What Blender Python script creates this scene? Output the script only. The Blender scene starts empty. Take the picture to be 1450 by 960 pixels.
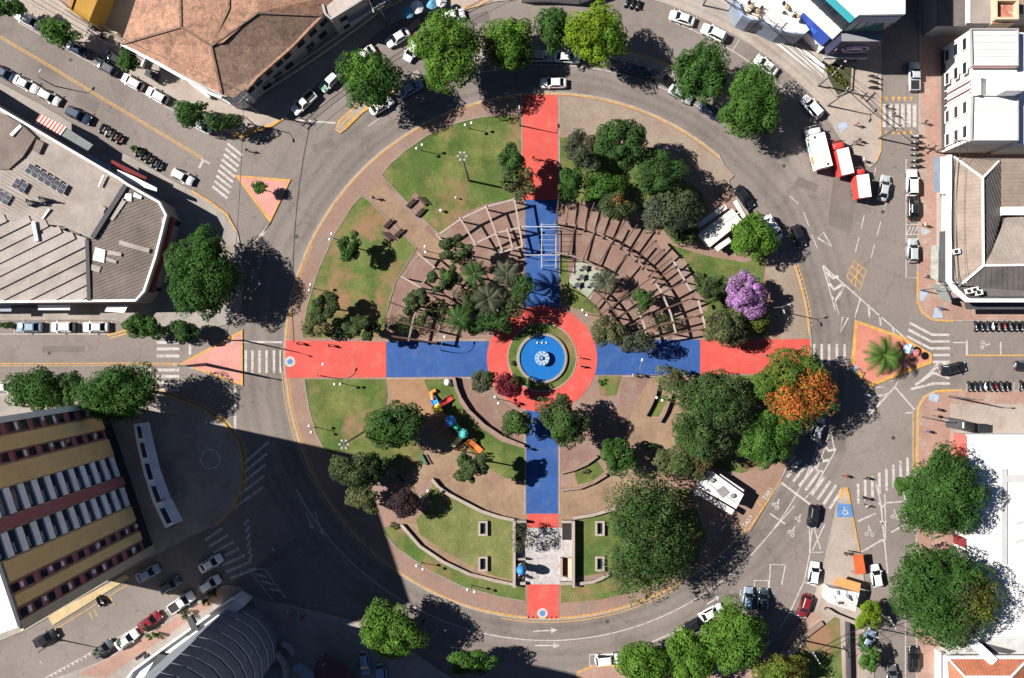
import bpy, math, random
import numpy as np
from mathutils import Vector, Matrix
from math import radians as R, sin, cos, pi, atan2, hypot, sqrt, tan
random.seed(7); rng = np.random.default_rng(11)
sc = bpy.context.scene
col = sc.collection
# ---------------------------------------------------------------- camera, sky, sun, exposure
S = 0.12          # metres per photo pixel on the ground
H = 140.0         # height of the drone
CX, CY = 725.0, 480.0
cam = bpy.data.cameras.new('drone_camera'); camo = bpy.data.objects.new('drone_camera', cam); col.objects.link(camo)
camo.location = (0, 0, H); camo.rotation_euler = (0, 0, 0)
cam.sensor_width = 36; cam.lens = 36*H/(1450*S); cam.clip_end = 9000; cam.clip_start = 1
sc.camera = camo
SUN_EL = R(41.0); SH = (0.978, -0.210)      # shadows run this way on the ground (x east, y north)
sun = bpy.data.lights.new('sun', 'SUN'); suno = bpy.data.objects.new('sun', sun); col.objects.link(suno)
sun.energy = 5.0; sun.angle = R(0.5); sun.color = (1.0, 0.95, 0.88)
sd = Vector((SH[0]*cos(SUN_EL), SH[1]*cos(SUN_EL), -sin(SUN_EL)))
suno.rotation_euler = sd.to_track_quat('-Z', 'Y').to_euler()
w = bpy.data.worlds.new('World'); sc.world = w; w.use_nodes = True
wn = w.node_tree.nodes; bg = wn['Background']
sky = wn.new('ShaderNodeTexSky'); sky.sky_type = 'NISHITA'; sky.sun_disc = False
sky.sun_elevation = SUN_EL; sky.sun_rotation = atan2(-SH[0], -SH[1]); sky.air_density = 0.4; sky.dust_density = 0.1; sky.ozone_density = 2.0
w.node_tree.links.new(sky.outputs[0], bg.inputs[0]); bg.inputs[1].default_value = 0.05
sc.view_settings.view_transform = 'Standard'; sc.view_settings.look = 'None'
sc.view_settings.exposure = 1.0; sc.view_settings.gamma = 1.0
sc.cycles.max_bounces = 5; sc.cycles.diffuse_bounces = 3; sc.cycles.transparent_max_bounces = 6
# ---------------------------------------------------------------- helpers
def W(px, py, h=0.0):
    k = S*(H-h)/H
    return ((px-CX)*k, (CY-py)*k)
def W3(px, py, h=0.0):
    x, y = W(px, py, h); return Vector((x, y, h))
def hd(deg): return -R(deg)         # photo angle (clockwise, y down) -> world rotation
def srgb(r, g, b):
    f = lambda c: c/12.92 if c <= .04045 else ((c+.055)/1.055)**2.4
    return (f(r/255), f(g/255), f(b/255))
MATS = {}
def mat(name, c, rough=.85, var=None, bump=None, metal=0.0, spec=.3, c2=None, obj=False, fine=None, thr=None, coat=0):
    """procedural material: base colour, patchiness var=(scale, amount), second colour c2 by noise thr=(scale, lo, hi), bump=(scale, dist)"""
    if name in MATS: return MATS[name]
    m = bpy.data.materials.new(name); m.use_nodes = True; MATS[name] = m
    N = m.node_tree.nodes; L = m.node_tree.links; b = N['Principled BSDF']
    b.inputs['Roughness'].default_value = rough; b.inputs['Metallic'].default_value = metal
    b.inputs['Specular IOR Level'].default_value = spec
    if coat: b.inputs['Coat Weight'].default_value = coat; b.inputs['Coat Roughness'].default_value = .08
    if obj:
        tc = N.new('ShaderNodeTexCoord'); pos = tc.outputs['Object']
    else:
        tc = N.new('ShaderNodeNewGeometry'); pos = tc.outputs['Position']
    def noise(scale, detail=4, rgh=.6, off=0):
        n = N.new('ShaderNodeTexNoise'); n.inputs['Scale'].default_value = scale; n.inputs['Detail'].default_value = detail
        n.inputs['Roughness'].default_value = rgh
        if off:
            mp = N.new('ShaderNodeMapping'); mp.inputs['Location'].default_value = (off, off*1.7, 0); L.new(pos, mp.inputs[0]); L.new(mp.outputs[0], n.inputs['Vector'])
        else: L.new(pos, n.inputs['Vector'])
        return n.outputs['Fac']
    cur = None
    rgb = N.new('ShaderNodeRGB'); rgb.outputs[0].default_value = (*c, 1); cur = rgb.outputs[0]
    if c2:
        f = noise(thr[0], 6, .62, 13)
        mr = N.new('ShaderNodeMapRange'); mr.inputs[1].default_value = thr[1]; mr.inputs[2].default_value = thr[2]; L.new(f, mr.inputs[0])
        mx = N.new('ShaderNodeMix'); mx.data_type = 'RGBA'; L.new(mr.outputs[0], mx.inputs[0]); L.new(cur, mx.inputs[6]); mx.inputs[7].default_value = (*c2, 1)
        cur = mx.outputs[2]
    for k, vv in enumerate([var, fine]):
        if vv:
            f = noise(vv[0], 5, .6, 5*k+2)
            mr = N.new('ShaderNodeMapRange'); mr.inputs[1].default_value = .3; mr.inputs[2].default_value = .7
            mr.inputs[3].default_value = 1-vv[1]; mr.inputs[4].default_value = 1+vv[1]; L.new(f, mr.inputs[0])
            mx = N.new('ShaderNodeMix'); mx.data_type = 'RGBA'; mx.blend_type = 'MULTIPLY'; mx.inputs[0].default_value = 1
            L.new(cur, mx.inputs[6]); L.new(mr.outputs[0], mx.inputs[7]); cur = mx.outputs[2]
    L.new(cur, b.inputs['Base Color'])
    if bump:
        f = noise(bump[0], 3)
        bp = N.new('ShaderNodeBump'); bp.inputs['Distance'].default_value = bump[1]; bp.inputs['Strength'].default_value = .8
        L.new(f, bp.inputs['Height']); L.new(bp.outputs[0], b.inputs['Normal'])
    m['_cur'] = 1
    return m
class MB:
    def __init__(s): s.v = []; s.f = []; s.m = []; s.sm = []
    def add(s, vs, fs, m=0, smooth=False):
        o = len(s.v); s.v += [tuple(p) for p in vs]
        for f in fs: s.f.append([i+o for i in f]); s.m.append(m); s.sm.append(smooth)
        return s
    def prism(s, pts, z0, z1, m=0, ms=None, bottom=True):
        """pts: world xy polygon, extruded z0..z1"""
        a = sum(pts[i][0]*pts[(i+1) % len(pts)][1]-pts[(i+1) % len(pts)][0]*pts[i][1] for i in range(len(pts)))
        if a < 0: pts = pts[::-1]
        n = len(pts); ms = m if ms is None else ms
        s.add([(x, y, z1) for x, y in pts], [list(range(n))], m)
        if z0 < z1:
            s.add([(x, y, z0) for x, y in pts]+[(x, y, z1) for x, y in pts], [[i, (i+1) % n, n+(i+1) % n, n+i] for i in range(n)], ms)
            if bottom: s.add([(x, y, z0) for x, y in pts], [list(range(n))[::-1]], ms)
        return s
    def box(s, c, d, rz=0, m=0):
        """box centred at c with full size d, turned rz about z"""
        cx, cy, cz = c; a, b_, h = d[0]/2, d[1]/2, d[2]/2; co, si = cos(rz), sin(rz)
        P = []
        for dz in (-h, h):
            for dx, dy in ((-a, -b_), (a, -b_), (a, b_), (-a, b_)):
                P.append((cx+dx*co-dy*si, cy+dx*si+dy*co, cz+dz))
        return s.add(P, [[3, 2, 1, 0], [4, 5, 6, 7], [0, 1, 5, 4], [1, 2, 6, 5], [2, 3, 7, 6], [3, 0, 4, 7]], m)
    def beam(s, p, q, wd, ht, m=0):
        """square bar from p to q (3d), wd wide, ht high"""
        p = Vector(p); q = Vector(q); d = (q-p); l = d.length; d.normalize()
        up = Vector((0, 0, 1)) if abs(d.z) < .95 else Vector((1, 0, 0))
        sx = d.cross(up).normalized(); u = sx.cross(d).normalized()
        P = []
        for b in (p, q):
            for i, j in ((-1, -1), (1, -1), (1, 1), (-1, 1)): P.append(b+sx*(i*wd/2)+u*(j*ht/2))
        return s.add(P, [[0, 1, 2, 3], [7, 6, 5, 4], [0, 4, 5, 1], [1, 5, 6, 2], [2, 6, 7, 3], [3, 7, 4, 0]], m)
    def tube(s, pts, rad, n=8, m=0, smooth=True, cap=True):
        pts = [Vector(p) for p in pts]
        if not isinstance(rad, (list, tuple)): rad = [rad]*len(pts)
        P = []; k = len(pts)
        for i, p in enumerate(pts):
            d = (pts[min(i+1, k-1)]-pts[max(i-1, 0)]).normalized()
            up = Vector((0, 0, 1)) if abs(d.z) < .9 else Vector((1, 0, 0))
            sx = d.cross(up).normalized(); u = sx.cross(d).normalized()
            for j in range(n):
                t = 2*pi*j/n; P.append(p+(sx*cos(t)+u*sin(t))*rad[i])
        F = [[i*n+j, i*n+(j+1) % n, (i+1)*n+(j+1) % n, (i+1)*n+j] for i in range(k-1) for j in range(n)]
        s.add(P, F, m, smooth)
        if cap: s.add(P[:n], [list(range(n))[::-1]], m); s.add(P[-n:], [list(range(n))], m)
        return s
    def lathe(s, c, prof, n=16, m=0, smooth=True):
        """prof: list of (r, z) about vertical axis through c"""
        P = []
        for r, z in prof:
            for j in range(n): t = 2*pi*j/n; P.append((c[0]+r*cos(t), c[1]+r*sin(t), c[2]+z))
        F = [[i*n+j, i*n+(j+1) % n, (i+1)*n+(j+1) % n, (i+1)*n+j] for i in range(len(prof)-1) for j in range(n)]
        s.add(P, F, m, smooth)
        if prof[0][0] > .001: s.add(P[:n], [list(range(n))[::-1]], m)
        if prof[-1][0] > .001: s.add(P[-n:], [list(range(n))], m)
        return s
    def ball(s, c, r, n=10, k=6, m=0, sq=1.0):
        return s.lathe(c, [(max(.0005, r*sin(pi*i/k)), -r*sq*cos(pi*i/k)) for i in range(k+1)], n, m)
    def strip(s, pts, wd, z0, z1, m=0, closed=False, side=0):
        """bar along a world xy polyline; side 0 centred, +1 left, -1 right"""
        n = len(pts); A = []; B = []
        for i in range(n):
            if closed: a = pts[i-1]; b = pts[(i+1) % n]
            else: a = pts[max(i-1, 0)]; b = pts[min(i+1, n-1)]
            dx, dy = b[0]-a[0], b[1]-a[1]; l = hypot(dx, dy) or 1; nx, ny = -dy/l, dx/l
            o1 = wd*(.5+side*.5); o2 = -wd*(.5-side*.5)
            A.append((pts[i][0]+nx*o1, pts[i][1]+ny*o1)); B.append((pts[i][0]+nx*o2, pts[i][1]+ny*o2))
        rngi = range(n if closed else n-1)
        V = [(x, y, z1) for x, y in A]+[(x, y, z1) for x, y in B]
        F = [[n+i, n+(i+1) % n, (i+1) % n, i] for i in rngi]
        if z0 < z1:
            V += [(x, y, z0) for x, y in A]+[(x, y, z0) for x, y in B]
            F += [[i, (i+1) % n, 2*n+(i+1) % n, 2*n+i] for i in rngi]
            F += [[n+(i+1) % n, n+i, 3*n+i, 3*n+(i+1) % n] for i in rngi]
            if not closed: F += [[0, 2*n, 3*n, n], [n-1, 2*n-1, 4*n-1, 3*n-1]]
        return s.add(V, F, m)
    def mesh(s, name, mats, off=(0, 0, 0)):
        me = bpy.data.meshes.new(name)
        v = [(p[0]-off[0], p[1]-off[1], p[2]-off[2]) for p in s.v] if any(off) else s.v
        me.from_pydata(v, [], s.f)
        if not isinstance(mats, (list, tuple)): mats = [mats]
        for mm in mats: me.materials.append(mm)
        me.polygons.foreach_set('material_index', s.m); me.polygons.foreach_set('use_smooth', s.sm); me.update()
        return me
    def build(s, name, mats, parent=None, off=None):
        """one mesh object; coordinates were world ones: kept relative to the parent's place"""
        if off is None:
            off = (0, 0, 0); p = parent
            while p is not None: off = tuple(off[i]+p.location[i] for i in range(3)); p = p.parent
        return link(name, s.mesh(name, mats, off), parent)
def link(name, me, parent=None):
    o = bpy.data.objects.new(name, me); col.objects.link(o)
    if parent is not None: o.parent = parent
    return o
def tag(o, label, cat, group=None, kind=None):
    o['label'] = label; o['category'] = cat
    if group: o['group'] = group
    if kind: o['kind'] = kind
    return o
def thing(name, label, cat, loc=(0, 0, 0), rz=0, group=None, parent=None):
    o = bpy.data.objects.new(name, None); col.objects.link(o); o.location = loc; o.rotation_euler = (0, 0, rz); o.empty_display_size = .3
    return tag(o, label, cat, group)
def node(name, parent, loc=(0, 0, 0)):
    o = bpy.data.objects.new(name, None); col.objects.link(o); o.parent = parent; o.location = loc; return o
def struct(o): o['kind'] = 'structure'; return o
KIDS = {}
def clone(root, loc, rz, label, group=None, mats=None, scale=None):
    """copy of a thing with copies of its parts; mats: {material index name in the source: replacement}"""
    def cp(o, parent):
        c = o.copy(); col.objects.link(c)
        if parent is not None: c.parent = parent
        if mats and o.type == 'MESH':
            for i, sl in enumerate(c.material_slots):
                k = sl.material.name if sl.material else ''
                if k in mats: sl.link = 'OBJECT'; sl.material = mats[k]
        for ch in o.children: cp(ch, c)
        return c
    r = cp(root, None); r.location = loc; r.rotation_euler = (0, 0, rz)
    if scale: r.scale = scale
    r['label'] = label
    if group: r['group'] = group
    elif 'group' in r.keys(): del r['group']
    return r
def drop(root):
    for ch in list(root.children): drop(ch)
    bpy.data.objects.remove(root)
def PW(pts, h=0): return [W(p[0], p[1], h) for p in pts]
def arc(cx, cy, r, a0, a1, n=24):
    """photo-pixel arc, angles clockwise from east"""
    return [(cx+r*cos(R(a0+(a1-a0)*i/n)), cy+r*sin(R(a0+(a1-a0)*i/n))) for i in range(n+1)]
# ---------------------------------------------------------------- shared colours
yellow_paint = mat('yellow_paint', (.46, .25, .06), .8, var=(1.5, .22), fine=(9, .2), c2=(.30, .22, .13), thr=(1.6, .52, .72))
white_paint = mat('white_road_paint', (.40, .375, .36), .8, var=(1.2, .18), fine=(10, .15), c2=(.19, .165, .15), thr=(1.7, .50, .72))
concrete = mat('concrete', (.235, .205, .18), .9, var=(.6, .18), fine=(6, .12), bump=(8, .02))
kerb_m = mat('kerb_concrete', (.27, .24, .215), .9, var=(1.0, .2), fine=(7, .12))
white_wall = mat('white_wall', (.74, .73, .71), .75, var=(.4, .06), fine=(3, .04))
grey_wall = mat('grey_wall', (.33, .32, .31), .85, var=(.5, .1))
dark_metal = mat('dark_metal', (.03, .03, .033), .5, var=(2, .2), metal=.3, obj=True)
pole_metal = mat('pole_metal', (.13, .13, .13), .55, var=(2, .15), metal=.4, obj=True)
glass = mat('window_glass', (.015, .02, .028), .08, spec=.6, var=(.5, .2))
black_rubber = mat('black_rubber', (.012, .012, .012), .8, var=(5, .2), obj=True)
globe_m = mat('white_globe', (.72, .70, .64), .35, obj=True, var=(3, .03))
blue_paint = mat('blue_paint', (.020, .068, .225), .75, var=(.25, .14), fine=(4, .10), c2=(.055, .095, .21), thr=(.5, .50, .80))
red_paint = mat('red_paint', (.46, .066, .052), .75, var=(.22, .12), fine=(4, .09), c2=(.40, .12, .095), thr=(.45, .50, .82))
bark_m = mat('bark', (.10, .07, .05), .95, var=(2, .3), bump=(5, .03), obj=True)
# ---------------------------------------------------------------- ground, roads, pavements
asphalt = mat('asphalt', (.178, .152, .138), .92, var=(.045, .15), fine=(2.2, .10), bump=(14, .012), c2=(.132, .112, .102), thr=(.10, .50, .72))
def wear(m, pcx, pcy):
    """dark wheel tracks round the ring, cracks and oil stains multiplied into the asphalt colour"""
    N = m.node_tree.nodes; L = m.node_tree.links; bs = N['Principled BSDF']; src = bs.inputs['Base Color'].links[0].from_socket
    geo = N.new('ShaderNodeNewGeometry'); sub = N.new('ShaderNodeVectorMath'); sub.operation = 'SUBTRACT'; sub.inputs[1].default_value = (pcx, pcy, 0); L.new(geo.outputs['Position'], sub.inputs[0])
    ln = N.new('ShaderNodeVectorMath'); ln.operation = 'LENGTH'; L.new(sub.outputs[0], ln.inputs[0])
    n0 = N.new('ShaderNodeTexNoise'); n0.inputs['Scale'].default_value = .06; L.new(geo.outputs['Position'], n0.inputs['Vector'])
    ad = N.new('ShaderNodeMath'); ad.operation = 'MULTIPLY_ADD'; ad.inputs[1].default_value = 2.2; L.new(n0.outputs['Fac'], ad.inputs[0]); L.new(ln.outputs['Value'], ad.inputs[2])
    mr = N.new('ShaderNodeMapRange'); mr.inputs[1].default_value = 45.5; mr.inputs[2].default_value = 55.5; L.new(ad.outputs[0], mr.inputs[0])
    cr = N.new('ShaderNodeValToRGB'); e = cr.color_ramp.elements; e[0].position = 0; e[0].color = (1, 1, 1, 1); e[1].position = 1; e[1].color = (1, 1, 1, 1)
    for p, v in ((.10, .96), (.18, .80), (.26, .97), (.34, .84), (.42, 1.05), (.52, .97), (.60, .82), (.70, .98), (.78, .86), (.90, 1.02)):
        q = e.new(p); q.color = (v, v, v, 1)
    L.new(mr.outputs[0], cr.inputs[0])
    vo = N.new('ShaderNodeTexVoronoi'); vo.feature = 'DISTANCE_TO_EDGE'; vo.inputs['Scale'].default_value = .16
    n1 = N.new('ShaderNodeTexNoise'); n1.inputs['Scale'].default_value = .5; n1.inputs['Detail'].default_value = 5; L.new(geo.outputs['Position'], n1.inputs['Vector'])
    mx0 = N.new('ShaderNodeMix'); mx0.data_type = 'VECTOR'; mx0.inputs[0].default_value = .12; L.new(geo.outputs['Position'], mx0.inputs[4]); L.new(n1.outputs['Color'], mx0.inputs[5])
    sc_ = N.new('ShaderNodeVectorMath'); sc_.operation = 'MULTIPLY_ADD'; sc_.inputs[1].default_value = (3.2, 3.2, 0); L.new(n1.outputs['Color'], sc_.inputs[0]); L.new(geo.outputs['Position'], sc_.inputs[2]); L.new(sc_.outputs[0], vo.inputs['Vector'])
    m2 = N.new('ShaderNodeMapRange'); m2.inputs[1].default_value = .004; m2.inputs[2].default_value = .016; m2.inputs[3].default_value = .84; m2.inputs[4].default_value = 1; L.new(vo.outputs['Distance'], m2.inputs[0])
    n2 = N.new('ShaderNodeTexNoise'); n2.inputs['Scale'].default_value = .9; n2.inputs['Detail'].default_value = 3; L.new(geo.outputs['Position'], n2.inputs['Vector'])
    m3 = N.new('ShaderNodeMapRange'); m3.inputs[1].default_value = .66; m3.inputs[2].default_value = .76; m3.inputs[3].default_value = 1; m3.inputs[4].default_value = .70; L.new(n2.outputs['Fac'], m3.inputs[0])
    for o in (cr.outputs[0], m2.outputs[0], m3.outputs[0]):
        mx = N.new('ShaderNodeMix'); mx.data_type = 'RGBA'; mx.blend_type = 'MULTIPLY'; mx.inputs[0].default_value = 1; L.new(src, mx.inputs[6]); L.new(o, mx.inputs[7]); src = mx.outputs[2]
    L.new(src, bs.inputs['Base Color'])
wear(asphalt, *W(775.5, 504))
patch_m = mat('asphalt_patch', (.135, .116, .106), .92, var=(.3, .15), fine=(4, .12))
pave_pink = mat('plaza_paving', (0.224, 0.140, 0.111), .9, var=(.12, .16), fine=(2.5, .12), bump=(9, .012), c2=(0.199, 0.152, 0.125), thr=(.22, .48, .68))
pave_beige = mat('beige_paving', (0.225, 0.178, 0.140), .9, var=(.15, .14), fine=(2.5, .12), bump=(9, .012), c2=(0.196, 0.136, 0.106), thr=(.25, .5, .75))
pave_sand = mat('sandy_path', (0.233, 0.157, 0.104), .95, var=(.18, .16), fine=(2.0, .12), bump=(7, .02), c2=(0.183, 0.119, 0.081), thr=(.3, .48, .7))
pave_orange = mat('sand_play_ground', (0.264, 0.156, 0.088), .95, var=(.2, .12), fine=(2.5, .1), c2=(0.200, 0.112, 0.064), thr=(.4, .5, .75))
pave_brick = mat('brick_red_paving', (0.191, 0.117, 0.093), .9, var=(.2, .16), fine=(3, .16), bump=(10, .012), c2=(0.212, 0.162, 0.131), thr=(.35, .5, .7))
pave_pale = mat('pale_pavement', (0.306, 0.259, 0.225), .9, var=(.2, .13), fine=(3, .12), c2=(0.255, 0.196, 0.162), thr=(.3, .52, .75))
pave_grey = mat('grey_pavement', (.26, .235, .215), .9, var=(.2, .15), fine=(3, .12), c2=(.21, .17, .14), thr=(.3, .5, .75))
pave_red = mat('reddish_pavement', (.285, .175, .14), .9, var=(.2, .14), fine=(3, .14), c2=(.30, .24, .20), thr=(.25, .5, .68))
island_red = mat('island_red_paving', (.42, .165, .12), .9, var=(.3, .15), fine=(4, .12), c2=(.32, .20, .15), thr=(.5, .55, .8))
island_pink = mat('island_pink_paving', (.46, .215, .185), .9, var=(.3, .14), fine=(4, .12), c2=(.36, .22, .17), thr=(.5, .52, .8))
ground_m = mat('city_ground', (.16, .13, .11), .95, var=(.02, .3), fine=(.5, .2))
def lawn_mat(name, g1, g2, soil, lo, hi):
    m = mat(name, g1, .95, var=(.35, .22), fine=(3.5, .22), bump=(5, .05), c2=g2, thr=(.16, .42, .66), spec=.1)
    N = m.node_tree.nodes; L = m.node_tree.links; b = N['Principled BSDF']
    src = b.inputs['Base Color'].links[0].from_socket
    geo = N.new('ShaderNodeNewGeometry'); n = N.new('ShaderNodeTexNoise'); n.inputs['Scale'].default_value = .13; n.inputs['Detail'].default_value = 7; n.inputs['Roughness'].default_value = .68
    mp = N.new('ShaderNodeMapping'); mp.inputs['Location'].default_value = (41, 17, 5); L.new(geo.outputs['Position'], mp.inputs[0]); L.new(mp.outputs[0], n.inputs['Vector'])
    mr = N.new('ShaderNodeMapRange'); mr.inputs[1].default_value = lo; mr.inputs[2].default_value = hi; L.new(n.outputs['Fac'], mr.inputs[0])
    mx = N.new('ShaderNodeMix'); mx.data_type = 'RGBA'; L.new(mr.outputs[0], mx.inputs[0]); L.new(src, mx.inputs[6]); mx.inputs[7].default_value = (*soil, 1)
    L.new(mx.outputs[2], b.inputs['Base Color']); return m
lawn_m = lawn_mat('lawn_grass', (.064, .100, .026), (.140, .142, .048), (.215, .130, .08), .54, .68)
lawn_fresh = lawn_mat('fresh_lawn_grass', (.112, .130, .042), (.165, .160, .066), (.21, .17, .075), .62, .8)
lawn_red = lawn_mat('worn_lawn_grass', (.074, .116, .030), (.15, .135, .055), (.235, .13, .08), .50, .64)
g = MB().prism([(-4000, -4000), (4000, -4000), (4000, 4000), (-4000, 4000)], 0, -.03).build('ground', ground_m); struct(g)
road = MB().prism(PW([(-420, -360), (1870, -360), (1870, 1320), (-420, 1320)]), 0, 0).build('road', asphalt); struct(road)
NZ = [0]
def sheet(name, pts, m, z, parent=None, z0=None):
    NZ[0] += 1; z += .0006*(NZ[0] % 7)      # never two sheets on one plane
    o = MB().prism(PW(pts), z if z0 is None else z0, z, bottom=False).build(name, m, parent)
    if parent is None: struct(o)
    return o
KZ = .14
def pavement(name, pts, m, kerb=None, kmat=None, closed=True, z=KZ, kw=.22):
    """raised pavement with a kerb strip along some of its outline"""
    o = sheet(name, pts, m, z, z0=0)
    for k in (kerb or []):
        MB().strip(PW(k), kw, 0, z+.006).build('kerb', kmat or kerb_m, o)
    return o
def line(pts, wd, m=None, z=.006, name='lane_line', parent=None, closed=False):
    NZ[0] += 1; z += .0005*(NZ[0] % 7)
    return MB().strip(PW(pts), wd, z, z, closed=closed).build(name, m or white_paint, parent or road)
# --- asphalt patches and worn tracks
for k, q in enumerate([[(1180, 250), (1215, 262), (1205, 330), (1172, 318)], [(110, 130), (142, 146), (136, 160), (104, 144)], [(1100, 205), (1122, 215), (1116, 232), (1095, 222)],
          [(1000, 850), (1030, 835), (1036, 846), (1006, 862)], [(640, 30), (690, 15), (695, 27), (645, 45)], [(60, 490), (120, 490), (120, 499), (60, 499)],
          [(1130, 250), (1160, 262), (1154, 272), (1124, 262)], [(1160, 610), (1195, 600), (1198, 640), (1166, 650)], [(440, 205), (470, 196), (476, 206), (446, 216)], [(300, 845), (420, 760), (428, 770), (306, 856)]]):
    sheet('road_patch', q, patch_m, .003, road)
# --- the plaza disc
PC = (775.5, 504.0); PR = 373.0
pts = []
for i in range(240):
    a = 360*i/240; x = PC[0]+PR*cos(R(a)); y = PC[1]+PR*sin(R(a))
    if -48.2 < (a if a < 180 else a-360) < -21.5: continue
    pts.append((x, y, a if a < 180 else a-360))
pts.sort(key=lambda p: p[2])
bay = [(1024, 232), (1027, 244), (1033, 264), (1046, 285), (1066, 312), (1086, 340), (1104, 362)]
ci = [i for i, p in enumerate(pts) if p[2] > -30][0]
ring = [p[:2] for p in pts[:ci]]+bay+[p[:2] for p in pts[ci:]]
plaza = sheet('plaza', ring, pave_pink, KZ, z0=0)
MB().strip(PW(ring), .25, 0, KZ+.005, closed=True).build('kerb', kerb_m, plaza)
def sect(r0, r1, a0, a1, n=40, c=PC): return arc(*c, r1, a0, a1, n)+arc(*c, r0, a1, a0, n)
sheet('paved_ring', sect(318, 368, -87, -44, 40), pave_beige, KZ+.004, plaza)
sheet('paved_ring', sect(330, 368, -24, -4, 20), pave_beige, KZ+.004, plaza)
# yellow kerb lines round the disc
def yarc(r, a0, a1, wd=.20, z=KZ+.012, n=80, par=None): return line(arc(*PC, r, a0, a1, n), wd, yellow_paint, z, 'yellow_kerb_line', par or plaza)
yarc(371, 40, 311); yarc(367.6, 130, 205, .10); yarc(371, -20, -4.5); yarc(370, 6, 22)
line(arc(*PC, 377, 60, 100, 30), .14, yellow_paint, .006, 'yellow_kerb_line'); line(arc(*PC, 377, 128, 182, 40), .12, yellow_paint, .006, 'yellow_kerb_line')
line(arc(*PC, 377, -21, -8, 16), .12, yellow_paint, .006, 'yellow_kerb_line')
for a in range(-20, -6): MB().strip(PW([arc(*PC, 371, a, a, 1)[0], arc(*PC, 377, a+.5, a+.5, 1)[0]]), .12, .16, .16).build('kerb_tick', yellow_paint, plaza)
for a in range(62, 106, 1):
    MB().strip(PW([arc(*PC, 368.5, a, a, 1)[0], arc(*PC, 373, a+.45, a+.45, 1)[0]]), .16, .163, .163).build('kerb_tick', yellow_paint, plaza)
# --- surfaces inside the plaza (all 4 mm or more apart)
Z1, Z2, Z3 = KZ+.008, KZ+.012, KZ+.020
sheet('sandy_path', [(520, 270), (543, 258), (560, 283), (592, 315), (624, 345), (640, 375), (618, 372), (590, 348), (545, 300)], pave_sand, Z1, plaza)
sheet('brick_floor', arc(767, 506, 247, -171, -96, 30)+arc(767, 506, 92, -96, -171, 20), pave_brick, Z1-.002, plaza)
sheet('brick_floor', arc(767, 506, 232, -84, -8, 30)+arc(767, 506, 95, -8, -84, 20), pave_brick, Z1-.002, plaza)
sheet('sandy_path', [(600, 640), (612, 634), (640, 628), (660, 640), (700, 672), (745, 684), (745, 738), (728, 733), (681, 722), (635, 696), (612, 676), (560, 712), (540, 728), (556, 700), (548, 676), (575, 672)], pave_sand, Z1, plaza)
sheet('sandy_path', [(790, 690), (850, 676), (905, 650), (930, 660), (960, 690), (925, 715), (860, 722), (811, 733), (790, 735)], pave_sand, Z1, plaza)
sheet('sandy_path', [(905, 560), (925, 530), (992, 530), (985, 600), (950, 640), (900, 632), (880, 620)], pave_sand, Z1, plaza)
sheet('sand_play_ground', [(549, 535), (615, 535), (612, 560), (640, 600), (680, 640), (640, 640), (600, 600), (560, 575)], pave_orange, Z1+.002, plaza)
sheet('brick_floor', [(643, 534), (690, 534), (700, 560), (730, 580), (745, 590), (745, 632), (712, 622), (680, 598), (655, 565)], pave_brick, Z1, plaza)
sheet('brick_floor', [(790, 585), (850, 575), (860, 600), (875, 625), (850, 650), (792, 668)], pave_brick, Z1, plaza)
sheet('brick_floor', [(880, 532), (922, 532), (912, 570), (920, 610), (890, 625), (872, 600)], pave_brick, Z1, plaza)
sheet('brick_floor', arc(767, 506, 262, 118, 92, 12)+arc(767, 506, 240, 92, 118, 12), pave_brick, Z1-.002, plaza)
def lawn(pts, m=None): return sheet('lawn', pts, m or lawn_m, Z2+.03, plaza, z0=KZ)
lawn([(540, 249), (552, 233), (575, 213), (605, 192), (640, 176), (680, 166), (735, 161), (738, 170), (738, 283), (715, 284), (690, 288), (660, 300), (622, 332), (598, 310), (570, 280), (548, 262)])
lawn([(513, 277), (530, 290), (560, 322), (590, 351), (575, 375), (560, 400), (548, 440), (543, 478), (432, 478), (428, 470), (436, 430), (452, 380), (475, 330), (500, 290)], lawn_red)
lawn([(431, 537), (546, 537), (549, 560), (545, 580), (570, 600), (600, 632), (600, 655), (574, 673), (546, 657), (520, 650), (492, 640), (462, 640), (448, 615), (438, 580)])
lawn([(600, 537), (641, 537), (650, 570), (675, 602), (710, 625), (743, 635), (743, 682), (715, 676), (690, 662), (660, 632), (640, 612), (618, 580)])
lawn([(616, 680), (635, 699), (681, 725), (728, 737), (728, 821), (699, 815), (664, 799), (628, 779), (595, 757), (589, 735), (611, 715), (604, 702)], lawn_fresh)
lawn([(545, 746), (569, 744), (593, 773), (628, 797), (664, 812), (728, 826), (743, 829), (743, 851), (705, 844), (655, 830), (606, 806), (562, 775), (544, 755)], lawn_red)
lawn([(811, 736), (860, 725), (920, 700), (975, 690), (1000, 760), (985, 800), (930, 812), (868, 808), (811, 818)], lawn_m)
lawn([(794, 829), (868, 814), (900, 822), (940, 815), (960, 812), (900, 838), (840, 850), (794, 853)], lawn_red)
lawn([(793, 195), (850, 190), (930, 230), (990, 270), (1005, 300), (975, 345), (955, 345), (920, 305), (880, 287), (800, 285), (793, 280)], lawn_m)
lawn([(945, 345), (960, 350), (1000, 362), (1055, 372), (1085, 360), (1080, 400), (1040, 440), (1005, 470), (1000, 430), (985, 395), (968, 368)], lawn_m)
lawn([(793, 355), (802, 362), (806, 400), (850, 437), (846, 446), (812, 436), (793, 425)])
lawn([(995, 532), (1060, 532), (1100, 525), (1138, 532), (1130, 590), (1100, 650), (1050, 670), (1000, 660), (968, 640), (975, 600)], lawn_red)
lawn([(846, 532), (880, 532), (872, 560), (850, 560)], lawn_red)
lawn([(995, 440), (1060, 440), (1090, 455), (1085, 478), (995, 478)], lawn_red)
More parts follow.
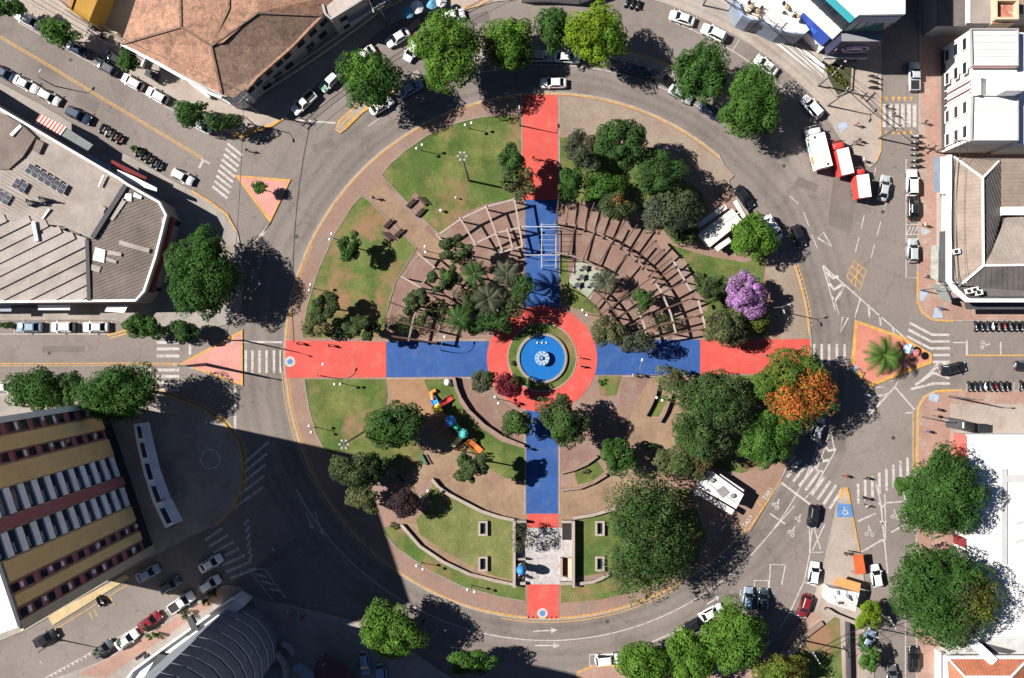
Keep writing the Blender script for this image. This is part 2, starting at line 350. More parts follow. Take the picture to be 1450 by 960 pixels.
# --- painted paths: red and blue
path_red = []
def painted(pts, m, name): return sheet(name, pts, m, Z3, plaza, z0=KZ)
painted([(739.5, 135), (789.5, 135), (790, 283), (740.5, 283)], red_paint, 'red_path')
painted([(744, 283.2), (790, 283.2), (792, 446), (743, 446)], blue_paint, 'blue_path')
painted([(404.5, 482), (547, 484), (547, 534), (404.5, 535)], red_paint, 'red_path')
painted([(547.3, 484), (692, 483), (692, 533), (547.3, 534)], blue_paint, 'blue_path')
painted([(843, 482), (991, 481), (991, 530), (843, 531)], blue_paint, 'blue_path')
painted([(991.3, 481), (1147, 480), (1147, 528), (991.3, 530)], red_paint, 'red_path')
painted([(745, 580), (790, 580), (790, 727), (745, 727)], blue_paint, 'blue_path')
painted([(747, 727.3), (790, 727.3), (790, 747), (747, 747)], red_paint, 'red_path')
painted([(747, 827), (791, 827), (792, 875), (747, 875)], red_paint, 'red_path')
ellip = lambda rx, ry, n=72, c=(767.5, 508): [(c[0]+rx*cos(2*pi*i/n), c[1]+ry*sin(2*pi*i/n)) for i in range(n)]
sheet('red_ring', ellip(78, 75), red_paint, Z3+.006, plaza, z0=KZ)
sheet('garden_ring', ellip(48, 47.5, c=(767.5, 506)), lawn_m, Z3+.05, plaza, z0=KZ)
line(ellip(48.5, 48, c=(767.5, 506)), .16, pave_pale, Z3+.06, 'ring_edging', plaza, True)
# pale edgings beside the painted paths
for a, b in (((738, 135), (739, 283)), ((791.5, 135), (792, 283)), ((743, 590), (743, 727)), ((792, 590), (792, 727)), ((547, 481.7), (690, 481.2)), ((547, 536), (690, 535)), ((845, 533), (991, 532)), ((845, 479.5), (991, 478.7))):
    line([a, b], .18, kerb_m, Z3+.008, 'path_edging', plaza)
# curved park kerbs round the lawns
for c in ([(540, 249), (552, 233), (575, 213), (605, 192), (640, 176), (680, 166), (735, 161)], [(430, 478), (428, 470), (436, 430), (452, 380), (475, 330), (500, 290), (513, 277)], [(431, 537), (438, 580), (448, 615), (462, 640)],
          [(544, 755), (562, 775), (606, 806), (655, 830), (705, 844), (743, 851)], [(513, 277), (530, 290), (560, 322), (590, 351), (575, 375), (560, 400), (548, 440)], [(945, 345), (968, 368), (985, 395), (1000, 430)], [(540, 249), (570, 280), (598, 310), (622, 332)]):
    MB().strip(PW(c), .14, KZ, KZ+.10).build('lawn_edging', concrete, plaza)
# --- pavements round the ring
Rn = lambda r, a0, a1, n=30: arc(*PC, r, a0, a1, n)
nw_arc = [(400, 170), (412, 156), (440, 128), (470, 98), (505, 68), (545, 38), (580, 22), (640, 12), (700, 2), (740, -2)]
pavement('pavement', [(-60, -40), (141, 77), (215, 120), (300, 168), (318, 186), (334, 193), (360, 186), (384, 178)]+nw_arc+[(740, -120), (-60, -120)], pave_pale,
         [[(-60, -40), (141, 77), (215, 120), (300, 168), (318, 186)], nw_arc])
line([(327, 191), (345, 193), (366, 184), (384, 178), (400, 168)], .5, yellow_paint, KZ+.01, 'yellow_kerb_line', plaza)
line([(330, 186), (346, 187), (362, 179)], .22, yellow_paint, KZ+.01, 'yellow_kerb_line', plaza)
ne_arc = Rn(526, -88, -44, 30)
pavement('pavement', [(790, -120)]+ne_arc+[(1165, 152), (1178, 176), (1196, 205), (1232, 237), (1241, 228), (1247, 214), (1247, 60), (1247, -120)], pave_pale,
         [ne_arc+[(1165, 152), (1178, 176), (1196, 205), (1232, 237), (1241, 228), (1247, 214), (1247, 60)]])
line([(1246.5, 135), (1246.5, 213), (1240, 229)], .2, yellow_paint, KZ+.012, 'yellow_kerb_line', plaza)
pavement('pavement', [(1302, -120), (1302, 130), (1301, 300), (1299, 395), (1299, 428), (1306, 442), (1320, 452), (1350, 454), (1900, 454), (1900, -120)], pave_red,
         [[(1302, -120), (1302, 130), (1301, 300), (1299, 395), (1299, 428), (1306, 442), (1320, 452), (1350, 454), (1500, 454)]])
line([(1299, 385), (1298.5, 428), (1305.5, 443), (1320, 453), (1350, 455)], .3, yellow_paint, KZ+.012, 'yellow_kerb_line', plaza)
pavement('pavement', [(1900, 553), (1360, 553), (1325, 553), (1308, 561), (1299, 577), (1297.5, 640), (1298, 1300), (1900, 1300)], pave_red,
         [[(1500, 553), (1360, 553), (1325, 553), (1308, 561), (1299, 577), (1297.5, 640), (1298, 1000)]])
line([(1362, 552), (1325, 553.5), (1308.5, 562), (1299.5, 578), (1298, 668)], .36, yellow_paint, KZ+.012, 'yellow_kerb_line', plaza)
line([(1293, 583), (1293, 665)], .2, yellow_paint, .006, 'yellow_kerb_line')
sheet('concrete_pavement', [(1345, 572), (1460, 572), (1460, 625), (1345, 625)], pave_pale, KZ+.004, plaza)
# south-east wedge with the kiosk
wl = [(1192, 690), (1186, 712), (1176, 760), (1163, 815), (1152, 850), (1130, 895), (1095, 935), (1060, 965)]
wr = [(1198, 690), (1206, 725), (1216, 778), (1224, 830), (1232, 900), (1240, 1000)]
pavement('pavement', wl+[(1040, 1100), (1245, 1100)]+wr[::-1], pave_pale, [wl, wr])
line([(1189, 705), (1193, 691), (1198, 691), (1202, 706)], .5, yellow_paint, KZ+.012, 'yellow_kerb_line', plaza)
line([(1202, 706), (1206, 726), (1216, 779), (1218, 788)], .28, yellow_paint, KZ+.012, 'yellow_kerb_line', plaza)
sheet('reddish_pavement', [(1150, 860), (1163, 872), (1125, 912), (1105, 925), (1112, 905)], pave_red, KZ+.004, plaza)
sheet('reddish_pavement', [(1196, 880), (1213, 880), (1214, 1000), (1196, 1000)], pave_red, KZ+.004, plaza)
sheet('dry_lawn', [(1150, 898), (1188, 868), (1192, 960), (1120, 965), (1112, 940)], lawn_red, KZ+.03, plaza, z0=KZ)
# south: pavement behind the tree bay
si = [(1055, 885), (1010, 888), (960, 893), (900, 915), (880, 941), (832, 941), (816, 951), (812, 980), (812, 1100), (1040, 1100)]
pavement('pavement', [(1060, 965), (1095, 935), (1085, 915), (1070, 897), (1055, 885), (1010, 900), (900, 945), (838, 943), (818, 951), (814, 1100), (1040, 1100)], pave_red)
line([(880, 942), (838, 943), (818, 951), (816, 964)], .3, yellow_paint, KZ+.012, 'yellow_kerb_line', plaza)
# south-west block
swk = [(-60, 985), (20, 945), (150, 935), (330, 828), (352, 838), (372, 852), (445, 866), (512, 884), (600, 925), (690, 975)]
pavement('pavement', [(-60, 1010), (150, 934), (230, 884), (318, 828), (340, 832), (362, 846), (388, 857), (445, 868), (512, 886), (560, 905), (640, 960), (690, 1000), (690, 1300), (-60, 1300)], pave_grey,
         [[(60, 975), (150, 934), (230, 884), (318, 828), (340, 832), (362, 846), (388, 857), (445, 868), (512, 886)]])
sheet('reddish_pavement', [(110, 955), (230, 886), (318, 832), (326, 838), (230, 905), (150, 960)], pave_red, KZ+.004, plaza)
sheet('painted_sun_strip', [(384, 852), (400, 853), (512, 881), (514, 888), (445, 872), (386, 860)], pave_pale, KZ+.004, plaza)  # sunlit strip between two tower shadows, put into a paler paving colour
# west block
wk = [(-60, 86), (60, 150), (130, 192), (200, 232), (270, 270), (300, 288), (322, 305), (336, 328), (342, 360), (345, 400), (340, 440), (322, 458), (300, 464), (200, 462), (160, 452), (-60, 452)]
pavement('pavement', wk+[(-60, 300)], pave_grey, [wk])
line([(272, 270), (300, 287), (322, 304), (334, 327)], .3, yellow_paint, KZ+.012, 'yellow_kerb_line', plaza)
line([(152, 475), (183, 466), (196, 463)], .3, yellow_paint, .008, 'yellow_kerb_line'); line([(155, 479), (186, 470)], .2, yellow_paint, .008, 'yellow_kerb_line')
# corner of the striped tower
tk = [(-60, 553), (215, 553), (245, 562), (285, 578), (318, 600), (338, 625), (345, 655), (342, 690), (330, 722), (308, 742), (270, 758), (180, 806), (40, 890), (-60, 930)]
pavement('pavement', tk+[(-60, 700)], pave_grey, [tk])
line(tk[1:10], .34, yellow_paint, KZ+.012, 'yellow_kerb_line', plaza); line([(215, 549), (247, 558), (287, 574), (321, 596), (342, 622), (349, 655), (346, 691), (334, 724)], .2, yellow_paint, .008, 'yellow_kerb_line')
line(arc(298, 650, 13.5, 0, 360, 30)[:-1], .3, white_paint, KZ+.02, 'tree_pit_edging', plaza, True)
sheet('yellow_pavement', [(68, 872), (178, 813), (184, 818), (75, 885)], mat('yellow_pavement', (.40, .31, .17), .9, var=(.4, .12), fine=(3, .12)), KZ+.004, plaza)
# traffic islands
def island(pts, m, inner=True):
    o = pavement('traffic_island', pts, m)
    MB().strip(PW(pts), .62, 0, KZ+.012, closed=True, side=0).build('kerb', yellow_paint, o); return o
island([(335, 249), (410, 256), (383, 313)], island_pink)
island([(258, 515), (343, 469), (343, 544)], island_pink)
island([(1212, 455), (1275, 478), (1318, 503), (1318, 512), (1232, 545), (1207, 520)], island_red)
o = pavement('traffic_island', [(476, 184), (480, 172), (500, 154), (530, 130), (560, 112), (592, 99), (598, 108), (566, 124), (538, 142), (512, 160), (490, 182), (482, 188)], pave_grey)
MB().strip(PW([(566, 124), (538, 142), (512, 160), (490, 182), (482, 188), (476, 184), (480, 172), (500, 154), (530, 130)]), .3, 0, KZ+.01).build('kerb', yellow_paint, o)
line([(520, 150), (497, 172), (487, 181), (484, 177), (500, 160)], .25, yellow_paint, KZ+.016, 'yellow_kerb_line', plaza)
o = pavement('traffic_island', sect(431, 446, -112, -50, 40), pave_grey)
MB().strip(PW(Rn(446, -112, -50)), .25, 0, KZ+.008).build('kerb', yellow_paint, o); MB().strip(PW(Rn(431, -112, -50)), .25, 0, KZ+.008).build('kerb', kerb_m, o)
pavement('traffic_island', [(553, 62), (585, 30), (592, 26), (597, 33), (565, 58), (556, 66)], mat('orange_paving', (.42, .26, .15), .9, var=(.4, .15)))
pavement('traffic_island', [(648, 10), (692, -2), (696, 4), (652, 16)], MATS['orange_paving'])
# ---------------------------------------------------------------- road markings (parts of the road)
def zebra(lines, wd=.45, name='crosswalk'):
    n = node(name, road)
    for a, b in lines: line([a, b], wd, white_paint, .006, 'stripe', n)
    return n
zebra([((x, 496), (x, 528)) for x in (348, 357.5, 367.5, 377.5, 388, 397.5)], .42); line([(344, 484), (400, 484.5)], .35)
zebra([((222, y), (254, y)) for y in (485, 494, 504, 524, 533, 542, 552)], .5); line([(212, 515), (212, 530)], .45); line([(269, 488), (269, 502)], .45)
zebra([((309+2.6*k, 241-7.6*k), (330+2.6*k, 258-7.6*k)) for k in range(-3, 6)], .42)
zebra([((250+3*k, 299+6*k), (262+3*k, 295+6*k)) for k in range(3)]+[((259, 320+6.3*k), (278, 323+6.3*k)) for k in range(5)], .4)
zebra([((x, 487), (x, 515)) for x in (1153, 1163.5, 1174, 1185, 1196)], .42)
n = node('crosswalk', road)
for k in range(5): line([(1288-2*k, 457+9.5*k), (1320-1.5*k, 474+9.6*k), (1345, 474+9.6*k)], .42, white_paint, .006, 'stripe', n)
for k in range(4): line([(1288+8*k, 550-5*k), (1318+4*k, 536-8*k), (1345, 545-9*k)] if k else [(1290, 551), (1322, 543), (1345, 543)], .42, white_paint, .006, 'stripe', n)
zebra([((1126.5+8.2*k, 645+6*k), (1106+8.6*k, 669+6.4*k)) for k in range(9)], .48)
zebra([((1215+10*k, 685-5.4*k), (1215.5+10*k, 713-4.6*k)) for k in range(8)], .45)
zebra([((290+6*k, 765+9*k), (315+8*k, 748+9.5*k)) for k in range(7)]+[((330+1.5*k, 720-14*k), (372+2*k, 690-16*k)) for k in range(5)], .42)
zebra([((352+1*k, 735+10*k), (346+1.5*k, 744+10*k)) for k in range(6)], .4)
zebra([((x, 147), (x, 180)) for x in (1252, 1261, 1270, 1278.5, 1287, 1295)], .62, 'crosswalk')
for x in (1255, 1265, 1273, 1281, 1290):
    MB().prism(PW([(x-2.5, 190), (x+2.5, 190), (x, 183)]), .006, .006).build('arrow_marking', yellow_paint, road); MB().prism(PW([(x-2.5, 137), (x+2.5, 137), (x, 144)]), .006, .006).build('arrow_marking', yellow_paint, road)
line(Rn(403, 152, 10, 90), .16)
line(Rn(412.5, -104, -56, 40), .14); line(Rn(412.5, -128, -116, 12), .14); line(Rn(505, -70, -46, 30), .14)
for a in (-70, -66.3, -62.6, -58.8, -55, -51.2, -47.5): line([Rn(505, a, a, 1)[0], Rn(525, a, a, 1)[0]], .14, name='parking_line')
line([(0, 51), (70, 92), (140, 135), (215, 180), (287, 223)], .16, yellow_paint); line([(0, 54), (70, 95), (140, 138), (215, 183), (287, 226)], .10, yellow_paint)
line([(25, 31), (140, 95), (245, 157), (296, 187)], .12); line([(-10, 515), (190, 514), (258, 515)], .14, yellow_paint); line([(-10, 518), (190, 517), (258, 517)], .10, yellow_paint)
line([(-10, 473), (160, 473)], .12); line([(371, 334), (384, 315), (358, 346)], .3); line([(333, 545), (333, 612)], .42); line([(420, 170), (475, 174)], .3)
for x in (20, 66, 112, 158): line([(x, 454), (x, 473)], .12, name='parking_line')
line([(285, 225), (297, 232)], .3); line([(287, 228), (282, 238)], .4)
line([(1283, 225), (1283, 393), (1299, 393)], .16, name='parking_line')
for y in (240, 275, 318, 332, 338): line([(1283, y), (1300, y)], .14, name='parking_line')
for k in range(3): line([(1284+5*k, 331), (1289+5*k, 321)], .16, name='hatch_marking')
def dash(p, q, n, wd=.16, duty=.5, m=None):
    for k in range(n):
        a = k/n; b = a+duty/n; line([(p[0]+(q[0]-p[0])*t, p[1]+(q[1]-p[1])*t) for t in (a, b)], wd, m)
dash((1240, 238), (1208, 370), 4, .17, .6); dash((1264, 250), (1230, 378), 4, .15, .6)
dash((1138, 300), (1162, 365), 2, .14, .6); dash((1168, 375), (1195, 470), 2, .14, .5); line([(1118, 277), (1130, 288)], .14)
def polyl(*p, wd=.2, closed=False, name='hatch_marking', m=None): return line(list(p), wd, m, .0065, name, None, closed)
polyl((1165, 376), (1183, 440), (1196, 402), closed=False, wd=.24); polyl((1165, 376), (1283, 480), wd=.24)
polyl((1170, 385), (1180, 394), (1187, 391), wd=.5); polyl((1174, 401), (1181, 410), (1194, 402), wd=.5); polyl((1178, 420), (1183, 425), (1191, 413), wd=.4)
polyl((1166, 329), (1158, 337), (1178, 349), wd=.3, closed=True); polyl((1193, 449), (1201, 450), (1190, 470), wd=.25, closed=True)
for p, q in (((1230, 432), (1231, 449)), ((1246, 447), (1247, 461)), ((1264, 464), (1266, 472))): polyl(p, q, wd=.3)
polyl((1218, 424), (1210, 450), wd=.24)
n = node('yellow_grid', road)
qa, qb, qc, qd = (1209, 369), (1227, 383), (1217, 412), (1199, 392)
line([qa, qb, qc, qd], .16, yellow_paint, .006, 'stripe', n, True)
lp = lambda p, q, t: (p[0]+(q[0]-p[0])*t, p[1]+(q[1]-p[1])*t)
for t in (.33, .66): line([lp(qa, qb, t), lp(qd, qc, 1-t)], .15, yellow_paint, .0062, 'stripe', n); line([lp(qa, qd, t), lp(qb, qc, t)], .15, yellow_paint, .0064, 'stripe', n); line([lp(qa, qb, 1-t), lp(qd, qc, t)], .15, yellow_paint, .0066, 'stripe', n)
polyl((1240, 548), (1267, 548), (1222, 598), wd=.26); polyl((1267, 548), (1273, 537), (1262, 540), wd=.2); polyl((1267, 548), (1295, 580), wd=.3); polyl((1281, 585), (1292, 584), wd=.2)
for k in range(4): polyl((1224+k*1, 558+10*k), (1236-k*2, 562+9*k), (1258-10*k, 558+11*k), wd=.4)
polyl((1176, 607), (1182, 640), (1154, 690), (1140, 706), wd=.2); polyl((1176, 607), (1166, 640), (1156, 664), wd=.2)
for a, b, c in (((1167, 630), (1173, 638), (1184, 636)), ((1161, 645), (1166, 653), (1175, 651)), ((1154, 660), (1158, 667), (1165, 667))): polyl(a, b, c, wd=.45)
polyl((1083, 718), (1106, 683), wd=.2); polyl((1106, 683), (1148, 715), wd=.35); polyl((1090, 727), (1112, 742), wd=.22); polyl((1125, 716), (1060, 790), wd=.18)
polyl((1150, 748), (1146, 782), (1165, 782), wd=.2); polyl((1146, 748), (1147, 782), (1139, 822), (1118, 868), (1105, 888), wd=.2); polyl((1150, 780), (1168, 742), wd=.2); polyl((1162, 778), (1152, 745), wd=.2)
polyl((1139, 824), (1160, 832), wd=.2); polyl((1121, 866), (1142, 880), wd=.2)
polyl((1076, 846), (1088, 846), (1088, 822), (1068, 822), (1068, 840), wd=.2); polyl((1088, 846), (1091, 799), (1112, 800), (1107, 828), wd=.22); polyl((1048, 843), (1049, 836), (1066, 836), wd=.2)
polyl((870, 932), (960, 893), (1020, 858), wd=.22); polyl((846, 942), (835, 942), (835, 927), (852, 926), wd=.2)
polyl((1240, 683), (1247, 712), (1252, 762), (1257, 812), wd=.24); polyl((1253, 700), (1254, 765), wd=.2); polyl((1215, 738), (1240, 727), wd=.3); polyl((1219, 782), (1250, 764), wd=.3); polyl((1255, 712), (1280, 710), wd=.24); polyl((1262, 754), (1282, 742), wd=.24)
polyl((1244, 712), (1249, 718), (1254, 714), wd=.35); polyl((1246, 738), (1251, 742), (1255, 738), wd=.3); polyl((1249, 764), (1253, 768), wd=.3)
polyl((1281, 700), (1281, 730), (1296, 752), wd=.18); polyl((1282, 860), (1282, 960), wd=.16); polyl((1282, 862), (1298, 862), wd=.16)
polyl((1350, 485), (1370, 485), wd=.2); polyl((1369, 503), (1500, 503), wd=.24, m=yellow_paint); polyl((1369, 482), (1369, 504), wd=.3); polyl((1417, 484), (1417, 502), wd=.24)
for k in range(12): polyl((1370+7.4*k, 541), (1368+7.4*k, 553), wd=.12, name='parking_line')
polyl((375, 806), (405, 848), wd=.18); polyl((352, 806), (396, 862), wd=.15); polyl((352, 806), (375, 806), wd=.15)
for k in range(3): polyl((361+10*k, 812+11*k), (378+9*k, 818+9.5*k), wd=.3)
polyl((505, 910), (487, 928), (487, 905), (472, 920), wd=.2, m=yellow_paint)
line([(60, 962), (150, 912), (232, 866), (300, 826)], .14); line([(80, 890), (180, 828)], .12, yellow_paint)
for k in range(14): polyl((72+6*k, 955-3.3*k), (74+6*k, 958-3.3*k), wd=.3, name='hatch_marking')
for x, y in ((126, 872), (133, 868), (156, 851)): polyl((x, y-6), (x+5, y+5), wd=.16, name='parking_line', m=yellow_paint)
def arrow_mark(x, y, a, l=30):
    c, s = cos(R(a)), sin(R(a)); T = lambda u, v: (x+u*c-v*s, y+u*s+v*c)
    line([T(-l*.5, 0), T(l*.28, 0)], .2, None, .006, 'arrow_marking'); MB().prism(PW([T(l*.25, -4), T(l*.5, 0), T(l*.25, 4)]), .006, .006).build('arrow_marking', white_paint, road)
arrow_mark(775, 914, 0, 36); arrow_mark(772, 893, -3, 34); arrow_mark(452, 742, 70, 36); arrow_mark(438, 738, 66, 24); arrow_mark(1010, 850, -32, 20)
def bike_mark(x, y, s=1.0, a=0):
    c, sn = cos(R(a)), sin(R(a)); T = lambda u, v: (x+(u*c-v*sn)*s, y+(u*sn+v*c)*s)
    n = node('bicycle_symbol', road)
    for u, v in ((-3.5, 4), (4, 5)): line([T(u+2.6*cos(t), v+2.6*sin(t)) for t in [2*pi*k/10 for k in range(10)]], .12, None, .006, 'wheel_symbol', n, True)
    line([T(-3.5, 4), T(0, -3), T(4, 5)], .14, None, .0064, 'frame_symbol', n); line([T(0, -3), T(-1, -8)], .2, None, .0066, 'rider_symbol', n); line([T(-1.5, -1), T(3, -2)], .14, None, .0068, 'frame_symbol', n)
bike_mark(1231, 752); bike_mark(1267, 728, .9); bike_mark(1100, 713, .9, 35); bike_mark(1122, 752, .9, 35); bike_mark(1131, 733, .7, 35); bike_mark(1395, 488, .9, 90)
# worded strip of the taxi bay: plain white strokes on brown paving
bay_m = mat('brown_bay_paving', (.235, .15, .105), .9, var=(.4, .15), fine=(4, .1))
sheet('taxi_bay', [(1090, 668), (1106, 678), (1062, 752), (1046, 742)], bay_m, .163, plaza, z0=0)
line([(1106, 678), (1081, 718), (1054, 757)], .2, yellow_paint, .166, 'yellow_kerb_line', plaza); line([(1081, 718), (1068, 708)], .16, yellow_paint, .1665, 'yellow_kerb_line', plaza)
def bay_word(x, y):
    """the word on the bay, read from its lower left end to its upper right end"""
    ux, uy = .53, -.85; vx, vy = -.85, -.53; T = lambda p: (x+ux*p[0]+vx*p[1], y+uy*p[0]+vy*p[1])
    for k, ch in enumerate(([((0, 6), (4, 6)), ((2, 0), (2, 6))], [((0, 0), (2, 6)), ((2, 6), (4, 0)), ((.8, 2.2), (3.2, 2.2))], [((0, 0), (4, 6)), ((0, 6), (4, 0))], [((2, 0), (2, 6))])):
        for p, q in ch: line([T((p[0]+5*k, p[1])), T((q[0]+5*k, q[1]))], .15, None, .167, 'bay_letter', plaza)
bay_word(1084.5, 708); bay_word(1056, 747)
for r, wd in ((536, .5), (547, 1.1), (556, .4)): line(Rn(r, -74, -44, 30), wd, pave_grey, KZ+.006, 'paving_band', plaza)
line([(430, 172), (385, 255)], .12, patch_m, .0045, 'cable_shadow_line')  # cast shadow of an overhead cable, put in as a dark road line
# blue access ramps with a white wheelchair sign
ramp_blue = mat('ramp_blue', (.08, .18, .36), .8, var=(1, .2)); ramp_light = mat('ramp_light_blue', (.26, .34, .44), .8, var=(1, .2))
def ramp(pts, c, m=ramp_blue, s=1.0, z=KZ+.008):
    o = sheet('access_ramp', pts, m, z+.02, plaza, z0=KZ-.02)
    line([(c[0]+2.6*s*cos(t), c[1]+1.5*s+2.6*s*sin(t)) for t in [.2+4.6*k/9 for k in range(10)]], .17, None, z+.026, 'wheelchair_symbol', plaza)
    line([(c[0]-.8*s, c[1]-4*s), (c[0]-.6*s, c[1]), (c[0]+2.2*s, c[1]), (c[0]+3.4*s, c[1]+3.6*s)], .17, None, z+.028, 'wheelchair_symbol', plaza)
ramp([(1186, 712), (1205, 714), (1208, 732), (1184, 732)], (1196, 723), s=1.3)
ramp([(1185, 174), (1199, 174), (1200, 180), (1190, 190)], (1193, 179), ramp_light)
ramp([(1303, 322), (1318, 328), (1306, 334)], (1308, 328), ramp_light); ramp([(1302, 411), (1314, 414), (1306, 427), (1301, 424)], (1306, 417), ramp_light)
ramp([(1323, 436), (1332, 436), (1334, 450), (1320, 450)], (1327, 442), ramp_light); ramp([(1316, 556), (1330, 560), (1326, 570), (1314, 566)], (1322, 563), ramp_light)
ramp([(1205, 516), (1214, 520), (1212, 529), (1204, 526)], (1208, 522), ramp_light, .8)
for c, m in (((411, 512), ramp_light), ((768, 868), ramp_light)):
    sheet('access_ramp', arc(*c, 7.5, 0, 350, 18), white_paint, Z3+.012, plaza); sheet('access_ramp', arc(*c, 4, 0, 340, 12), ramp_blue, Z3+.018, plaza)
# ---------------------------------------------------------------- trees and plants
def leaf_mat():
    m = bpy.data.materials.new('leaves'); m.use_nodes = True; N = m.node_tree.nodes; L = m.node_tree.links; b = N['Principled BSDF']
    a = N.new('ShaderNodeAttribute'); a.attribute_name = 'tint'
    L.new(a.outputs['Color'], b.inputs['Base Color']); b.inputs['Roughness'].default_value = .7; b.inputs['Specular IOR Level'].default_value = .12
    t = N.new('ShaderNodeBsdfTranslucent'); L.new(a.outputs['Color'], t.inputs[0])
    mx = N.new('ShaderNodeMixShader'); mx.inputs[0].default_value = .34
    L.new(b.outputs[0], mx.inputs[1]); L.new(t.outputs[0], mx.inputs[2]); L.new(mx.outputs[0], N['Material Output'].inputs[0]); return m
leaf_m = leaf_mat()
def leaf_mesh(name, P, Nn, size, colr, aspect=.62):
    """one small folded leaf-clump face per point"""
    n = len(P); t = rng.normal(size=(n, 3)); t -= Nn*(t*Nn).sum(1)[:, None]; t /= np.linalg.norm(t, axis=1)[:, None]+1e-9; b = np.cross(Nn, t)
    s = size[:, None]*.5
    V = np.empty((n, 4, 3)); up = Nn*s*.25
    V[:, 0] = P-t*s; V[:, 1] = P-b*s*aspect+up; V[:, 2] = P+t*s; V[:, 3] = P+b*s*aspect+up
    me = bpy.data.meshes.new(name); me.vertices.add(4*n); me.vertices.foreach_set('co', V.reshape(-1).astype(np.float32))
    me.loops.add(4*n); me.loops.foreach_set('vertex_index', np.arange(4*n, dtype=np.int32))
    me.polygons.add(n); me.polygons.foreach_set('loop_start', np.arange(0, 4*n, 4, dtype=np.int32)); me.polygons.foreach_set('loop_total', np.full(n, 4, np.int32))
    me.update(calc_edges=True)
    at = me.color_attributes.new('tint', 'FLOAT_COLOR', 'POINT')
    C = np.ones((n, 4), np.float32); C[:, :3] = colr; at.data.foreach_set('color', np.repeat(C, 4, axis=0).reshape(-1))
    me.materials.append(leaf_m); return me
GREEN = dict(
    bright=[(0.087, 0.181, 0.023), (0.113, 0.217, 0.028), (0.060, 0.137, 0.018)],
    mid=[(0.063, 0.143, 0.025), (0.082, 0.172, 0.030), (0.044, 0.106, 0.019)],
    lime=[(.140, .225, .012), (.175, .265, .018), (.100, .175, .012)],
    dark=[(0.043, 0.091, 0.025), (0.055, 0.114, 0.027), (0.030, 0.070, 0.021)],
    deep=[(0.044, 0.107, 0.021), (0.058, 0.132, 0.027), (0.031, 0.080, 0.018)],
    olive=[(0.104, 0.116, 0.049), (0.128, 0.134, 0.061), (0.073, 0.091, 0.037)],
    greyg=[(.075, .088, .052), (.098, .108, .068), (.054, .065, .040)],
    pine=[(0.059, 0.088, 0.032), (0.080, 0.106, 0.041), (0.038, 0.065, 0.026)],
    purple=[(.33, .17, .37), (.41, .24, .45), (.23, .11, .27)],
    maroon=[(.17, .022, .035), (.24, .035, .05), (.10, .018, .028)],
    plum=[(.050, .032, .036), (.072, .045, .045), (.032, .022, .026)],
    orange=[(.46, .135, .032), (.54, .18, .045), (.36, .09, .024)],
    yellowg=[(.13, .15, .022), (.16, .17, .03), (.09, .11, .018)],
    rust=[(.16, .085, .035), (.20, .11, .045), (.11, .07, .03)])
def colours(P, pal, amp=.20):
    """per leaf colour: species palette, a slow change from clump to clump and a small one from leaf to leaf"""
    pal = np.array(pal); k = rng.integers(0, len(pal), len(P)); ph = rng.uniform(0, 6, 3)
    slow = np.sin(P[:, 0]*1.1+ph[0])*np.sin(P[:, 1]*1.2+ph[1])+.5*np.sin(P[:, 2]*2+ph[2])
    return pal[k]*(1+.19*slow+rng.normal(0, amp*.6, len(P)))[:, None].clip(.4, 1.9)
def crown_points(a, b, c, lobes, dens, open_=0.0, lobe_r=.42, flat=.2):
    """points on many clumps spread through a flattened ellipsoid a x b x c; uneven outline, gaps between clumps"""
    L = []; i = 0
    while len(L) < lobes and i < 4000:
        i += 1
        d = rng.normal(size=3); d[2] = abs(d[2])*1.0-.25; d /= np.linalg.norm(d); r = rng.uniform(.35, .86)**.8
        q = d*r
        if any(np.linalg.norm(q-x[0]) < .24 for x in L) and i < 2500: continue
        L.append((q, lobe_r*rng.uniform(.55, 1.3)*(1.1-.42*r)))
    P = []; Nn = []
    tot = sum(x[1]**2 for x in L); n = int(dens*pi*a*b)
    for q, r in L:
        k = max(12, int(n*r*r/tot)); d = rng.normal(size=(k, 3)); d[:, 2] = np.where(d[:, 2] < -.25, -d[:, 2]*.6, d[:, 2]); d /= np.linalg.norm(d, axis=1)[:, None]
        rr = r*(1-np.abs(rng.normal(0, .14, k)))*(1+.16*np.sin(5*d[:, 0]+7*q[0])*np.cos(6*d[:, 1]+q[1]*9))
        p = q+d*rr[:, None]; P.append(p*np.array([a, b, c])); nn = d+rng.normal(0, .26, (k, 3)); nn[:, 2] += .38; Nn.append(nn/np.linalg.norm(nn, axis=1)[:, None])
    if not open_:                                    # inner foliage that closes the gaps between clumps
        for q, r in L:
            k = max(8, int(.42*n*r*r/tot)); d = rng.normal(size=(k, 3)); d /= np.linalg.norm(d, axis=1)[:, None]
            p = (q*.86+d*(r*.72*rng.random(k)**.5)[:, None])*np.array([a, b, c]); p[:, 2] -= .12*c; P.append(p); nn = d*.5+rng.normal(0, .3, (k, 3)); nn[:, 2] += .9; Nn.append(nn/np.linalg.norm(nn, axis=1)[:, None])
    P = np.concatenate(P); Nn = np.concatenate(Nn)
    if open_: keep = rng.random(len(P)) > open_; P = P[keep]; Nn = Nn[keep]
    th = np.arctan2(P[:, 1], P[:, 0]); f1, f2, f3 = rng.uniform(0, 6.28, 3); wob = 1+.085*np.sin(2*th+f1)+.07*np.sin(3*th+f2)+.05*np.sin(5*th+f3); P[:, :2] *= wob[:, None]
    return P, Nn, [(Vector((q[0]*a, q[1]*b, q[2]*c)), r) for q, r in L]
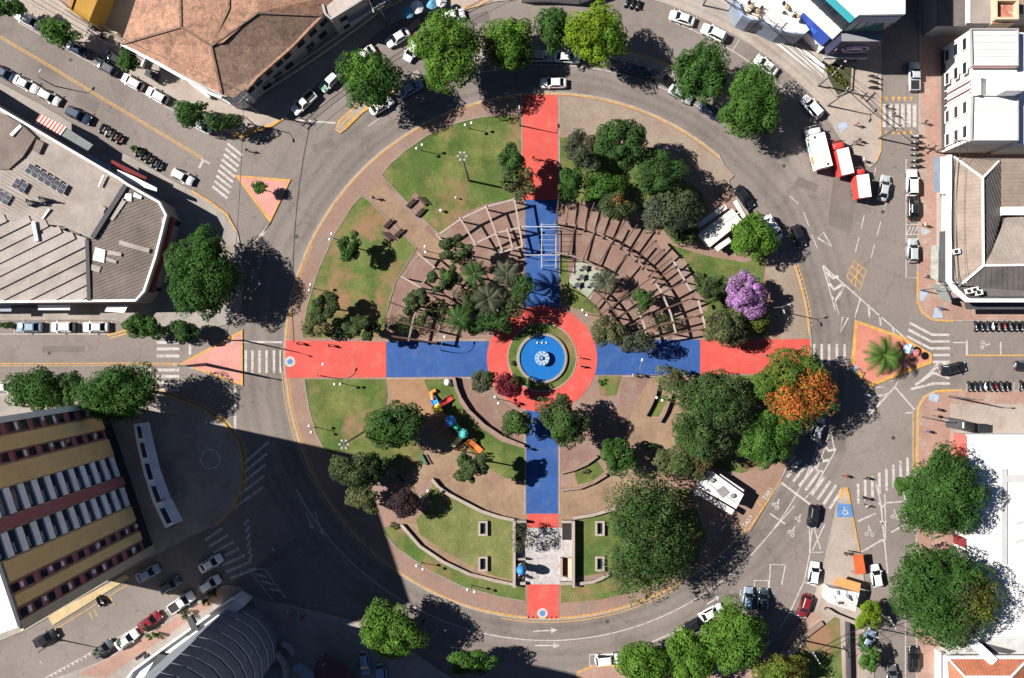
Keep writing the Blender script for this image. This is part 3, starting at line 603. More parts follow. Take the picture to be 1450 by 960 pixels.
def trunk_mesh(mb, base, h0, r, tips):
    """tapered trunk that splits into limbs"""
    b = Vector(base); top = b+Vector((rng.normal()*.15, rng.normal()*.15, h0))
    mb.tube([b+Vector((0, 0, -.05)), b+Vector((0, 0, .3)), (b+top)/2+Vector((.08, .05, 0)), top], [r*1.5, r*1.1, r*.9, r*.75], 9)
    for t in tips:
        t = Vector(t); m_ = top.lerp(t, .5)+Vector((0, 0, .12*(t-top).length)); mb.tube([top-Vector((0, 0, .2)), m_, t], [r*.6, r*.4, r*.13], 6)
NT = [0]
def tree(label, px, py, rx, ry, hc, pal='mid', name='street_tree', cat='tree', lobes=None, dens=140, leaf=.35, sq=.66, open_=0, extra=None, group=None, lobe_r=None, rot=0, nn=0):
    """hc: height of the crown's middle; rx, ry: crown radii in photo pixels at that height"""
    x, y = W(px, py, hc); k = S*(H-hc)/H; a, b = rx*k, ry*k; c = min(hc*.80, sq*sqrt(a*b))
    lobes = lobes or int(12+3.2*a*b/2.2)
    lobes = min(lobes, 64)
    lr = lobe_r or max(.22, .50-.0022*lobes)
    P, Nn, L = crown_points(a, b, c, lobes, dens, open_, lr)
    C = colours(P, GREEN[pal])
    if extra:
        for pal2, fx, fy, rad, frac in extra:      # blossom or lighter foliage around a spot of the crown (crown-relative -1..1)
            d = np.hypot(P[:, 0]/a-fx, P[:, 1]/b-fy)+.16*np.sin(P[:, 0]*2.3+fx*5)*np.cos(P[:, 1]*2.1)
            sel = (d < rad*(.75+.5*rng.random(len(P)))) & (rng.random(len(P)) < frac) & (P[:, 2] > -.35*c); C[sel] = colours(P[sel], GREEN[pal2])
    s = leaf*rng.uniform(.65, 1.35, len(P))
    t = thing(name, label, cat, (x, y, KZ), 0, group)
    P[:, 2] += hc-KZ
    link('crown', leaf_mesh('crown', P, Nn, s, C), t)
    mb = MB(); tips = [(q.x*.75, q.y*.75, hc-KZ+q.z*.6) for q, r in sorted(L, key=lambda z: -z[1])[:6]]
    trunk_mesh(mb, (0, 0, 0), max(.5, hc-KZ-c*.75), max(.08, .055*sqrt(a*b)), tips)
    link('trunk', mb.mesh('trunk', bark_m), t); return t
def shrub(label, px, py, rx, ry, h=1.2, pal='mid', name='shrub', cat='shrub', dens=110, leaf=.24, group=None, open_=0, extra=None):
    x, y = W(px, py, h*.5); a, b = rx*S, ry*S
    P, Nn, L = crown_points(a, b, h*.55, int(7+a*b*3), dens, open_, .42)
    C = colours(P, GREEN[pal])
    if extra: sel = rng.random(len(P)) < extra[1]; C[sel] = colours(P[sel], GREEN[extra[0]])
    P[:, 2] += h*.5; t = thing(name, label, cat, (x, y, KZ), 0, group)
    link('foliage', leaf_mesh('foliage', P, Nn, leaf*rng.uniform(.7, 1.3, len(P)), C), t)
    mb = MB(); trunk_mesh(mb, (0, 0, 0), h*.2, .05, [(q.x*.7, q.y*.7, h*.5+q.z*.6) for q, r in L[:5]]); link('stem', mb.mesh('stem', bark_m), t); return t
def palm(label, px, py, rad, h, pal='pine', nf=16, name='palm_tree', base=None, droop=.55, group=None, leafw=.10):
    """palm: tall ringed trunk and arching fronds of paired leaflets; each frond a part"""
    x, y = W(px, py, h); r = rad*S*(H-h)/H
    t = thing(name, label, 'palm', (x, y, KZ), 0, group)
    mb = MB(); bx, by = (0, 0) if base is None else (W(*base)[0]-x, W(*base)[1]-y)
    mb.tube([(bx, by, -.05), (bx*.55, by*.55, h*.4), (bx*.1, by*.1, h*.8), (0, 0, h-KZ)], [.24, .17, .15, .19], 9); mb.ball((0, 0, h-KZ), .3, 8, 5)
    link('trunk', mb.mesh('trunk', bark_m), t)
    for i in range(nf):
        an = 2*pi*i/nf+rng.uniform(-.15, .15); up = rng.uniform(.15, .75); l = r*rng.uniform(.8, 1.08)
        pts = []
        for j in range(11):
            u = j/10; pts.append(np.array([cos(an)*l*u, sin(an)*l*u, up*l*.55*sin(u*2.2)-droop*l*u*u*.7]))
        P = []; Nn = []; T = []
        V = []; F = []
        for j in range(10):
            for s_ in (-1, 1):
                for q in (0.0, .33, .66):
                    p = pts[j]*(1-q)+pts[j+1]*q; d = pts[j+1]-pts[j]; d /= np.linalg.norm(d); sx = np.cross(d, [0, 0, 1]); sx /= np.linalg.norm(sx)
                    u = (j+q)/10; ll = l*.21*(.35+1.0*sin(pi*min(1, u*.92+.06)))
                    tip = p+(sx*s_*.85+d*.5)*ll+np.array([0, 0, -ll*.35]); o = len(V)
                    V += [p-d*leafw*.5, p+d*leafw*.5, tip]; F.append([o, o+1, o+2])
        me = bpy.data.meshes.new('frond'); me.from_pydata([tuple(v) for v in V], [], F)
        at = me.color_attributes.new('tint', 'FLOAT_COLOR', 'POINT'); C = np.ones((len(V), 4), np.float32)
        C[:, :3] = colours(np.array(V)*.3, [GREEN[pal][i % 3]], .2); at.data.foreach_set('color', C.reshape(-1)); me.materials.append(leaf_m)
        o = link('frond', me, t); o.location = (0, 0, h-KZ+.1)
    return t
G1 = 'trees along the northern ring island'
tree('round bright green tree over the yellow-kerbed western tip of the northern island', 525, 113, 43, 43, 7.0, 'deep', extra=[('bright', -.3, .3, .6, .6)], group=G1)
tree('largest light green tree of the northern island row, covering a half-hidden white car', 633, 72, 51, 50, 8.5, 'bright', group=G1)
tree('light green tree right of the largest northern island tree, crossed by pale wires', 720, 62, 37, 42, 4.6, 'bright', extra=[('mid', .6, -.3, .5, .6)], group=G1)
tree('narrow dark green tree between two lighter crowns on the northern island', 785, 43, 23, 36, 4.6, 'deep', group=G1)
tree('yellow-green tree north of the red path, brightest of the northern row', 844, 52, 41, 44, 6.8, 'lime', extra=[('bright', .7, -.2, .6, .7)], group=G1)
tree('dark green tree touching the mid green one on the north-eastern island', 993, 104, 37, 46, 6.5, 'deep', group=G1)
tree('rounded mid green tree at the eastern end of the northern island', 1062, 148, 46, 49, 6.5, 'mid', group=G1)
tree('tall dark green tree beside the rounded corner of the grey-roofed market building', 287, 387, 49, 67, 6.0, 'deep')
tree('small green tree by the yellow kerb south of the grey-roofed market', 203, 460, 26, 20, 4, 'deep'); tree('small shaded tree between market corner and western crosswalk', 259, 468, 20, 17, 3.4, 'dark')
tree('dark green street tree at the far left beneath the western road', 58, 554, 44, 32, 6.5, 'deep'); tree('dark crown squeezed between two larger trees above the banded tower', 100, 551, 20, 28, 6, 'dark')
tree('broad green tree over the north corner of the banded tower', 167, 556, 56, 40, 8, 'deep', extra=[('mid', 0, -.2, .5, .6)])
tree('low green tree over parked cars at the top left street', 83, 45, 27, 20, 4.5, 'mid'); tree('green tree cut off by the top left corner of the photo', 12, 10, 22, 15, 4.5, 'deep'); tree('narrow leafy tree by the clay-roofed house gate', 184, 85, 15, 20, 4, 'deep')
tree('green kerbside tree partly covering a parked white car on the diagonal street', 268, 160, 26, 18, 4, 'deep'); tree('sparse dark tree in the shade before the rounded white corner', 314, 173, 23, 17, 4, 'dark', open_=.3)
tree('tiny shrubby tree on the pink northwest traffic island', 366, 265, 13, 9, 2.6, 'mid', leaf=.28)
# plaza, north-west quarter
tree('small round dark tree alone on the western lawn', 496, 347, 16, 21, 4.2, 'deep', name='plaza_tree')
tree('clumpy olive-dark tree at the western lawn edge', 461, 436, 25, 24, 4.5, 'pine', name='plaza_tree', lobes=13, lobe_r=.36); tree('pale olive low tree above the western red path', 447, 460, 20, 19, 3, 'olive', name='plaza_tree', open_=.35)
tree('dark green tree overhanging the western red path', 513, 464, 27, 23, 5, 'pine', name='plaza_tree', lobes=16, lobe_r=.34)
PN = 'dark pines among the western pergolas'
tree('spreading dark pine over the end of the north-western pergola', 645, 353, 28, 21, 7, 'pine', name='pine_tree', lobes=16, lobe_r=.30, group=PN, open_=.1)
tree('green pine beside the bright sand gap of the western pergola', 628, 395, 22, 24, 6.5, 'pine', name='pine_tree', lobes=13, lobe_r=.33, extra=[('mid', -.2, .2, .6, .5)], group=PN)
tree('olive pine above the paved bays west of the blue path', 591, 432, 30, 26, 6.5, 'pine', name='pine_tree', lobes=15, lobe_r=.30, extra=[('olive', 0, .1, .5, .5)], group=PN)
for k, (a, b, r, h, l) in enumerate(((672, 388, 22, 7.0, 'dark-fronded palm right of the pale sand gap'), (718, 388, 22, 6.6, 'grey-green palm nearest the white-framed blue gate'), (692, 424, 25, 7.5, 'grey palm in the middle of the western palm cluster'), (650, 452, 23, 6.6, 'palm leaning over the western pergola edge'))):
    palm(l, a, b, r, h, 'greyg' if k in (1, 2) else 'dark', 12, group='palms of the western cluster')
tree('thin greyish tree above the palm cluster', 662, 372, 18, 14, 5, 'greyg', name='plaza_tree', open_=.5, leaf=.3); tree('sparse dark tree between palms and blue path', 724, 432, 20, 18, 5.5, 'pine', name='plaza_tree', open_=.4); tree('sparse dark tree below the palm cluster', 676, 462, 22, 14, 4.5, 'dark', name='plaza_tree', open_=.35); tree('loose olive tree over the western pergola arm', 622, 440, 20, 18, 5, 'olive', name='plaza_tree', open_=.4)
tree('dark shade tree north-west of the red ring', 702, 454, 24, 19, 5, 'dark', name='plaza_tree', open_=.4); tree('dark shade tree over the blue path below the white frame', 738, 408, 19, 20, 6, 'dark', name='plaza_tree', open_=.4); tree('low dark tree filling gaps among the palms', 672, 425, 20, 22, 4, 'pine', name='plaza_tree', open_=.55)
tree('dark green tree on the left edge of the northern red path', 724, 226, 17, 22, 6, 'dark', name='plaza_tree'); tree('mottled brown-green tree overhanging the northern red path', 735, 258, 24, 24, 5.5, 'olive', name='plaza_tree', extra=[('rust', .4, .2, .6, .4), ('dark', -.5, .3, .5, .5)])
# north-east quarter
tree('tall dark tree at the top of the north-eastern thicket', 880, 203, 36, 37, 8, 'dark', name='plaza_tree', lobes=26); tree('pale olive tree with pinkish tips beside the northern red path', 823, 213, 27, 25, 5, 'greyg', name='plaza_tree', extra=[('rust', .3, .2, .4, .3)])
tree('dark tree with lumpy crown in the north-eastern thicket', 930, 243, 36, 33, 7, 'dark', name='plaza_tree', lobes=24); tree('greyish sage tree beside the pale-roofed stall', 948, 300, 40, 34, 6, 'greyg', name='plaza_tree', extra=[('pine', .3, .3, .7, .5)])
tree('bright grass-green bushy tree above the north-eastern pergola', 850, 262, 32, 19, 3.4, 'mid', name='plaza_tree', leaf=.3); tree('green tree with small orange flowers by the pergola rim', 876, 292, 25, 19, 4, 'pine', name='plaza_tree', extra=[('orange', .1, .5, .45, .3)]); tree('dark tree tight against the red and blue path joint', 805, 262, 20, 24, 4.2, 'deep', name='plaza_tree')
tree('dark low tree left of the pale-roofed stall', 972, 328, 18, 17, 3.5, 'pine', name='plaza_tree', open_=.2); tree('bright green rounded tree beside the pale-roofed stall', 1066, 338, 33, 34, 4.3, 'bright', name='plaza_tree', lobes=26)
tree('purple blossoming tree near the eastern lawn', 1055, 417, 32, 30, 5, 'purple', name='blossom_tree', lobes=24, leaf=.34); tree('dark leafy tree left of the purple blossom tree', 1010, 408, 27, 17, 3.5, 'pine', name='plaza_tree', open_=.15)
tree('olive tree above the eastern blue and red joint', 1026, 463, 34, 25, 4.6, 'olive', name='plaza_tree', extra=[('pine', .5, .4, .7, .5)]); tree('yellow-green small tree under the purple blossom', 1072, 452, 20, 17, 3.2, 'yellowg', name='plaza_tree', leaf=.3, extra=[('pine', -.4, -.2, .6, .6)])
tree('small green tree inside the eastern pergola', 912, 427, 17, 17, 4, 'pine', name='plaza_tree', extra=[('mid', -.2, .2, .7, .6)]); palm('short palm beside the green table deck', 858, 397, 22, 4, 'greyg', 12)
tree('pale olive tree north of the eastern blue path', 862, 470, 24, 22, 4, 'olive', name='plaza_tree', open_=.1); tree('bare grey-green tree shading the eastern blue path', 905, 485, 28, 17, 5, 'greyg', name='plaza_tree', open_=.55)
# southern half
tree('grey-green small tree touching the maroon tree', 684, 539, 18, 17, 4, 'greyg', name='plaza_tree', extra=[('pine', .4, .2, .6, .6)]); tree('maroon-leaved tree at the fountain ring', 718, 543, 19, 18, 4.5, 'maroon', name='red_leaf_tree', leaf=.32, extra=[('dark', .8, .3, .5, .7)])
tree('round green tree at the head of the southern blue path', 734, 600, 21, 23, 5, 'pine', name='plaza_tree', extra=[('mid', 0, 0, .8, .5)]); tree('large dark tree on the right of the southern blue path', 799, 596, 34, 35, 6.5, 'pine', name='plaza_tree', lobes=30, extra=[('mid', -.3, -.2, .7, .5)])
tree('large dark green tree shading the playground', 562, 602, 40, 37, 6.5, 'dark', name='plaza_tree', lobes=30, extra=[('mid', -.6, -.3, .6, .5)])
tree('tall pine-like tree between playground and sandy path', 667, 660, 27, 26, 8, 'pine', name='plaza_tree', lobes=14, lobe_r=.36)
tree('dark olive tree at the edge of the tower shadow', 503, 667, 31, 26, 5, 'pine', name='plaza_tree', extra=[('olive', -.2, .2, .5, .4)]); tree('dark crown right of the olive tree by the tower shadow', 530, 664, 20, 22, 4, 'dark', name='plaza_tree'); tree('pale olive tree just below the dark olive one', 514, 706, 25, 20, 4.5, 'olive', name='plaza_tree'); tree('dark plum-leaved tree by the sandy path bend', 572, 711, 27, 19, 4, 'plum', name='red_leaf_tree', leaf=.32)
tree('compact dark tree on the sandy path south-east', 877, 645, 27, 24, 4.5, 'deep', name='plaza_tree'); tree('low olive tree beside the white kiosk', 962, 657, 32, 23, 4, 'olive', name='plaza_tree', extra=[('deep', .1, .1, .6, .5)]); tree('greenish-brown tree at the white kiosk roof edge', 990, 655, 18, 22, 4, 'olive', name='plaza_tree', extra=[('rust', 0, 0, .7, .4)])
tree('big dark tree below the eastern red path, topmost of the pair', 1014, 568, 52, 45, 7.5, 'pine', name='plaza_tree', lobes=44, extra=[('deep', -.3, 0, .8, .5)]); tree('big dark tree left of the flame tree, lower of the pair', 995, 617, 40, 38, 6.5, 'pine', name='plaza_tree', lobes=30, extra=[('deep', -.3, 0, .8, .5)])
tree('mid green tree south of the orange flame tree', 1082, 622, 40, 40, 5.5, 'mid', name='plaza_tree', lobes=30); tree('flame tree with bright orange blossom over green leaves', 1124, 548, 58, 52, 7.5, 'mid', name='flame_tree', lobes=44, extra=[('yellowg', -.4, .6, .7, .5), ('orange', .3, -.22, .62, .72), ('orange', -.35, -.45, .42, .75), ('orange', .75, .1, .4, .6)])
tree('thin olive tree by the eastern blue path benches', 950, 536, 22, 20, 4, 'olive', name='plaza_tree', open_=.3)
tree('huge dark green tree south-east of the monument court', 918, 764, 64, 84, 9, 'pine', name='plaza_tree', lobes=64, dens=80, extra=[('deep', 0, 0, .95, .6)]); tree('thin grey-green tree over the monument court', 741, 762, 18, 22, 3.4, 'greyg', name='plaza_tree', open_=.5, leaf=.26)
palm('green palm on the red eastern traffic island', 1252, 503, 31, 4.4, 'mid', 17, leafw=.12)
tree('large dark green street tree against the white roof, upper of two', 1337, 697, 60, 62, 7.2, 'deep', lobes=60, sq=.55); tree('low green tree left of the upper street tree by the white roof', 1284, 690, 18, 15, 4, 'mid')
tree('large street tree with a yellow-green side, lower of two by the white roof', 1335, 843, 75, 74, 7.4, 'deep', lobes=64, sq=.5, extra=[('olive', .35, .05, .32, .75), ('olive', .4, -.5, .28, .7), ('yellowg', .74, .0, .42, .85)])
tree('small lime-green round tree beside the cluttered kiosk', 1231, 871, 19, 21, 3.6, 'lime', leaf=.32); tree('small green tree on the reddish walk at the bottom', 1228, 930, 15, 20, 3.5, 'mid', leaf=.32)
G2 = 'trees along the southern kerb'
tree('bright green tree left on the southern kerb', 554, 893, 46, 38, 6.5, 'bright', extra=[('mid', .5, 0, .6, .5)], group=G2); tree('low green crown at the bottom edge left of centre', 671, 940, 33, 18, 5.5, 'mid', group=G2)
tree('rounded light green tree shading two parked cars in the south', 1040, 901, 43, 49, 7, 'bright', extra=[('mid', .3, -.2, .7, .5)], group=G2); tree('light green tree second from the right in the southern row', 977, 930, 40, 40, 6.5, 'bright', group=G2); tree('light green tree right of the white car at the bottom', 910, 945, 39, 38, 6.5, 'bright', group=G2)
tree('yellowish tree with orange tips at the bottom edge', 1105, 950, 38, 25, 5, 'yellowg', extra=[('rust', .6, 0, .6, .4), ('mid', -.3, .2, .5, .5)])
# planted beds and shrubs
for k in range(7):
    for j in range(3):
        if (k, j) in ((5, 2), (6, 2), (6, 1)): continue
        shrub('yellow-green shrub in the corner bed, %s row, %s from the top' % (('left', 'middle', 'right')[j], ('first', 'second', 'third', 'fourth', 'fifth', 'sixth', 'seventh')[k]), 1172+5.2*k*.8+j*3.4, 98+5*k*.95+j*-3+3*j, 3.2, 3.2, .7, 'yellowg', group='yellow-green shrubs of the corner bed', leaf=.2, dens=150)
for k, (a, b, l) in enumerate(((142, 922, 'lowest'), (172, 910, 'second'), (209, 886, 'third'), (216, 899, 'fourth, paired'), (262, 869, 'fifth'), (292, 853, 'sixth'), (301, 838, 'topmost'))):
    shrub('leafy shrub in the pink strip beside the dark tower, %s from the bottom' % l, a, b, 9-(k % 3)*1.6, 7, 1.6, 'deep' if k % 2 else 'pine', group='shrubs in the pink strip')
shrub('low hedge clump beneath the northern street kerb', 100, 158, 9, 4, .8, 'mid'); shrub('green hedge strip beside the parked silver car', 10, 460, 14, 6, 1.0, 'deep'); shrub('dark bush among parked motorcycles on the diagonal street', 194, 213, 9, 7, 1.3, 'dark')
shrub('small weedy tuft at the lawn tip by the tower shadow', 560, 744, 8, 5, .5, 'olive'); shrub('pale shrub left of the fountain lawn', 727, 513, 4, 5, .7, 'greyg'); shrub('round dark shrub in the sandy south-east path', 935, 640, 7, 7, 1.2, 'greyg'); shrub('dark shrub beside the sandy path lamp', 921, 632, 10, 6, 1.4, 'dark')
shrub('flower shrub in the small southern garden bed', 829, 667, 6, 4, .5, 'greyg', extra=('maroon', .25)); shrub('low plants by the red path edge south-east', 852, 540, 7, 5, .5, 'mid'); shrub('dark vine mesh on the western pergola bays beside the blue path', 580, 458, 34, 14, 3.3, 'dark', name='pergola_vine', cat='vine', open_=.45); shrub('greyish vine on the pergola between sand gap and palms', 655, 418, 20, 16, 3.3, 'greyg', name='pergola_vine', cat='vine', open_=.5); shrub('vine cover on the eastern pergola end above the blue path', 935, 455, 26, 14, 3.2, 'pine', name='pergola_vine', cat='vine', open_=.5); shrub('creeper along the eastern pergola side', 988, 395, 6, 14, 1.8, 'pine', open_=.2); shrub('second creeper on the eastern pergola corner', 1000, 420, 8, 9, 2.2, 'olive', open_=.3)
shrub('dark foliage clump beside the palm cluster lamp', 700, 440, 9, 9, 2.0, 'dark'); shrub('climber on the small arbour by the red path', 1060, 465, 9, 7, 2.4, 'pine'); shrub('weedy shrub at the clay-roofed house forecourt', 146, 52, 7, 6, 1.2, 'plum'); shrub('green shrub on the bottom right walk', 1220, 905, 6, 10, 1.2, 'mid')
# ---------------------------------------------------------------- buildings
def corr(name, c, amp=.18, c2=None):
    return mat(name, c, .7, var=(.35, amp), fine=(2.5, .10), c2=c2, thr=(.22, .48, .70) if c2 else None, spec=.25)
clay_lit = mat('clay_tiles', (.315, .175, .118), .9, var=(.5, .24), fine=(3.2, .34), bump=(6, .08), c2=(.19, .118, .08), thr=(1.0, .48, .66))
clay_dark = mat('shaded_clay_tiles', (.19, .125, .092), .9, var=(.6, .22), fine=(3.2, .35), bump=(6, .08), c2=(.13, .085, .065), thr=(1.3, .50, .64))  # darker tile copy: south-east slope's shade put into the colour; ridges reuse it
clay_red = mat('red_roof_tiles', (.34, .125, .07), .9, var=(.5, .2), fine=(4, .2))
roof_grey = corr('pale_roof_sheet', (.27, .232, .208), .14, (.225, .185, .162)); roof_pale = corr('pale_corrugated_roof', (.29, .258, .238), .12, (.225, .192, .172))
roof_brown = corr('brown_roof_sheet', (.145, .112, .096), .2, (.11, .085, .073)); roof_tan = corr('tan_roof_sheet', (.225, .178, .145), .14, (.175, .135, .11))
roof_slate = corr('slate_roof_sheet', (.125, .110, .104), .2, (.09, .079, .074)); roof_white = mat('white_roof', (.64, .635, .63), .75, var=(.12, .08), fine=(1.2, .06), c2=(.50, .48, .46), thr=(.35, .56, .78))
mustard = mat('mustard_render', (.80, .55, .24), .85, var=(.3, .08), fine=(2.5, .06)); maroon_m = mat('maroon_panel', (.36, .13, .135), .8, var=(.4, .12), fine=(3, .1))
pale_louvre = mat('pale_louvre', (.84, .86, .85), .7, var=(.5, .1)); beige_wall = mat('beige_render', (.50, .41, .28), .85, var=(.4, .1))
navy = mat('navy_sign', (.035, .035, .075), .5, var=(.5, .1)); cobalt = mat('cobalt_panel', (.02, .07, .40), .45, var=(.4, .08)); cyan_m = mat('cyan_panel', (.05, .42, .48), .4, var=(.4, .06))
teal_glass = mat('teal_glass', (.05, .13, .125), .15, spec=.6, var=(.4, .25)); dark_blue_glass = mat('dark_blue_glass', (.012, .025, .04), .12, spec=.6, var=(.3, .2))
blue_grey = mat('blue_grey_sheet', (.22, .25, .32), .6, var=(.4, .08)); coral = mat('coral_wall', (.52, .12, .10), .8, var=(.4, .08)); charcoal = mat('charcoal_wall', (.06, .06, .065), .8, var=(.4, .15))
frame_white = mat('white_window_frame', (.6, .6, .58), .6, var=(2, .05)); pinkish = mat('pink_coping', (.42, .22, .20), .8, var=(1, .1))
def house(name, label, px, py, cat='building', group=None):
    x, y = W(px, py); return thing(name, label, cat, (x, y, 0), 0, group)
def block(par, name, pts, z0, z1, m, ms=None):
    """walls given by the photo position of their top corners at height z1"""
    return MB().prism(PW(pts, z1), z0, z1, 0, 1).build(name, [m, ms or m], par)
def coping(par, pts, h, wd, ht, m, name='parapet', closed=True, side=0):
    return MB().strip(PW(pts, h), wd, h-.2, h+ht, closed=closed, side=side).build(name, m, par)
from mathutils.geometry import tessellate_polygon
def tris_of(P):
    v = [W3(*p) for p in P]; T = tessellate_polygon([[Vector((q.x, q.y, 0)) for q in v]]); out = []
    for t in T:
        t = list(t); nz = (v[t[1]]-v[t[0]]).cross(v[t[2]]-v[t[0]]).z
        if abs(nz) < 1e-6: continue
        out.append(t if nz > 0 else t[::-1])
    return v, out
def plane3(par, name, P, m, thick=.12):
    """roof plane from photo positions with heights (px, py, h)"""
    v, T = tris_of(P); n = len(v); lo = [p-Vector((0, 0, thick)) for p in v]
    return MB().add(v+lo, T+[[n+i for i in t[::-1]] for t in T]+[[i, n+i, n+(i+1) % n, (i+1) % n] for i in range(n)]).build(name, m, par)
def ribs(par, P, d, sp, wd, ht, m, name='roof_rib', stuff=True):
    """raised ribs that run along direction d (photo degrees) over a roof plane; joined as one part"""
    V, T = tris_of(P); a = hd(d); dx, dy = cos(a), sin(a); px_, py_ = -dy, dx; mb = MB()
    for t in T:
        v = [V[i] for i in t]; S_ = [p.x*px_+p.y*py_ for p in v]; s = math.ceil(min(S_)/sp)*sp
        while s < max(S_):
            Q = []
            for i in range(3):
                sa, sb = S_[i]-s, S_[(i+1) % 3]-s
                if (sa < 0) != (sb < 0): Q.append(v[i].lerp(v[(i+1) % 3], sa/(sa-sb)))
            if len(Q) == 2 and (Q[1]-Q[0]).length > .12: mb.beam(Q[0]+Vector((0, 0, ht*.3)), Q[1]+Vector((0, 0, ht*.3)), wd, ht, 0)
            s += sp
    o = mb.build(name, m, par)
    if stuff: o['kind'] = 'stuff'
    return o
WM = {}
def window_meshes(w_, h_, fm, gm):
    k = (round(w_, 2), round(h_, 2), fm.name, gm.name)
    if k not in WM:
        t = .09; f = MB()
        f.box((0, .03, h_/2-t/2), (w_, .14, t)); f.box((0, .05, -h_/2+t/2), (w_+.1, .2, t)); f.box((-w_/2+t/2, .03, 0), (t, .14, h_-2*t)); f.box((w_/2-t/2, .03, 0), (t, .14, h_-2*t))
        p = MB().box((0, .0, 0), (w_-2*t, .08, h_-2*t))
        WM[k] = (f.mesh('window', fm), p.mesh('pane', gm))
    return WM[k]
def windows(par, a, b, us, zs, w_, h_, fm=None, gm=None, out=0.0):
    """windows on the wall from photo point a to b (ground); outward is left of a->b as seen in the photo"""
    A, B = Vector(W(*a)), Vector(W(*b)); d = B-A; an = atan2(d.y, d.x); L = Vector(par.location); n_ = Vector((-d.y, d.x)).normalized()*out; A = A+n_
    f, p = window_meshes(w_, h_, fm or frame_white, gm or glass)
    for z in zs:
        for u in us:
            q = A+d*u; o = link('window', f, par); o.location = (q.x-L.x, q.y-L.y, z-L.z); o.rotation_euler = (0, 0, an); c = link('pane', p, o)
def wallbox(par, name, a, b, u0, u1, z0, z1, out, m, inn=.1):
    A, B = Vector(W(*a)), Vector(W(*b)); d = B-A; n = Vector((-d.y, d.x)).normalized(); q0 = A+d*u0; q1 = A+d*u1
    return MB().prism([tuple(q0-n*inn), tuple(q1-n*inn), tuple(q1+n*out), tuple(q0+n*out)], z0, z1).build(name, m, par)
# ---- clay-tiled corner house, north-west
h = house('corner_house', 'clay-tiled corner house with many hips and a rounded white corner', 320, 80)
top = [(178, 58), (208, 78), (300, 130), (316, 137), (332, 136), (345, 126), (362, 108), (410, 66), (462, 18), (490, -10), (500, -90), (140, -90), (215, -20)]
MB().prism(PW(top, 6.8), 0, 6.8, 0, 0).build('wall', grey_wall, h)
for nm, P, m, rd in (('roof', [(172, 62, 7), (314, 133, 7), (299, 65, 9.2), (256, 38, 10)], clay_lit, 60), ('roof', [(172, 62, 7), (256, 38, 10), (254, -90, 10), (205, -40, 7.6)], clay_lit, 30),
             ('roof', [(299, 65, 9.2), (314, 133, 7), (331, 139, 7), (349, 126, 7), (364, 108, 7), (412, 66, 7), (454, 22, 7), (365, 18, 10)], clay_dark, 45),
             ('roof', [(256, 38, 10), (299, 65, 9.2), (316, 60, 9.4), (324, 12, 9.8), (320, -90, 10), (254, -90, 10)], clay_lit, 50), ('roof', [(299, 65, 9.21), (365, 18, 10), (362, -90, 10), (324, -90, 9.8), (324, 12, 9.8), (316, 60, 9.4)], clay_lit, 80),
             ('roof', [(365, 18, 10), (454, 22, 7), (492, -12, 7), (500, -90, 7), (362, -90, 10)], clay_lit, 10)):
    plane3(h, nm, P, m)
for P in ([(299, 65, 9.25), (256, 38, 10)], [(256, 38, 10.02), (172, 62, 7.05)], [(299, 65, 9.25), (314, 133, 7.05)], [(299, 65, 9.3), (365, 18, 10.05)], [(365, 18, 10.05), (454, 22, 7.05)], [(256, 38, 10.05), (254, -90, 10.05)], [(299, 65, 9.3), (324, 12, 9.9)], [(324, 12, 9.9), (322, -60, 10)]):
    MB().beam(W3(*P[0]), W3(*P[1]), .34, .2).build('ridge_tile', clay_dark, h)
coping(h, [(172, 62), (208, 81), (300, 133), (314, 138)], 6.9, .5, .12, white_wall, 'gutter', False); coping(h, [(349, 127), (364, 109), (412, 67), (456, 22)], 6.95, .4, .1, clay_lit, 'gutter', False)
ks = 140/133.2
bp = lambda p, k=ks: (CX+(p[0]-CX)/k, CY+(p[1]-CY)/k)
a, b = bp((316, 137)), bp((208, 78)); wallbox(h, 'white_wall', a, b, .0, 1, 0, 6.4, .08, white_wall)
windows(h, a, b, (.12, .35, .6, .82), (1.6, 4.6), 1.5, 1.3); wallbox(h, 'sill_band', a, b, 0, 1, 3.0, 3.3, .2, white_wall)
for p, q in (((345, 126), (332, 136)), ((332, 136), (316, 137))):
    a, b = bp(p), bp(q); wallbox(h, 'white_wall', a, b, .02, .98, 0, 6.3, .09, white_wall); windows(h, a, b, (.5,), (4.8,), 1.2, 1.5)
a, b = bp((410, 66)), bp((345, 126)); windows(h, a, b, (.12, .3, .52, .75, .92), (4.9,), 1.5, 1.7, grey_wall); windows(h, a, b, (.2, .45, .7), (1.6,), 1.8, 2.2, grey_wall)
a, b = bp((462, 18)), bp((410, 66)); windows(h, a, b, (.15, .45, .78), (4.9,), 1.7, 1.8, grey_wall); windows(h, a, b, (.3, .65), (1.6,), 1.8, 2.2, grey_wall)
windows(h, bp((208, 78)), bp((178, 58)), (.5,), (4.6,), 1.3, 1.3)
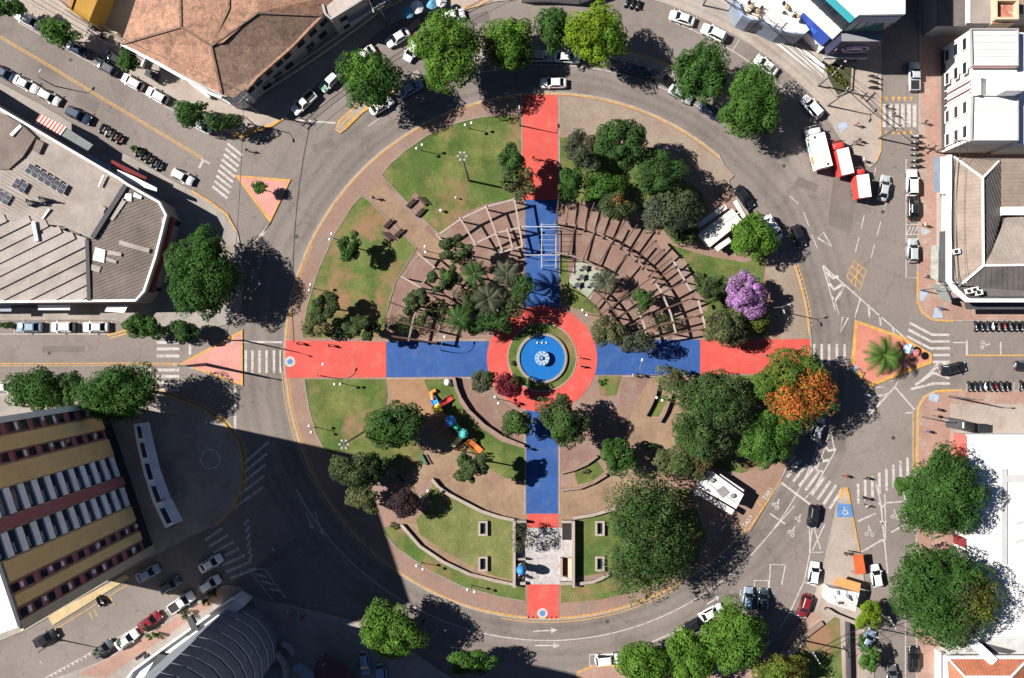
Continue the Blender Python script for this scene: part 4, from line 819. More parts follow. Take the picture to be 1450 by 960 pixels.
# ---- annexes and neighbours, north-west
h = house('flat_annex', 'low annex with grey patched concrete roof left of the clay-tiled house', 190, 40)
block(h, 'wall', [(172, 58), (206, 74), (232, 18), (246, -40), (205, -60), (190, 10)], 0, 4.2, mat('stained_concrete_roof', (.25, .215, .19), .9, var=(.3, .3), fine=(2, .2), c2=(.42, .37, .33), thr=(.4, .5, .62)), grey_wall)
block(h, 'roof_slab', [(185, 48), (205, 58), (220, 30), (200, 20)], 4.2, 4.35, mat('dark_roof_felt', (.19, .165, .15), .9, var=(.5, .25), fine=(3, .2))); block(h, 'roof_hatch', [(214, 8), (226, 14), (222, 22), (210, 16)], 4.2, 4.6, white_wall)
h = house('mustard_house', 'small house with mustard yellow side wall at the top left', 118, 5)
P = [(100, 14), (126, 30), (150, -30), (122, -50)]; ochre = mat('ochre_render', (.34, .19, .035), .85, var=(.3, .1)); block(h, 'wall', P, 0, 4.6, ochre)
plane3(h, 'roof', [(60, -20, 4.6), (100, 12, 4.6), (120, -40, 5.2), (80, -60, 5.2)], clay_lit); block(h, 'wall', [(66, -15), (99, 11), (119, -38), (86, -58)], 0, 4.5, white_wall); coping(h, P, 4.6, .3, .25, ochre)
h = house('garden_wall', 'beige boundary wall with gate along the pavement at the upper left', 120, 40, 'wall')
MB().strip(PW([(78, -4), (104, 20), (133, 42), (142, 36), (172, 52)]), .45, 0, 1.6).build('wall', beige_wall, h); MB().strip(PW([(78, -4), (104, 20), (133, 42)]), .6, 1.6, 1.75).build('coping', pave_pale, h); MB().box((*W(139, 39), .8), (1.0, .12, 1.6), hd(-35)).build('gate', dark_metal, h)
h = house('terrace_wall', 'low pale forecourt wall with dark planter before the clay-tiled house', 250, 105, 'wall')
MB().strip(PW([(204, 96), (212, 80), (262, 112), (300, 140)]), .35, 0, 1.1).build('wall', white_wall, h); MB().prism(PW([(209, 98), (228, 108), (224, 118), (206, 107)]), 0, .5).build('planter', charcoal, h)
h = house('flat_roofed_block', 'flat pale-roofed block with shaded front at the top, right of the clay tiles', 470, 5)
P = [(447, -30), (461, 20), (469, 27), (500, 8), (560, -30), (560, -80), (447, -80)]; block(h, 'wall', P, 0, 7.2, mat('pale_flat_roof', (.36, .31, .28), .9, var=(.2, .2), fine=(2, .12)), grey_wall); coping(h, P, 7.2, .35, .3, grey_wall)
a, b = (CX+(560-CX)/1.054, CY+(-30-CY)/1.054), (CX+(469-CX)/1.054, CY+(27-CY)/1.054); windows(h, a, b, (.1, .25, .4, .55, .7, .85), (1.8, 5.0), 1.6, 1.6, grey_wall); wallbox(h, 'balcony', a, b, .0, .82, 3.3, 4.3, .9, blue_grey)
h = house('northern_wall', 'long pale garden wall along the top edge above the ring road', 770, 0, 'wall'); MB().strip(PW([(738, 1), (780, 1), (818, 4), (850, -6)]), .6, 0, 2.2).build('wall', white_wall, h); MB().box((*W(818, 2), 1.1), (.8, 1.0, 2.2), 0).build('gate_post', grey_wall, h)
# ---- grey-roofed market building, west
h = house('market_building', 'large market hall with patched grey roofs, solar panels and shop awnings', 110, 300)
body = [(-90, 96), (0, 152), (171, 252), (182, 260), (228, 286), (238, 305), (223, 365), (207, 413), (194, 427), (-90, 430)]
block(h, 'wall', body, 0, 5.6, roof_slate, mat('market_wall', (.24, .22, .21), .85, var=(.5, .12)))  # one plain darker grey for all the market walls
Z = 6.2
plane3(h, 'roof', [(0, 153, 5.75), (171, 252, 5.75), (176, 262, 5.75), (131, 338, 6.4), (88, 320, 6.4), (-90, 300, 6.4), (-90, 100, 5.75)], roof_grey, .15)
Pc = [(-90, 296, 6.3), (10, 304, 6.3), (56, 306, 6.3), (66, 318, 6.3), (125, 338, 6.3), (125, 426, 5.75), (-90, 429, 5.75)]
plane3(h, 'roof', Pc, roof_pale, .15)
for k in range(11):      # broad rolls of the pale corrugated roof
    P = [(CX+(p[0]-CX), p[1], p[2]) for p in Pc]
ribs(h, [(-60, 306, 6.42), (54, 310, 6.42), (124, 342, 6.42), (124, 423, 5.87), (-60, 426, 5.87)], -26, 1.85, 1.2, .13, roof_pale, 'roof_roll', True)
Pb = [(181, 264, 6.3), (228, 288, 6.0), (237, 305, 6.0), (222, 365, 6.0), (206, 412, 6.0), (193, 426, 6.0), (131, 426, 6.3), (127, 342, 6.3)]
plane3(h, 'roof', Pb, roof_brown, .15); ribs(h, [(p[0]*.985+2.5, p[1]*.985+5, p[2]+.02) for p in Pb], -22, .52, .14, .05, roof_slate)
ribs(h, [(0, 158, 5.77), (168, 254, 5.77), (172, 264, 5.77), (130, 334, 6.4), (88, 318, 6.4), (0, 302, 6.37)], 30, .55, .09, .035, roof_grey)
for k, q in enumerate([[(178, 274), (186, 274), (186, 285), (174, 284)], [(190, 272), (201, 278), (199, 282), (188, 278)], [(170, 340), (212, 352), (210, 358), (168, 346)], [(135, 350), (149, 354), (147, 372), (131, 368)], [(152, 354), (172, 358), (171, 363), (152, 360)], [(150, 364), (165, 369), (164, 373), (150, 369)],
                     [(130, 374), (143, 378), (140, 386), (128, 382)], [(229, 308), (235, 310), (233, 317), (228, 315)], [(155, 310), (174, 280), (180, 283), (160, 312)], [(142, 290), (150, 294), (146, 302), (138, 298)]]):
    m = [roof_pale, roof_white][k in (0, 1, 3)]; block(h, 'roof_patch', q, 6.2, 6.44, m)
for q in ([(-40, 156), (4, 161), (28, 174), (50, 194), (32, 222), (12, 240), (-40, 238)], [(52, 197), (62, 202), (55, 218), (46, 212)]): block(h, 'roof_patch', q, 5.6, 6.32, roof_brown)
MB().beam(W3(178, 263, 6.45), W3(131, 337, 6.6), .75, .45).build('roof_valley', charcoal, h); MB().beam(W3(124, 340, 6.4), W3(127, 426, 6.3), .6, .5).build('roof_valley', charcoal, h)
coping(h, body[1:], 5.9, .35, .55, white_wall, 'parapet', False, -1)
MB().beam(W3(48, 314, 6.7), W3(53, 341, 6.6), .55, .5).build('roof_vent', white_wall, h); MB().beam(W3(16, 192, 6.5), W3(30, 178, 6.3), .5, .3).build('roof_vent', white_wall, h); MB().beam(W3(147, 248, 6.3), W3(140, 264, 6.3), .25, .2).build('roof_vent', white_wall, h); MB().beam(W3(60, 310, 6.5), W3(70, 296, 6.5), .3, .2).build('roof_vent', white_wall, h)
sp = mat('solar_cell', (.020, .026, .048), .45, var=(3, .15), fine=(.8, .25), obj=True); spf = mat('solar_frame', (.45, .45, .46), .4, metal=.5)
f = MB().box((0, 0, 0), (.92, 1.75, .06)).mesh('solar_panel', spf); c_ = MB().box((0, .42, .035), (.84, .80, .02)).box((0, -.42, .035), (.84, .80, .02)).mesh('cells', sp)
L = Vector(h.location)
def solar(x, y):
    o = link('solar_panel', f, h); q = W3(x, y, 6.55); o.location = q-L; o.rotation_euler = (R(-5), R(3), hd(31)); link('cells', c_, o)
for k in range(6): solar(42+9.2*k, 239+5.7*k)
for k in range(2): solar(23+9.5*k, 260+5.6*k)
for k in range(3): solar(-8+8.6*k, 279-1+4.9*k-5)
for (x, y) in ((44, 288), (62, 284)):
    mb = MB()
    for j in range(5): mb.tube([W3(x-6+3*j, y-2+j, 6.4), W3(x-7+3*j, y-6+j, 7.0+.2*j)], .12, 6)
    mb.box(tuple(W3(x, y, 6.7)), (1.0, .6, .7), .4).build('roof_antenna', dark_metal, h)
kq = 140/136.5; bq = lambda x, y: (CX+(x-CX)/kq, CY+(y-CY)/kq)
aw_r = mat('awning_red', (.50, .10, .08), .8, var=(2, .1)); aw_w = mat('awning_white', (.72, .62, .56), .8, var=(2, .05)); aw_g = mat('awning_grey', (.20, .215, .205), .8, var=(1, .1)); aw_dr = mat('red_fascia', (.17, .022, .026), .7, var=(1, .1))
aw = node('awning', h)
for k in range(16):
    t0, t1 = k/16, (k+1)/16; A, B, C_, D = (57, 161), (94, 180), (85, 192), (48, 174)
    plane3(aw, 'awning_stripe', [(*lp(A, B, t0), 3.3), (*lp(A, B, t1), 3.3), (*lp(D, C_, t1), 3.9), (*lp(D, C_, t0), 3.9)], aw_w if k % 2 else aw_r, .05)
plane3(h, 'awning', [(94, 181, 3.2), (132, 205, 3.2), (122, 216, 3.8), (86, 193, 3.8)], aw_g, .08)
plane3(h, 'awning', [(158, 226, 3.0), (208, 251, 3.0), (204, 256, 3.3), (156, 233, 3.3)], aw_dr, .1); plane3(h, 'awning', [(124, 217, 4.2), (158, 236, 4.2), (155, 240, 4.3), (122, 222, 4.3)], blue_grey, .1)
plane3(h, 'awning', [(166, 240, 4.5), (190, 250, 4.5), (222, 266, 4.5), (222, 271, 4.6), (196, 263, 4.6), (165, 246, 4.6)], white_wall, .15)
plane3(h, 'awning', [(54, 432, 3.3), (99, 432, 3.3), (99, 439, 3.2), (54, 439, 3.2)], white_wall, .1); plane3(h, 'awning', [(152, 433, 3.3), (181, 433, 3.3), (176, 443, 3.1), (148, 441, 3.1)], white_wall, .1); plane3(h, 'awning', [(0, 431, 3.3), (16, 431, 3.3), (16, 441, 3.2), (0, 441, 3.2)], blue_grey, .1); plane3(h, 'awning', [(16, 431, 3.4), (52, 431, 3.4), (52, 436, 3.3), (16, 436, 3.3)], charcoal, .1)
ms = (238-CX)/1.0417+CX; e1 = (CX+(238-CX)/1.0417, CY+(305-CY)/1.0417); e2 = (CX+(207-CX)/1.0417, CY+(413-CY)/1.0417)
windows(h, e1, e2, (.1, .3, .5, .7, .9), (1.5,), 2.2, 2.4, grey_wall); wallbox(h, 'shop_fascia', e1, e2, 0, 1, 3.2, 4.6, .25, aw_dr)
# ---- banded tower, west: north-east corner NEb, south-east corner SEb, 38 m high
h = house('banded_tower', 'tall tower block with mustard bands, maroon panels and white louvre balconies', 100, 690)
NEb, SEb, SWb, NWb = (149, 574), (217, 775), (112, 813), (30, 614); HT = 38.0
MB().prism(PW([NEb, SEb, SWb, NWb]), 0, HT-.4, 0, 0).build('wall', beige_wall, h)
MB().prism(PW([NEb, SEb, SWb, NWb]), HT-.4, HT, 0, 0).build('roof', mat('tower_roof', (.55, .54, .53), .85, var=(.2, .1), fine=(2, .08)), h); MB().strip(PW([NEb, SEb, SWb, NWb]), .4, HT, HT+.7, closed=True, side=0).build('parapet', white_wall, h)
NS = 12; sh = HT/NS
def U(y0, y1): return (y0-585)/199., (y1-585)/199.
for y0, y1, kind in ((585, 598, 'm'), (600, 616, 'y'), (617, 628, 'm'), (630, 652, 'y'), (653, 680, 'w'), (682, 693, 'r'), (695, 720, 'w'), (722, 742, 'y'), (744, 754, 'm'), (756, 767, 'y'), (769, 780, 'm')):
    u0, u1 = U(y0, y1)
    if kind == 'y': wallbox(h, 'band', NEb, SEb, u0, u1, 3.2, HT-.3, .35, mustard)
    elif kind == 'r': wallbox(h, 'band', NEb, SEb, u0, u1, 3.2, HT-.3, .6, maroon_m)
    elif kind == 'm':
        wallbox(h, 'band', NEb, SEb, u0, u1, 3.2, HT-.3, .12, maroon_m)
        A, B = Vector(W(*SEb)), Vector(W(*NEb)); wd = (B-A).length*(u1-u0)*.80
        windows(h, NEb, SEb, ((u0+u1)/2,), [3.6+sh*(k+.5) for k in range(NS-1)], round(wd/.8*.95, 2), 1.75, maroon_m, None, .14); A0 = None
        for k in range(NS-1):
            if (k*7+int(y0)) % 4 == 0: wallbox(h, 'air_conditioner', NEb, SEb, u0+.008, u0+.03, 3.6+sh*k+.1, 3.6+sh*k+.6, .55, pale_louvre)
        for k in range(0, NS-1, 3): wallbox(h, 'blind', NEb, SEb, u0+.012, u1-.012, 3.6+sh*(k+.95), 3.6+sh*(k+1.12), .2, pale_louvre)
    else:
        wallbox(h, 'glazing', NEb, SEb, u0, u1, 3.2, HT-.3, .06, dark_blue_glass)
        for k in range(NS-1):
            z = 3.4+sh*k; wallbox(h, 'balcony', NEb, SEb, u0, u1, z, z+1.35, .32, pale_louvre); wallbox(h, 'louvre', NEb, SEb, (u0+u1)/2, u1-.01, z+2.4, z+2.75, .2, blue_grey)
for u0, u1, m in ((-.03, .004, white_wall), (.982, 1.03, beige_wall)): wallbox(h, 'corner_fin', NEb, SEb, u0, u1, 0, HT, .3, m)
wallbox(h, 'lobby_glazing', NEb, SEb, .02, .98, 0, 3.0, .1, glass)
h = house('entrance_canopy', 'curved pale canopy with a row of dark skylights beside the banded tower', 215, 670, 'canopy')
cano = mat('canopy_sheet', (.60, .66, .74), .6, var=(.5, .12)); cano2 = mat('canopy_edge', (.82, .84, .86), .6, var=(.5, .1))
oi, oo = [(189, 601), (194, 630), (203, 668), (216, 710), (234, 748)], [(209, 598), (216, 628), (225, 665), (239, 703), (258, 738)]
oi2 = [lp(a, b, .52) for a, b in zip(oi, oo)]
MB().prism(PW(oi+oi2[::-1], 4.2), 3.9, 4.2).build('roof_slab', cano2, h); MB().prism(PW(oi2+oo[::-1], 4.2), 3.7, 4.05).build('roof_slab', cano, h)
def along(t):
    t = t*(len(oi)-1); i = min(int(t), len(oi)-2); return lp(oi[i], oi[i+1], t-i), lp(oi2[i], oi2[i+1], t-i)
for k in range(5):
    q0, r0 = along(k*.2+.03); q1, r1 = along(k*.2+.175)
    sk = node('skylight', h); MB().prism(PW([lp(q0, r0, .38), lp(q0, r0, .92), lp(q1, r1, .92), lp(q1, r1, .38)], 4.3), 4.2, 4.32).build('pane', mat('skylight_blue', (.012, .02, .06), .2, spec=.5), sk)
    MB().strip(PW([lp(q0, r0, .3), lp(q0, r0, .98), lp(q1, r1, .98), lp(q1, r1, .3)], 4.3), .12, 4.2, 4.36, closed=True).build('frame', cano2, sk)
for a, b in zip(oi[::1], oo): MB().tube([(*W(*lp(a, b, .85)), 0), (*W(*lp(a, b, .85)), 3.75)], .14, 8).build('post', pole_metal, h)
# ---- dark rounded tower, south-west
h = house('rounded_tower', 'dark tower with rounded front of curved balcony slabs at the lower left', 300, 920)
N0 = (334, 851); front = [(334, 851), (352, 856), (372, 868), (386, 884), (394, 902), (396, 925)]
foot = front+[(330, 1010), (230, 960), (262, 905)]
slate_f = mat('dark_slab_front', (.18, .20, .23), .7, var=(.4, .15), fine=(3, .1)); slab_edge = mat('slab_edge', (.62, .62, .60), .7, var=(.5, .1))
TH = 50.0
MB().prism(PW(foot), 0, TH, 0, 0).build('wall', slate_f, h)
for k in range(14):
    z = 3.5+3.3*k; w_ = [(p[0]+1.2*(1 if i else 0), p[1]-.8) for i, p in enumerate(front)]
    MB().prism(PW(w_+[lp(p, (330, 930), .12) for p in front[::-1]]), z, z+.2).build('balcony_slab', slate_f, h)
    MB().strip(PW(w_[1:]), .09, z+.21, z+.42).build('balustrade', slab_edge, h)
h = house('white_podium', 'long white podium terrace with grey roof boxes between street and dark tower', 260, 900)
P = [(180, 975), (190, 950), (330, 848), (338, 852), (346, 858), (262, 925), (200, 985)]; pod = mat('podium_roof', (.66, .655, .65), .8, var=(.3, .06), fine=(2, .04))
block(h, 'wall', P, 0, 4.5, pod, white_wall); coping(h, [(180, 962), (190, 948), (330, 846)], 4.5, .3, .8, white_wall, 'parapet', False); coping(h, [(205, 938), (300, 870), (330, 852)], 4.5, .16, .35, beige_wall, 'parapet', False)
block(h, 'roof_box', [(205, 958), (224, 926), (236, 928), (222, 952)], 4.5, 5.6, charcoal); block(h, 'roof_box', [(264, 876), (270, 872), (280, 890), (272, 895)], 4.5, 5.4, charcoal); block(h, 'roof_slab', [(215, 935), (262, 898), (275, 905), (240, 930)], 4.5, 4.62, white_wall)
for (x, y) in ((196, 931), (203, 926), (208, 929)): MB().box(tuple(W3(x, y, 4.8)), (.8, .5, .6), .5).build('roof_unit', dark_metal, h)
h = house('curved_wall', 'curved dark forecourt wall in the shade right of the dark tower', 400, 920, 'wall')
MB().strip(PW([(386, 918), (398, 922), (406, 932), (409, 948), (404, 962)]), .5, 0, 2.6).build('wall', grey_wall, h); MB().strip(PW([(402, 908), (412, 914), (418, 924)]), .4, 0, 1.6).build('low_wall', grey_wall, h)
h = house('maroon_roofed_shed', 'low shed with a maroon roof in the shade at the bottom', 478, 950)
MB().prism(PW([(450, 938), (472, 928), (510, 962), (455, 975)]), 0, 3).build('wall', charcoal, h); plane3(h, 'roof', [(447, 938, 3.3), (470, 928, 3.2), (508, 962, 3.2), (452, 978, 3.4)], mat('maroon_roof', (.14, .055, .06), .7, var=(1, .12))); ribs(h, [(449, 939, 3.32), (470, 930, 3.22), (505, 962, 3.22), (452, 974, 3.4)], 40, .8, .1, .06, mat('maroon_roof', (1, 1, 1)))
h = house('shade_canopy', 'small pale blue canopy left of the maroon-roofed shed', 436, 950, 'canopy')
plane3(h, 'roof', [(414, 948, 2.8), (424, 938, 2.8), (448, 956, 2.8), (440, 966, 2.8)], blue_grey, .1)
for q in ((417, 948), (424, 941), (445, 956), (440, 963)): MB().tube([W3(*q, 0), W3(*q, 2.75)], .05, 6).build('post', pole_metal, h)
# ---- blue and white building, north-east
h = house('blue_white_building', 'blue and white shop building with navy fascia and glass front at the top right', 1190, 30)
SW_, SE_ = (1159, 74), (1214, 74); NWf, NEf = (1044, -34), (1214, -100); HB = 16.0
MB().prism(PW([SW_, SE_, NEf, (1044, -100), NWf]), 0, HB-.05, 0, 1).build('wall', [white_wall, charcoal], h); MB().prism(PW([SW_, SE_, NEf, (1044, -100), NWf]), HB-.05, HB+.1).build('roof', roof_white, h); MB().strip(PW([NWf, SW_, SE_, NEf]), .4, HB+.1, HB+.7).build('parapet', white_wall, h)
for z0, z1, m, nm, o in ((2.8, 6.6, None, '', 0), (0, 2.8, white_wall, 'wall_band', .3), (6.6, 10.2, white_wall, 'wall_band', .3), (10.2, 13.4, dark_blue_glass, 'glazing', .12), (13.4, 15.5, cyan_m, 'cyan_band', .25), (15.5, 16, white_wall, 'wall_band', .3)):
    if m: wallbox(h, nm, SW_, NWf, 0, 1, z0, z1, o, m)
wallbox(h, 'wall_band', SW_, NWf, .34, 1, 2.8, 6.6, .3, white_wall); wallbox(h, 'blue_panel', SW_, NWf, .02, .34, 2.8, 6.6, .35, cobalt); wallbox(h, 'panel_logo', SW_, NWf, .14, .2, 4.2, 5.2, .38, mat('logo_blue', (.05, .16, .6), .5))
for k in range(12): wallbox(h, 'mullion', SW_, NWf, .02+k*.08, .025+k*.08, 10.2, 13.4, .2, charcoal)
wallbox(h, 'glazing', SE_, SW_, 0, 1, 9.7, 13.6, .1, teal_glass); wallbox(h, 'wall_band', SE_, SW_, 0, 1, 13.6, 16, .2, blue_grey)
for k in range(6): wallbox(h, 'mullion', SE_, SW_, .02+k*.19, .035+k*.19, 9.7, 13.6, .16, charcoal)
fr = [(1160, 87), (1216, 87), (1216, 73), (1160, 73)]
MB().prism(PW(fr), 2.6, 9.5, 0, 1).build('fascia_box', [mat('fascia_top', (.20, .20, .22), .7, var=(.5, .08)), navy], h); MB().strip(PW([(1158, 88.5), (1218, 88.5)]), .5, 2.3, 3.0).build('fascia_trim', mat('trim_grey', (.33, .33, .35), .6), h)
A = Vector(W(1189, 87.3)); ring_ = [(A.x+2.0*cos(t), A.y-.05, 6.3+1.3*sin(t)) for t in [2*pi*k/24 for k in range(25)]]
MB().tube(ring_, .16, 6, cap=False).build('oval_ring', mat('logo_pink', (.62, .36, .50), .5), h); [MB().box((A.x+q[0], A.y-.06, q[1]), (q[2], .1, q[3])).build('logo_bar', mat('logo_pale', (.6, .5, .58), .5), h) for q in ((0, 6.2, 2.6, .5), (0, 6.85, 1.5, .25), (-3, 6.0, .12, .8))]
for x in (1163, 1180, 1197, 1213): MB().tube([W3(x, 86, 0), W3(x, 86, 2.6)], .22, 8).build('column', grey_wall, h)
h = house('shop_terrace', 'white curved roof terrace with blue glass rim along the north-eastern pavement', 1100, 30)
P = [(1038, -40), (1042, 5), (1050, 24), (1062, 30), (1074, 31), (1105, 46), (1120, 49), (1136, 50), (1146, 42), (1090, -40)]
block(h, 'wall', P, 0, 4.5, mat('terrace_floor', (.62, .57, .53), .8, var=(.25, .08), fine=(2, .05)), blue_grey); coping(h, P[1:8], 4.5, .22, .9, mat('rim_blue', (.25, .33, .48), .3, spec=.5), 'balustrade', False)
for k, (x, y) in enumerate(((1113, 12), (1122, 10), (1131, 16), (1130, 24), (1063, 12), (1072, 18))):
    tb = thing('terrace_table', ('round terrace table with chairs, %s' % ('leftmost of the upper four', 'second of the upper four', 'third of the upper four', 'lowest of the upper four', 'left of the two by the rim', 'right of the two by the rim')[k])+' on the white roof', 'table', W3(x, y, 4.5), 0, 'tables on the white roof terrace')
    wood = mat('terrace_wood', (.30, .22, .14), .7, var=(2, .2), obj=True); MB().lathe((0, 0, 0), [(.5, .70), (.5, .75), (.001, .75)], 12).build('tabletop', wood, tb, (0, 0, 0)); MB().tube([(0, 0, 0), (0, 0, .7)], .06, 6).build('leg', dark_metal, tb, (0, 0, 0))
    for j in range(3):
        a = j*2.1+k; MB().box((.85*cos(a), .85*sin(a), .22), (.42, .42, .44), a).box((1.05*cos(a), 1.05*sin(a), .6), (.08, .42, .4), a).build('seat', dark_metal if j else wood, tb, (0, 0, 0))
sheet('forecourt', [(1098, 62), (1120, 66), (1150, 76), (1168, 92), (1163, 112), (1134, 90)], mat('white_forecourt', (.60, .57, .53), .85, var=(.3, .06)), KZ+.006, plaza)
MB().strip(PW([(1074, 42), (1100, 58), (1150, 100), (1184, 136)]), .3, KZ, KZ+.35).build('forecourt_kerb', kerb_m, plaza)
MB().strip(PW([(1167, 96), (1170, 112), (1184, 137), (1204, 128), (1206, 98)]), .25, KZ, KZ+.4).build('bed_edging', kerb_m, plaza)
sheet('garden_bed', [(1167, 93), (1170, 112), (1184, 136), (1204, 128), (1206, 98), (1180, 90)], mat('bed_soil', (.05, .05, .025), .95, var=(2, .3)), KZ+.2, plaza, z0=KZ)
# ---- white windowed building, east
h = house('white_windowed_building', 'white three-storey building with tall dark windows facing the eastern street', 1380, 130)
block(h, 'wall', [(1374, 42), (1440, 42), (1440, 94), (1375.5, 94)], 0, 8.8, roof_white, white_wall); block(h, 'wall', [(1376, 94.3), (1440, 94.3), (1440, 135), (1377, 135)], 0, 8.2, roof_white, white_wall); block(h, 'wall', [(1376, 135.3), (1440, 135.3), (1440, 199), (1374.5, 199)], 0, 8.8, roof_white, white_wall)
block(h, 'wall', [(1440.2, 46), (1540, 46), (1540, 204), (1440.2, 204)], 0, 7.6, roof_white, white_wall)
block(h, 'roof_house', [(1424, 102), (1452, 102), (1452, 128), (1424, 128)], 8.2, 12, roof_white, white_wall); block(h, 'roof_box', [(1385, 103), (1389, 104), (1389, 134), (1385, 134)], 8.2, 9.8, white_wall); coping(h, [(1376, 94.5), (1440, 94.5)], 8.8, .35, .12, pinkish, 'coping', False)
for P in ([(1374, 42), (1440, 42), (1440, 93.5), (1375.5, 93.5)], [(1376, 136), (1440, 136), (1440, 199), (1374.5, 199)]): coping(h, P, 8.8, .25, .35, grey_wall)
for k in range(4): MB().beam(W3(1378, 142+14*k, 8.82), W3(1438, 142+14*k, 8.82), .08, .05).build('roof_seam', grey_wall, h); MB().beam(W3(1378, 50+10*k, 8.82), W3(1438, 50+10*k, 8.82), .08, .05).build('roof_seam', grey_wall, h)
fa, fb = (1333.2, 216.5), (1332.6, 69.5)
windows(h, fa, fb, (.90, .68, .32, .10), (2.0, 4.7, 7.3), 2.0, 1.35, white_wall)
for k in range(5): wallbox(h, 'facade_rib', fa, fb, .42+.035*k, .432+.035*k, 1.5, 8.6, .22, mat('rib_maroon', (.16, .07, .07), .8) if k % 2 else white_wall)
wallbox(h, 'shopfront', fa, fb, .02, .98, .1, 1.1, .06, charcoal)
h = house('dark_roofed_neighbour', 'shaded low building with light grey roof strip at the top right corner', 1350, 10)
block(h, 'wall', [(1326, -60), (1370, -60), (1370, 37), (1326, 37)], 0, 4.5, roof_slate, grey_wall); block(h, 'wall', [(1370.3, -60), (1404, -60), (1404, 33), (1370.3, 33)], 0, 5.2, roof_grey, grey_wall); coping(h, [(1370.5, -60), (1370.5, 33)], 5.2, .6, .2, white_wall, 'coping', False)
h = house('terracotta_patio_block', 'small block with a walled terracotta patio roof in the top right corner', 1420, 15)
block(h, 'wall', [(1405, -60), (1437, -60), (1437, 33), (1405, 33)], 0, 5.6, mat('terracotta_floor', (.36, .14, .09), .9, var=(1, .25), c2=(.4, .3, .24), thr=(1.2, .5, .6)), beige_wall); coping(h, [(1406, 3), (1436, 3), (1436, 29), (1406, 29)], 5.6, .5, 1.0, beige_wall); block(h, 'wall', [(1438, -60), (1540, -60), (1540, 20), (1438, 20)], 0, 5, roof_tan, grey_wall)
# ---- hipped sheet-roof building, east
h = house('hipped_shop_building', 'long shop building with brown hipped sheet roofs and street canopies', 1400, 320)
wf = [(1352, 224), (1530, 224), (1530, 420), (1368, 420), (1352, 402)]; block(h, 'wall', wf, 0, 5.9, roof_slate, mat('shop_wall', (.30, .27, .25), .85, var=(.6, .12)))
E = 6.05; Rg = 8.6
FW = [(1350, 222, E), (1391, 252, Rg), (1392, 376, Rg), (1358, 405, E), (1350, 396, E)]; FN = [(1350, 222, E), (1414, 228, E+.3), (1391, 252, Rg)]; FE = [(1391, 252, Rg), (1414, 228, E+.3), (1418, 233, E+.3), (1418, 305, E+.3), (1404, 358, 7.4), (1392, 376, Rg)]
FU = [(1418.3, 225, 6.9), (1530, 225, 6.9), (1530, 296, 6.6), (1418.3, 296, 6.6)]; FS = [(1392, 376, Rg), (1540, 374, Rg), (1540, 419, E), (1366, 419, E), (1358, 405, E)]; FM = [(1392, 376, Rg), (1404, 358, 7.5), (1424, 308, 6.7), (1530, 304, 6.7), (1540, 374, Rg)]
for P, m, d, sp_ in ((FW, roof_tan, 0, .62), (FN, roof_tan, 62, .62), (FE, roof_slate, 62, .62), (FU, roof_tan, 0, .62), (FS, roof_slate, 68, .8), (FM, roof_grey, 68, .62)):  # east slope takes the dark sheet: its shade is put into the colour
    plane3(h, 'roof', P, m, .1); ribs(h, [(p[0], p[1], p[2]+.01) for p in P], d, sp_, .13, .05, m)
for p, q in ((FW[0], FW[1]), (FW[1], FW[2]), (FW[2], FW[3]), (FS[0], FS[1]), (FN[1], FN[2])): MB().beam(Vector(W3(*p))+Vector((0, 0, .1)), Vector(W3(*q))+Vector((0, 0, .1)), .32, .16).build('ridge_cap', white_wall, h)
MB().beam(W3(1418, 299, 7.2), W3(1530, 299, 7.2), 1.3, .7).build('parapet', white_wall, h)
coping(h, [(1343, 220), (1343, 398), (1353, 412), (1368, 425), (1540, 425)], 5.6, .7, .5, white_wall, 'parapet', False); coping(h, [(1347.5, 222), (1347.5, 397), (1357, 409), (1372, 421), (1540, 421)], 5.7, .4, .5, charcoal, 'gutter', False)
plane3(h, 'canopy', [(1334, 275, 3.6), (1346, 275, 4.2), (1346, 327, 4.2), (1333, 327, 3.6)], mat('green_canopy', (.37, .40, .36), .6, var=(1, .1))); ribs(h, [(1334, 275, 3.62), (1346, 275, 4.22), (1346, 327, 4.22), (1333, 327, 3.62)], 0, .5, .1, .05, MATS['green_canopy'])
plane3(h, 'canopy', [(1331, 328, 3.4), (1342, 328, 3.8), (1342, 404, 3.8), (1329, 397, 3.4)], charcoal); plane3(h, 'canopy', [(1319, 348, 3.0), (1329.5, 346, 3.3), (1328, 398, 3.3), (1318, 394, 3.0)], mat('grey_net_canopy', (.28, .28, .255), .9, var=(.9, .25), fine=(3, .2))); plane3(h, 'canopy', [(1320, 402, 3.2), (1338, 404, 3.2), (1348, 428, 3.2), (1334, 424, 3.2)], aw_g)
plane3(h, 'canopy', [(1323, 222, 3.2), (1331, 222, 3.3), (1331, 272, 3.3), (1323, 272, 3.2)], mat('blue_canopy', (.16, .20, .27), .7, var=(1, .2))); plane3(h, 'canopy', [(1332, 222, 4.6), (1341, 222, 4.8), (1341, 274, 4.8), (1332, 274, 4.6)], white_wall)
plane3(h, 'canopy', [(1418, 418, 4.4), (1530, 418, 4.4), (1530, 427, 4.2), (1418, 427, 4.2)], white_wall); plane3(h, 'canopy', [(1366, 428, 3.4), (1530, 430, 3.4), (1530, 438, 3.2), (1368, 438, 3.2)], charcoal)
for x, y in ((1354, 356), (1372, 412), (1380, 410), (1386, 414)): MB().box(tuple(W3(x, y, 6.9)), (.9, .8, .8), .2).box(tuple(W3(x, y, 7.35)), (.5, .5, .15), .2, 1).build('roof_unit', [white_wall, dark_metal], h)
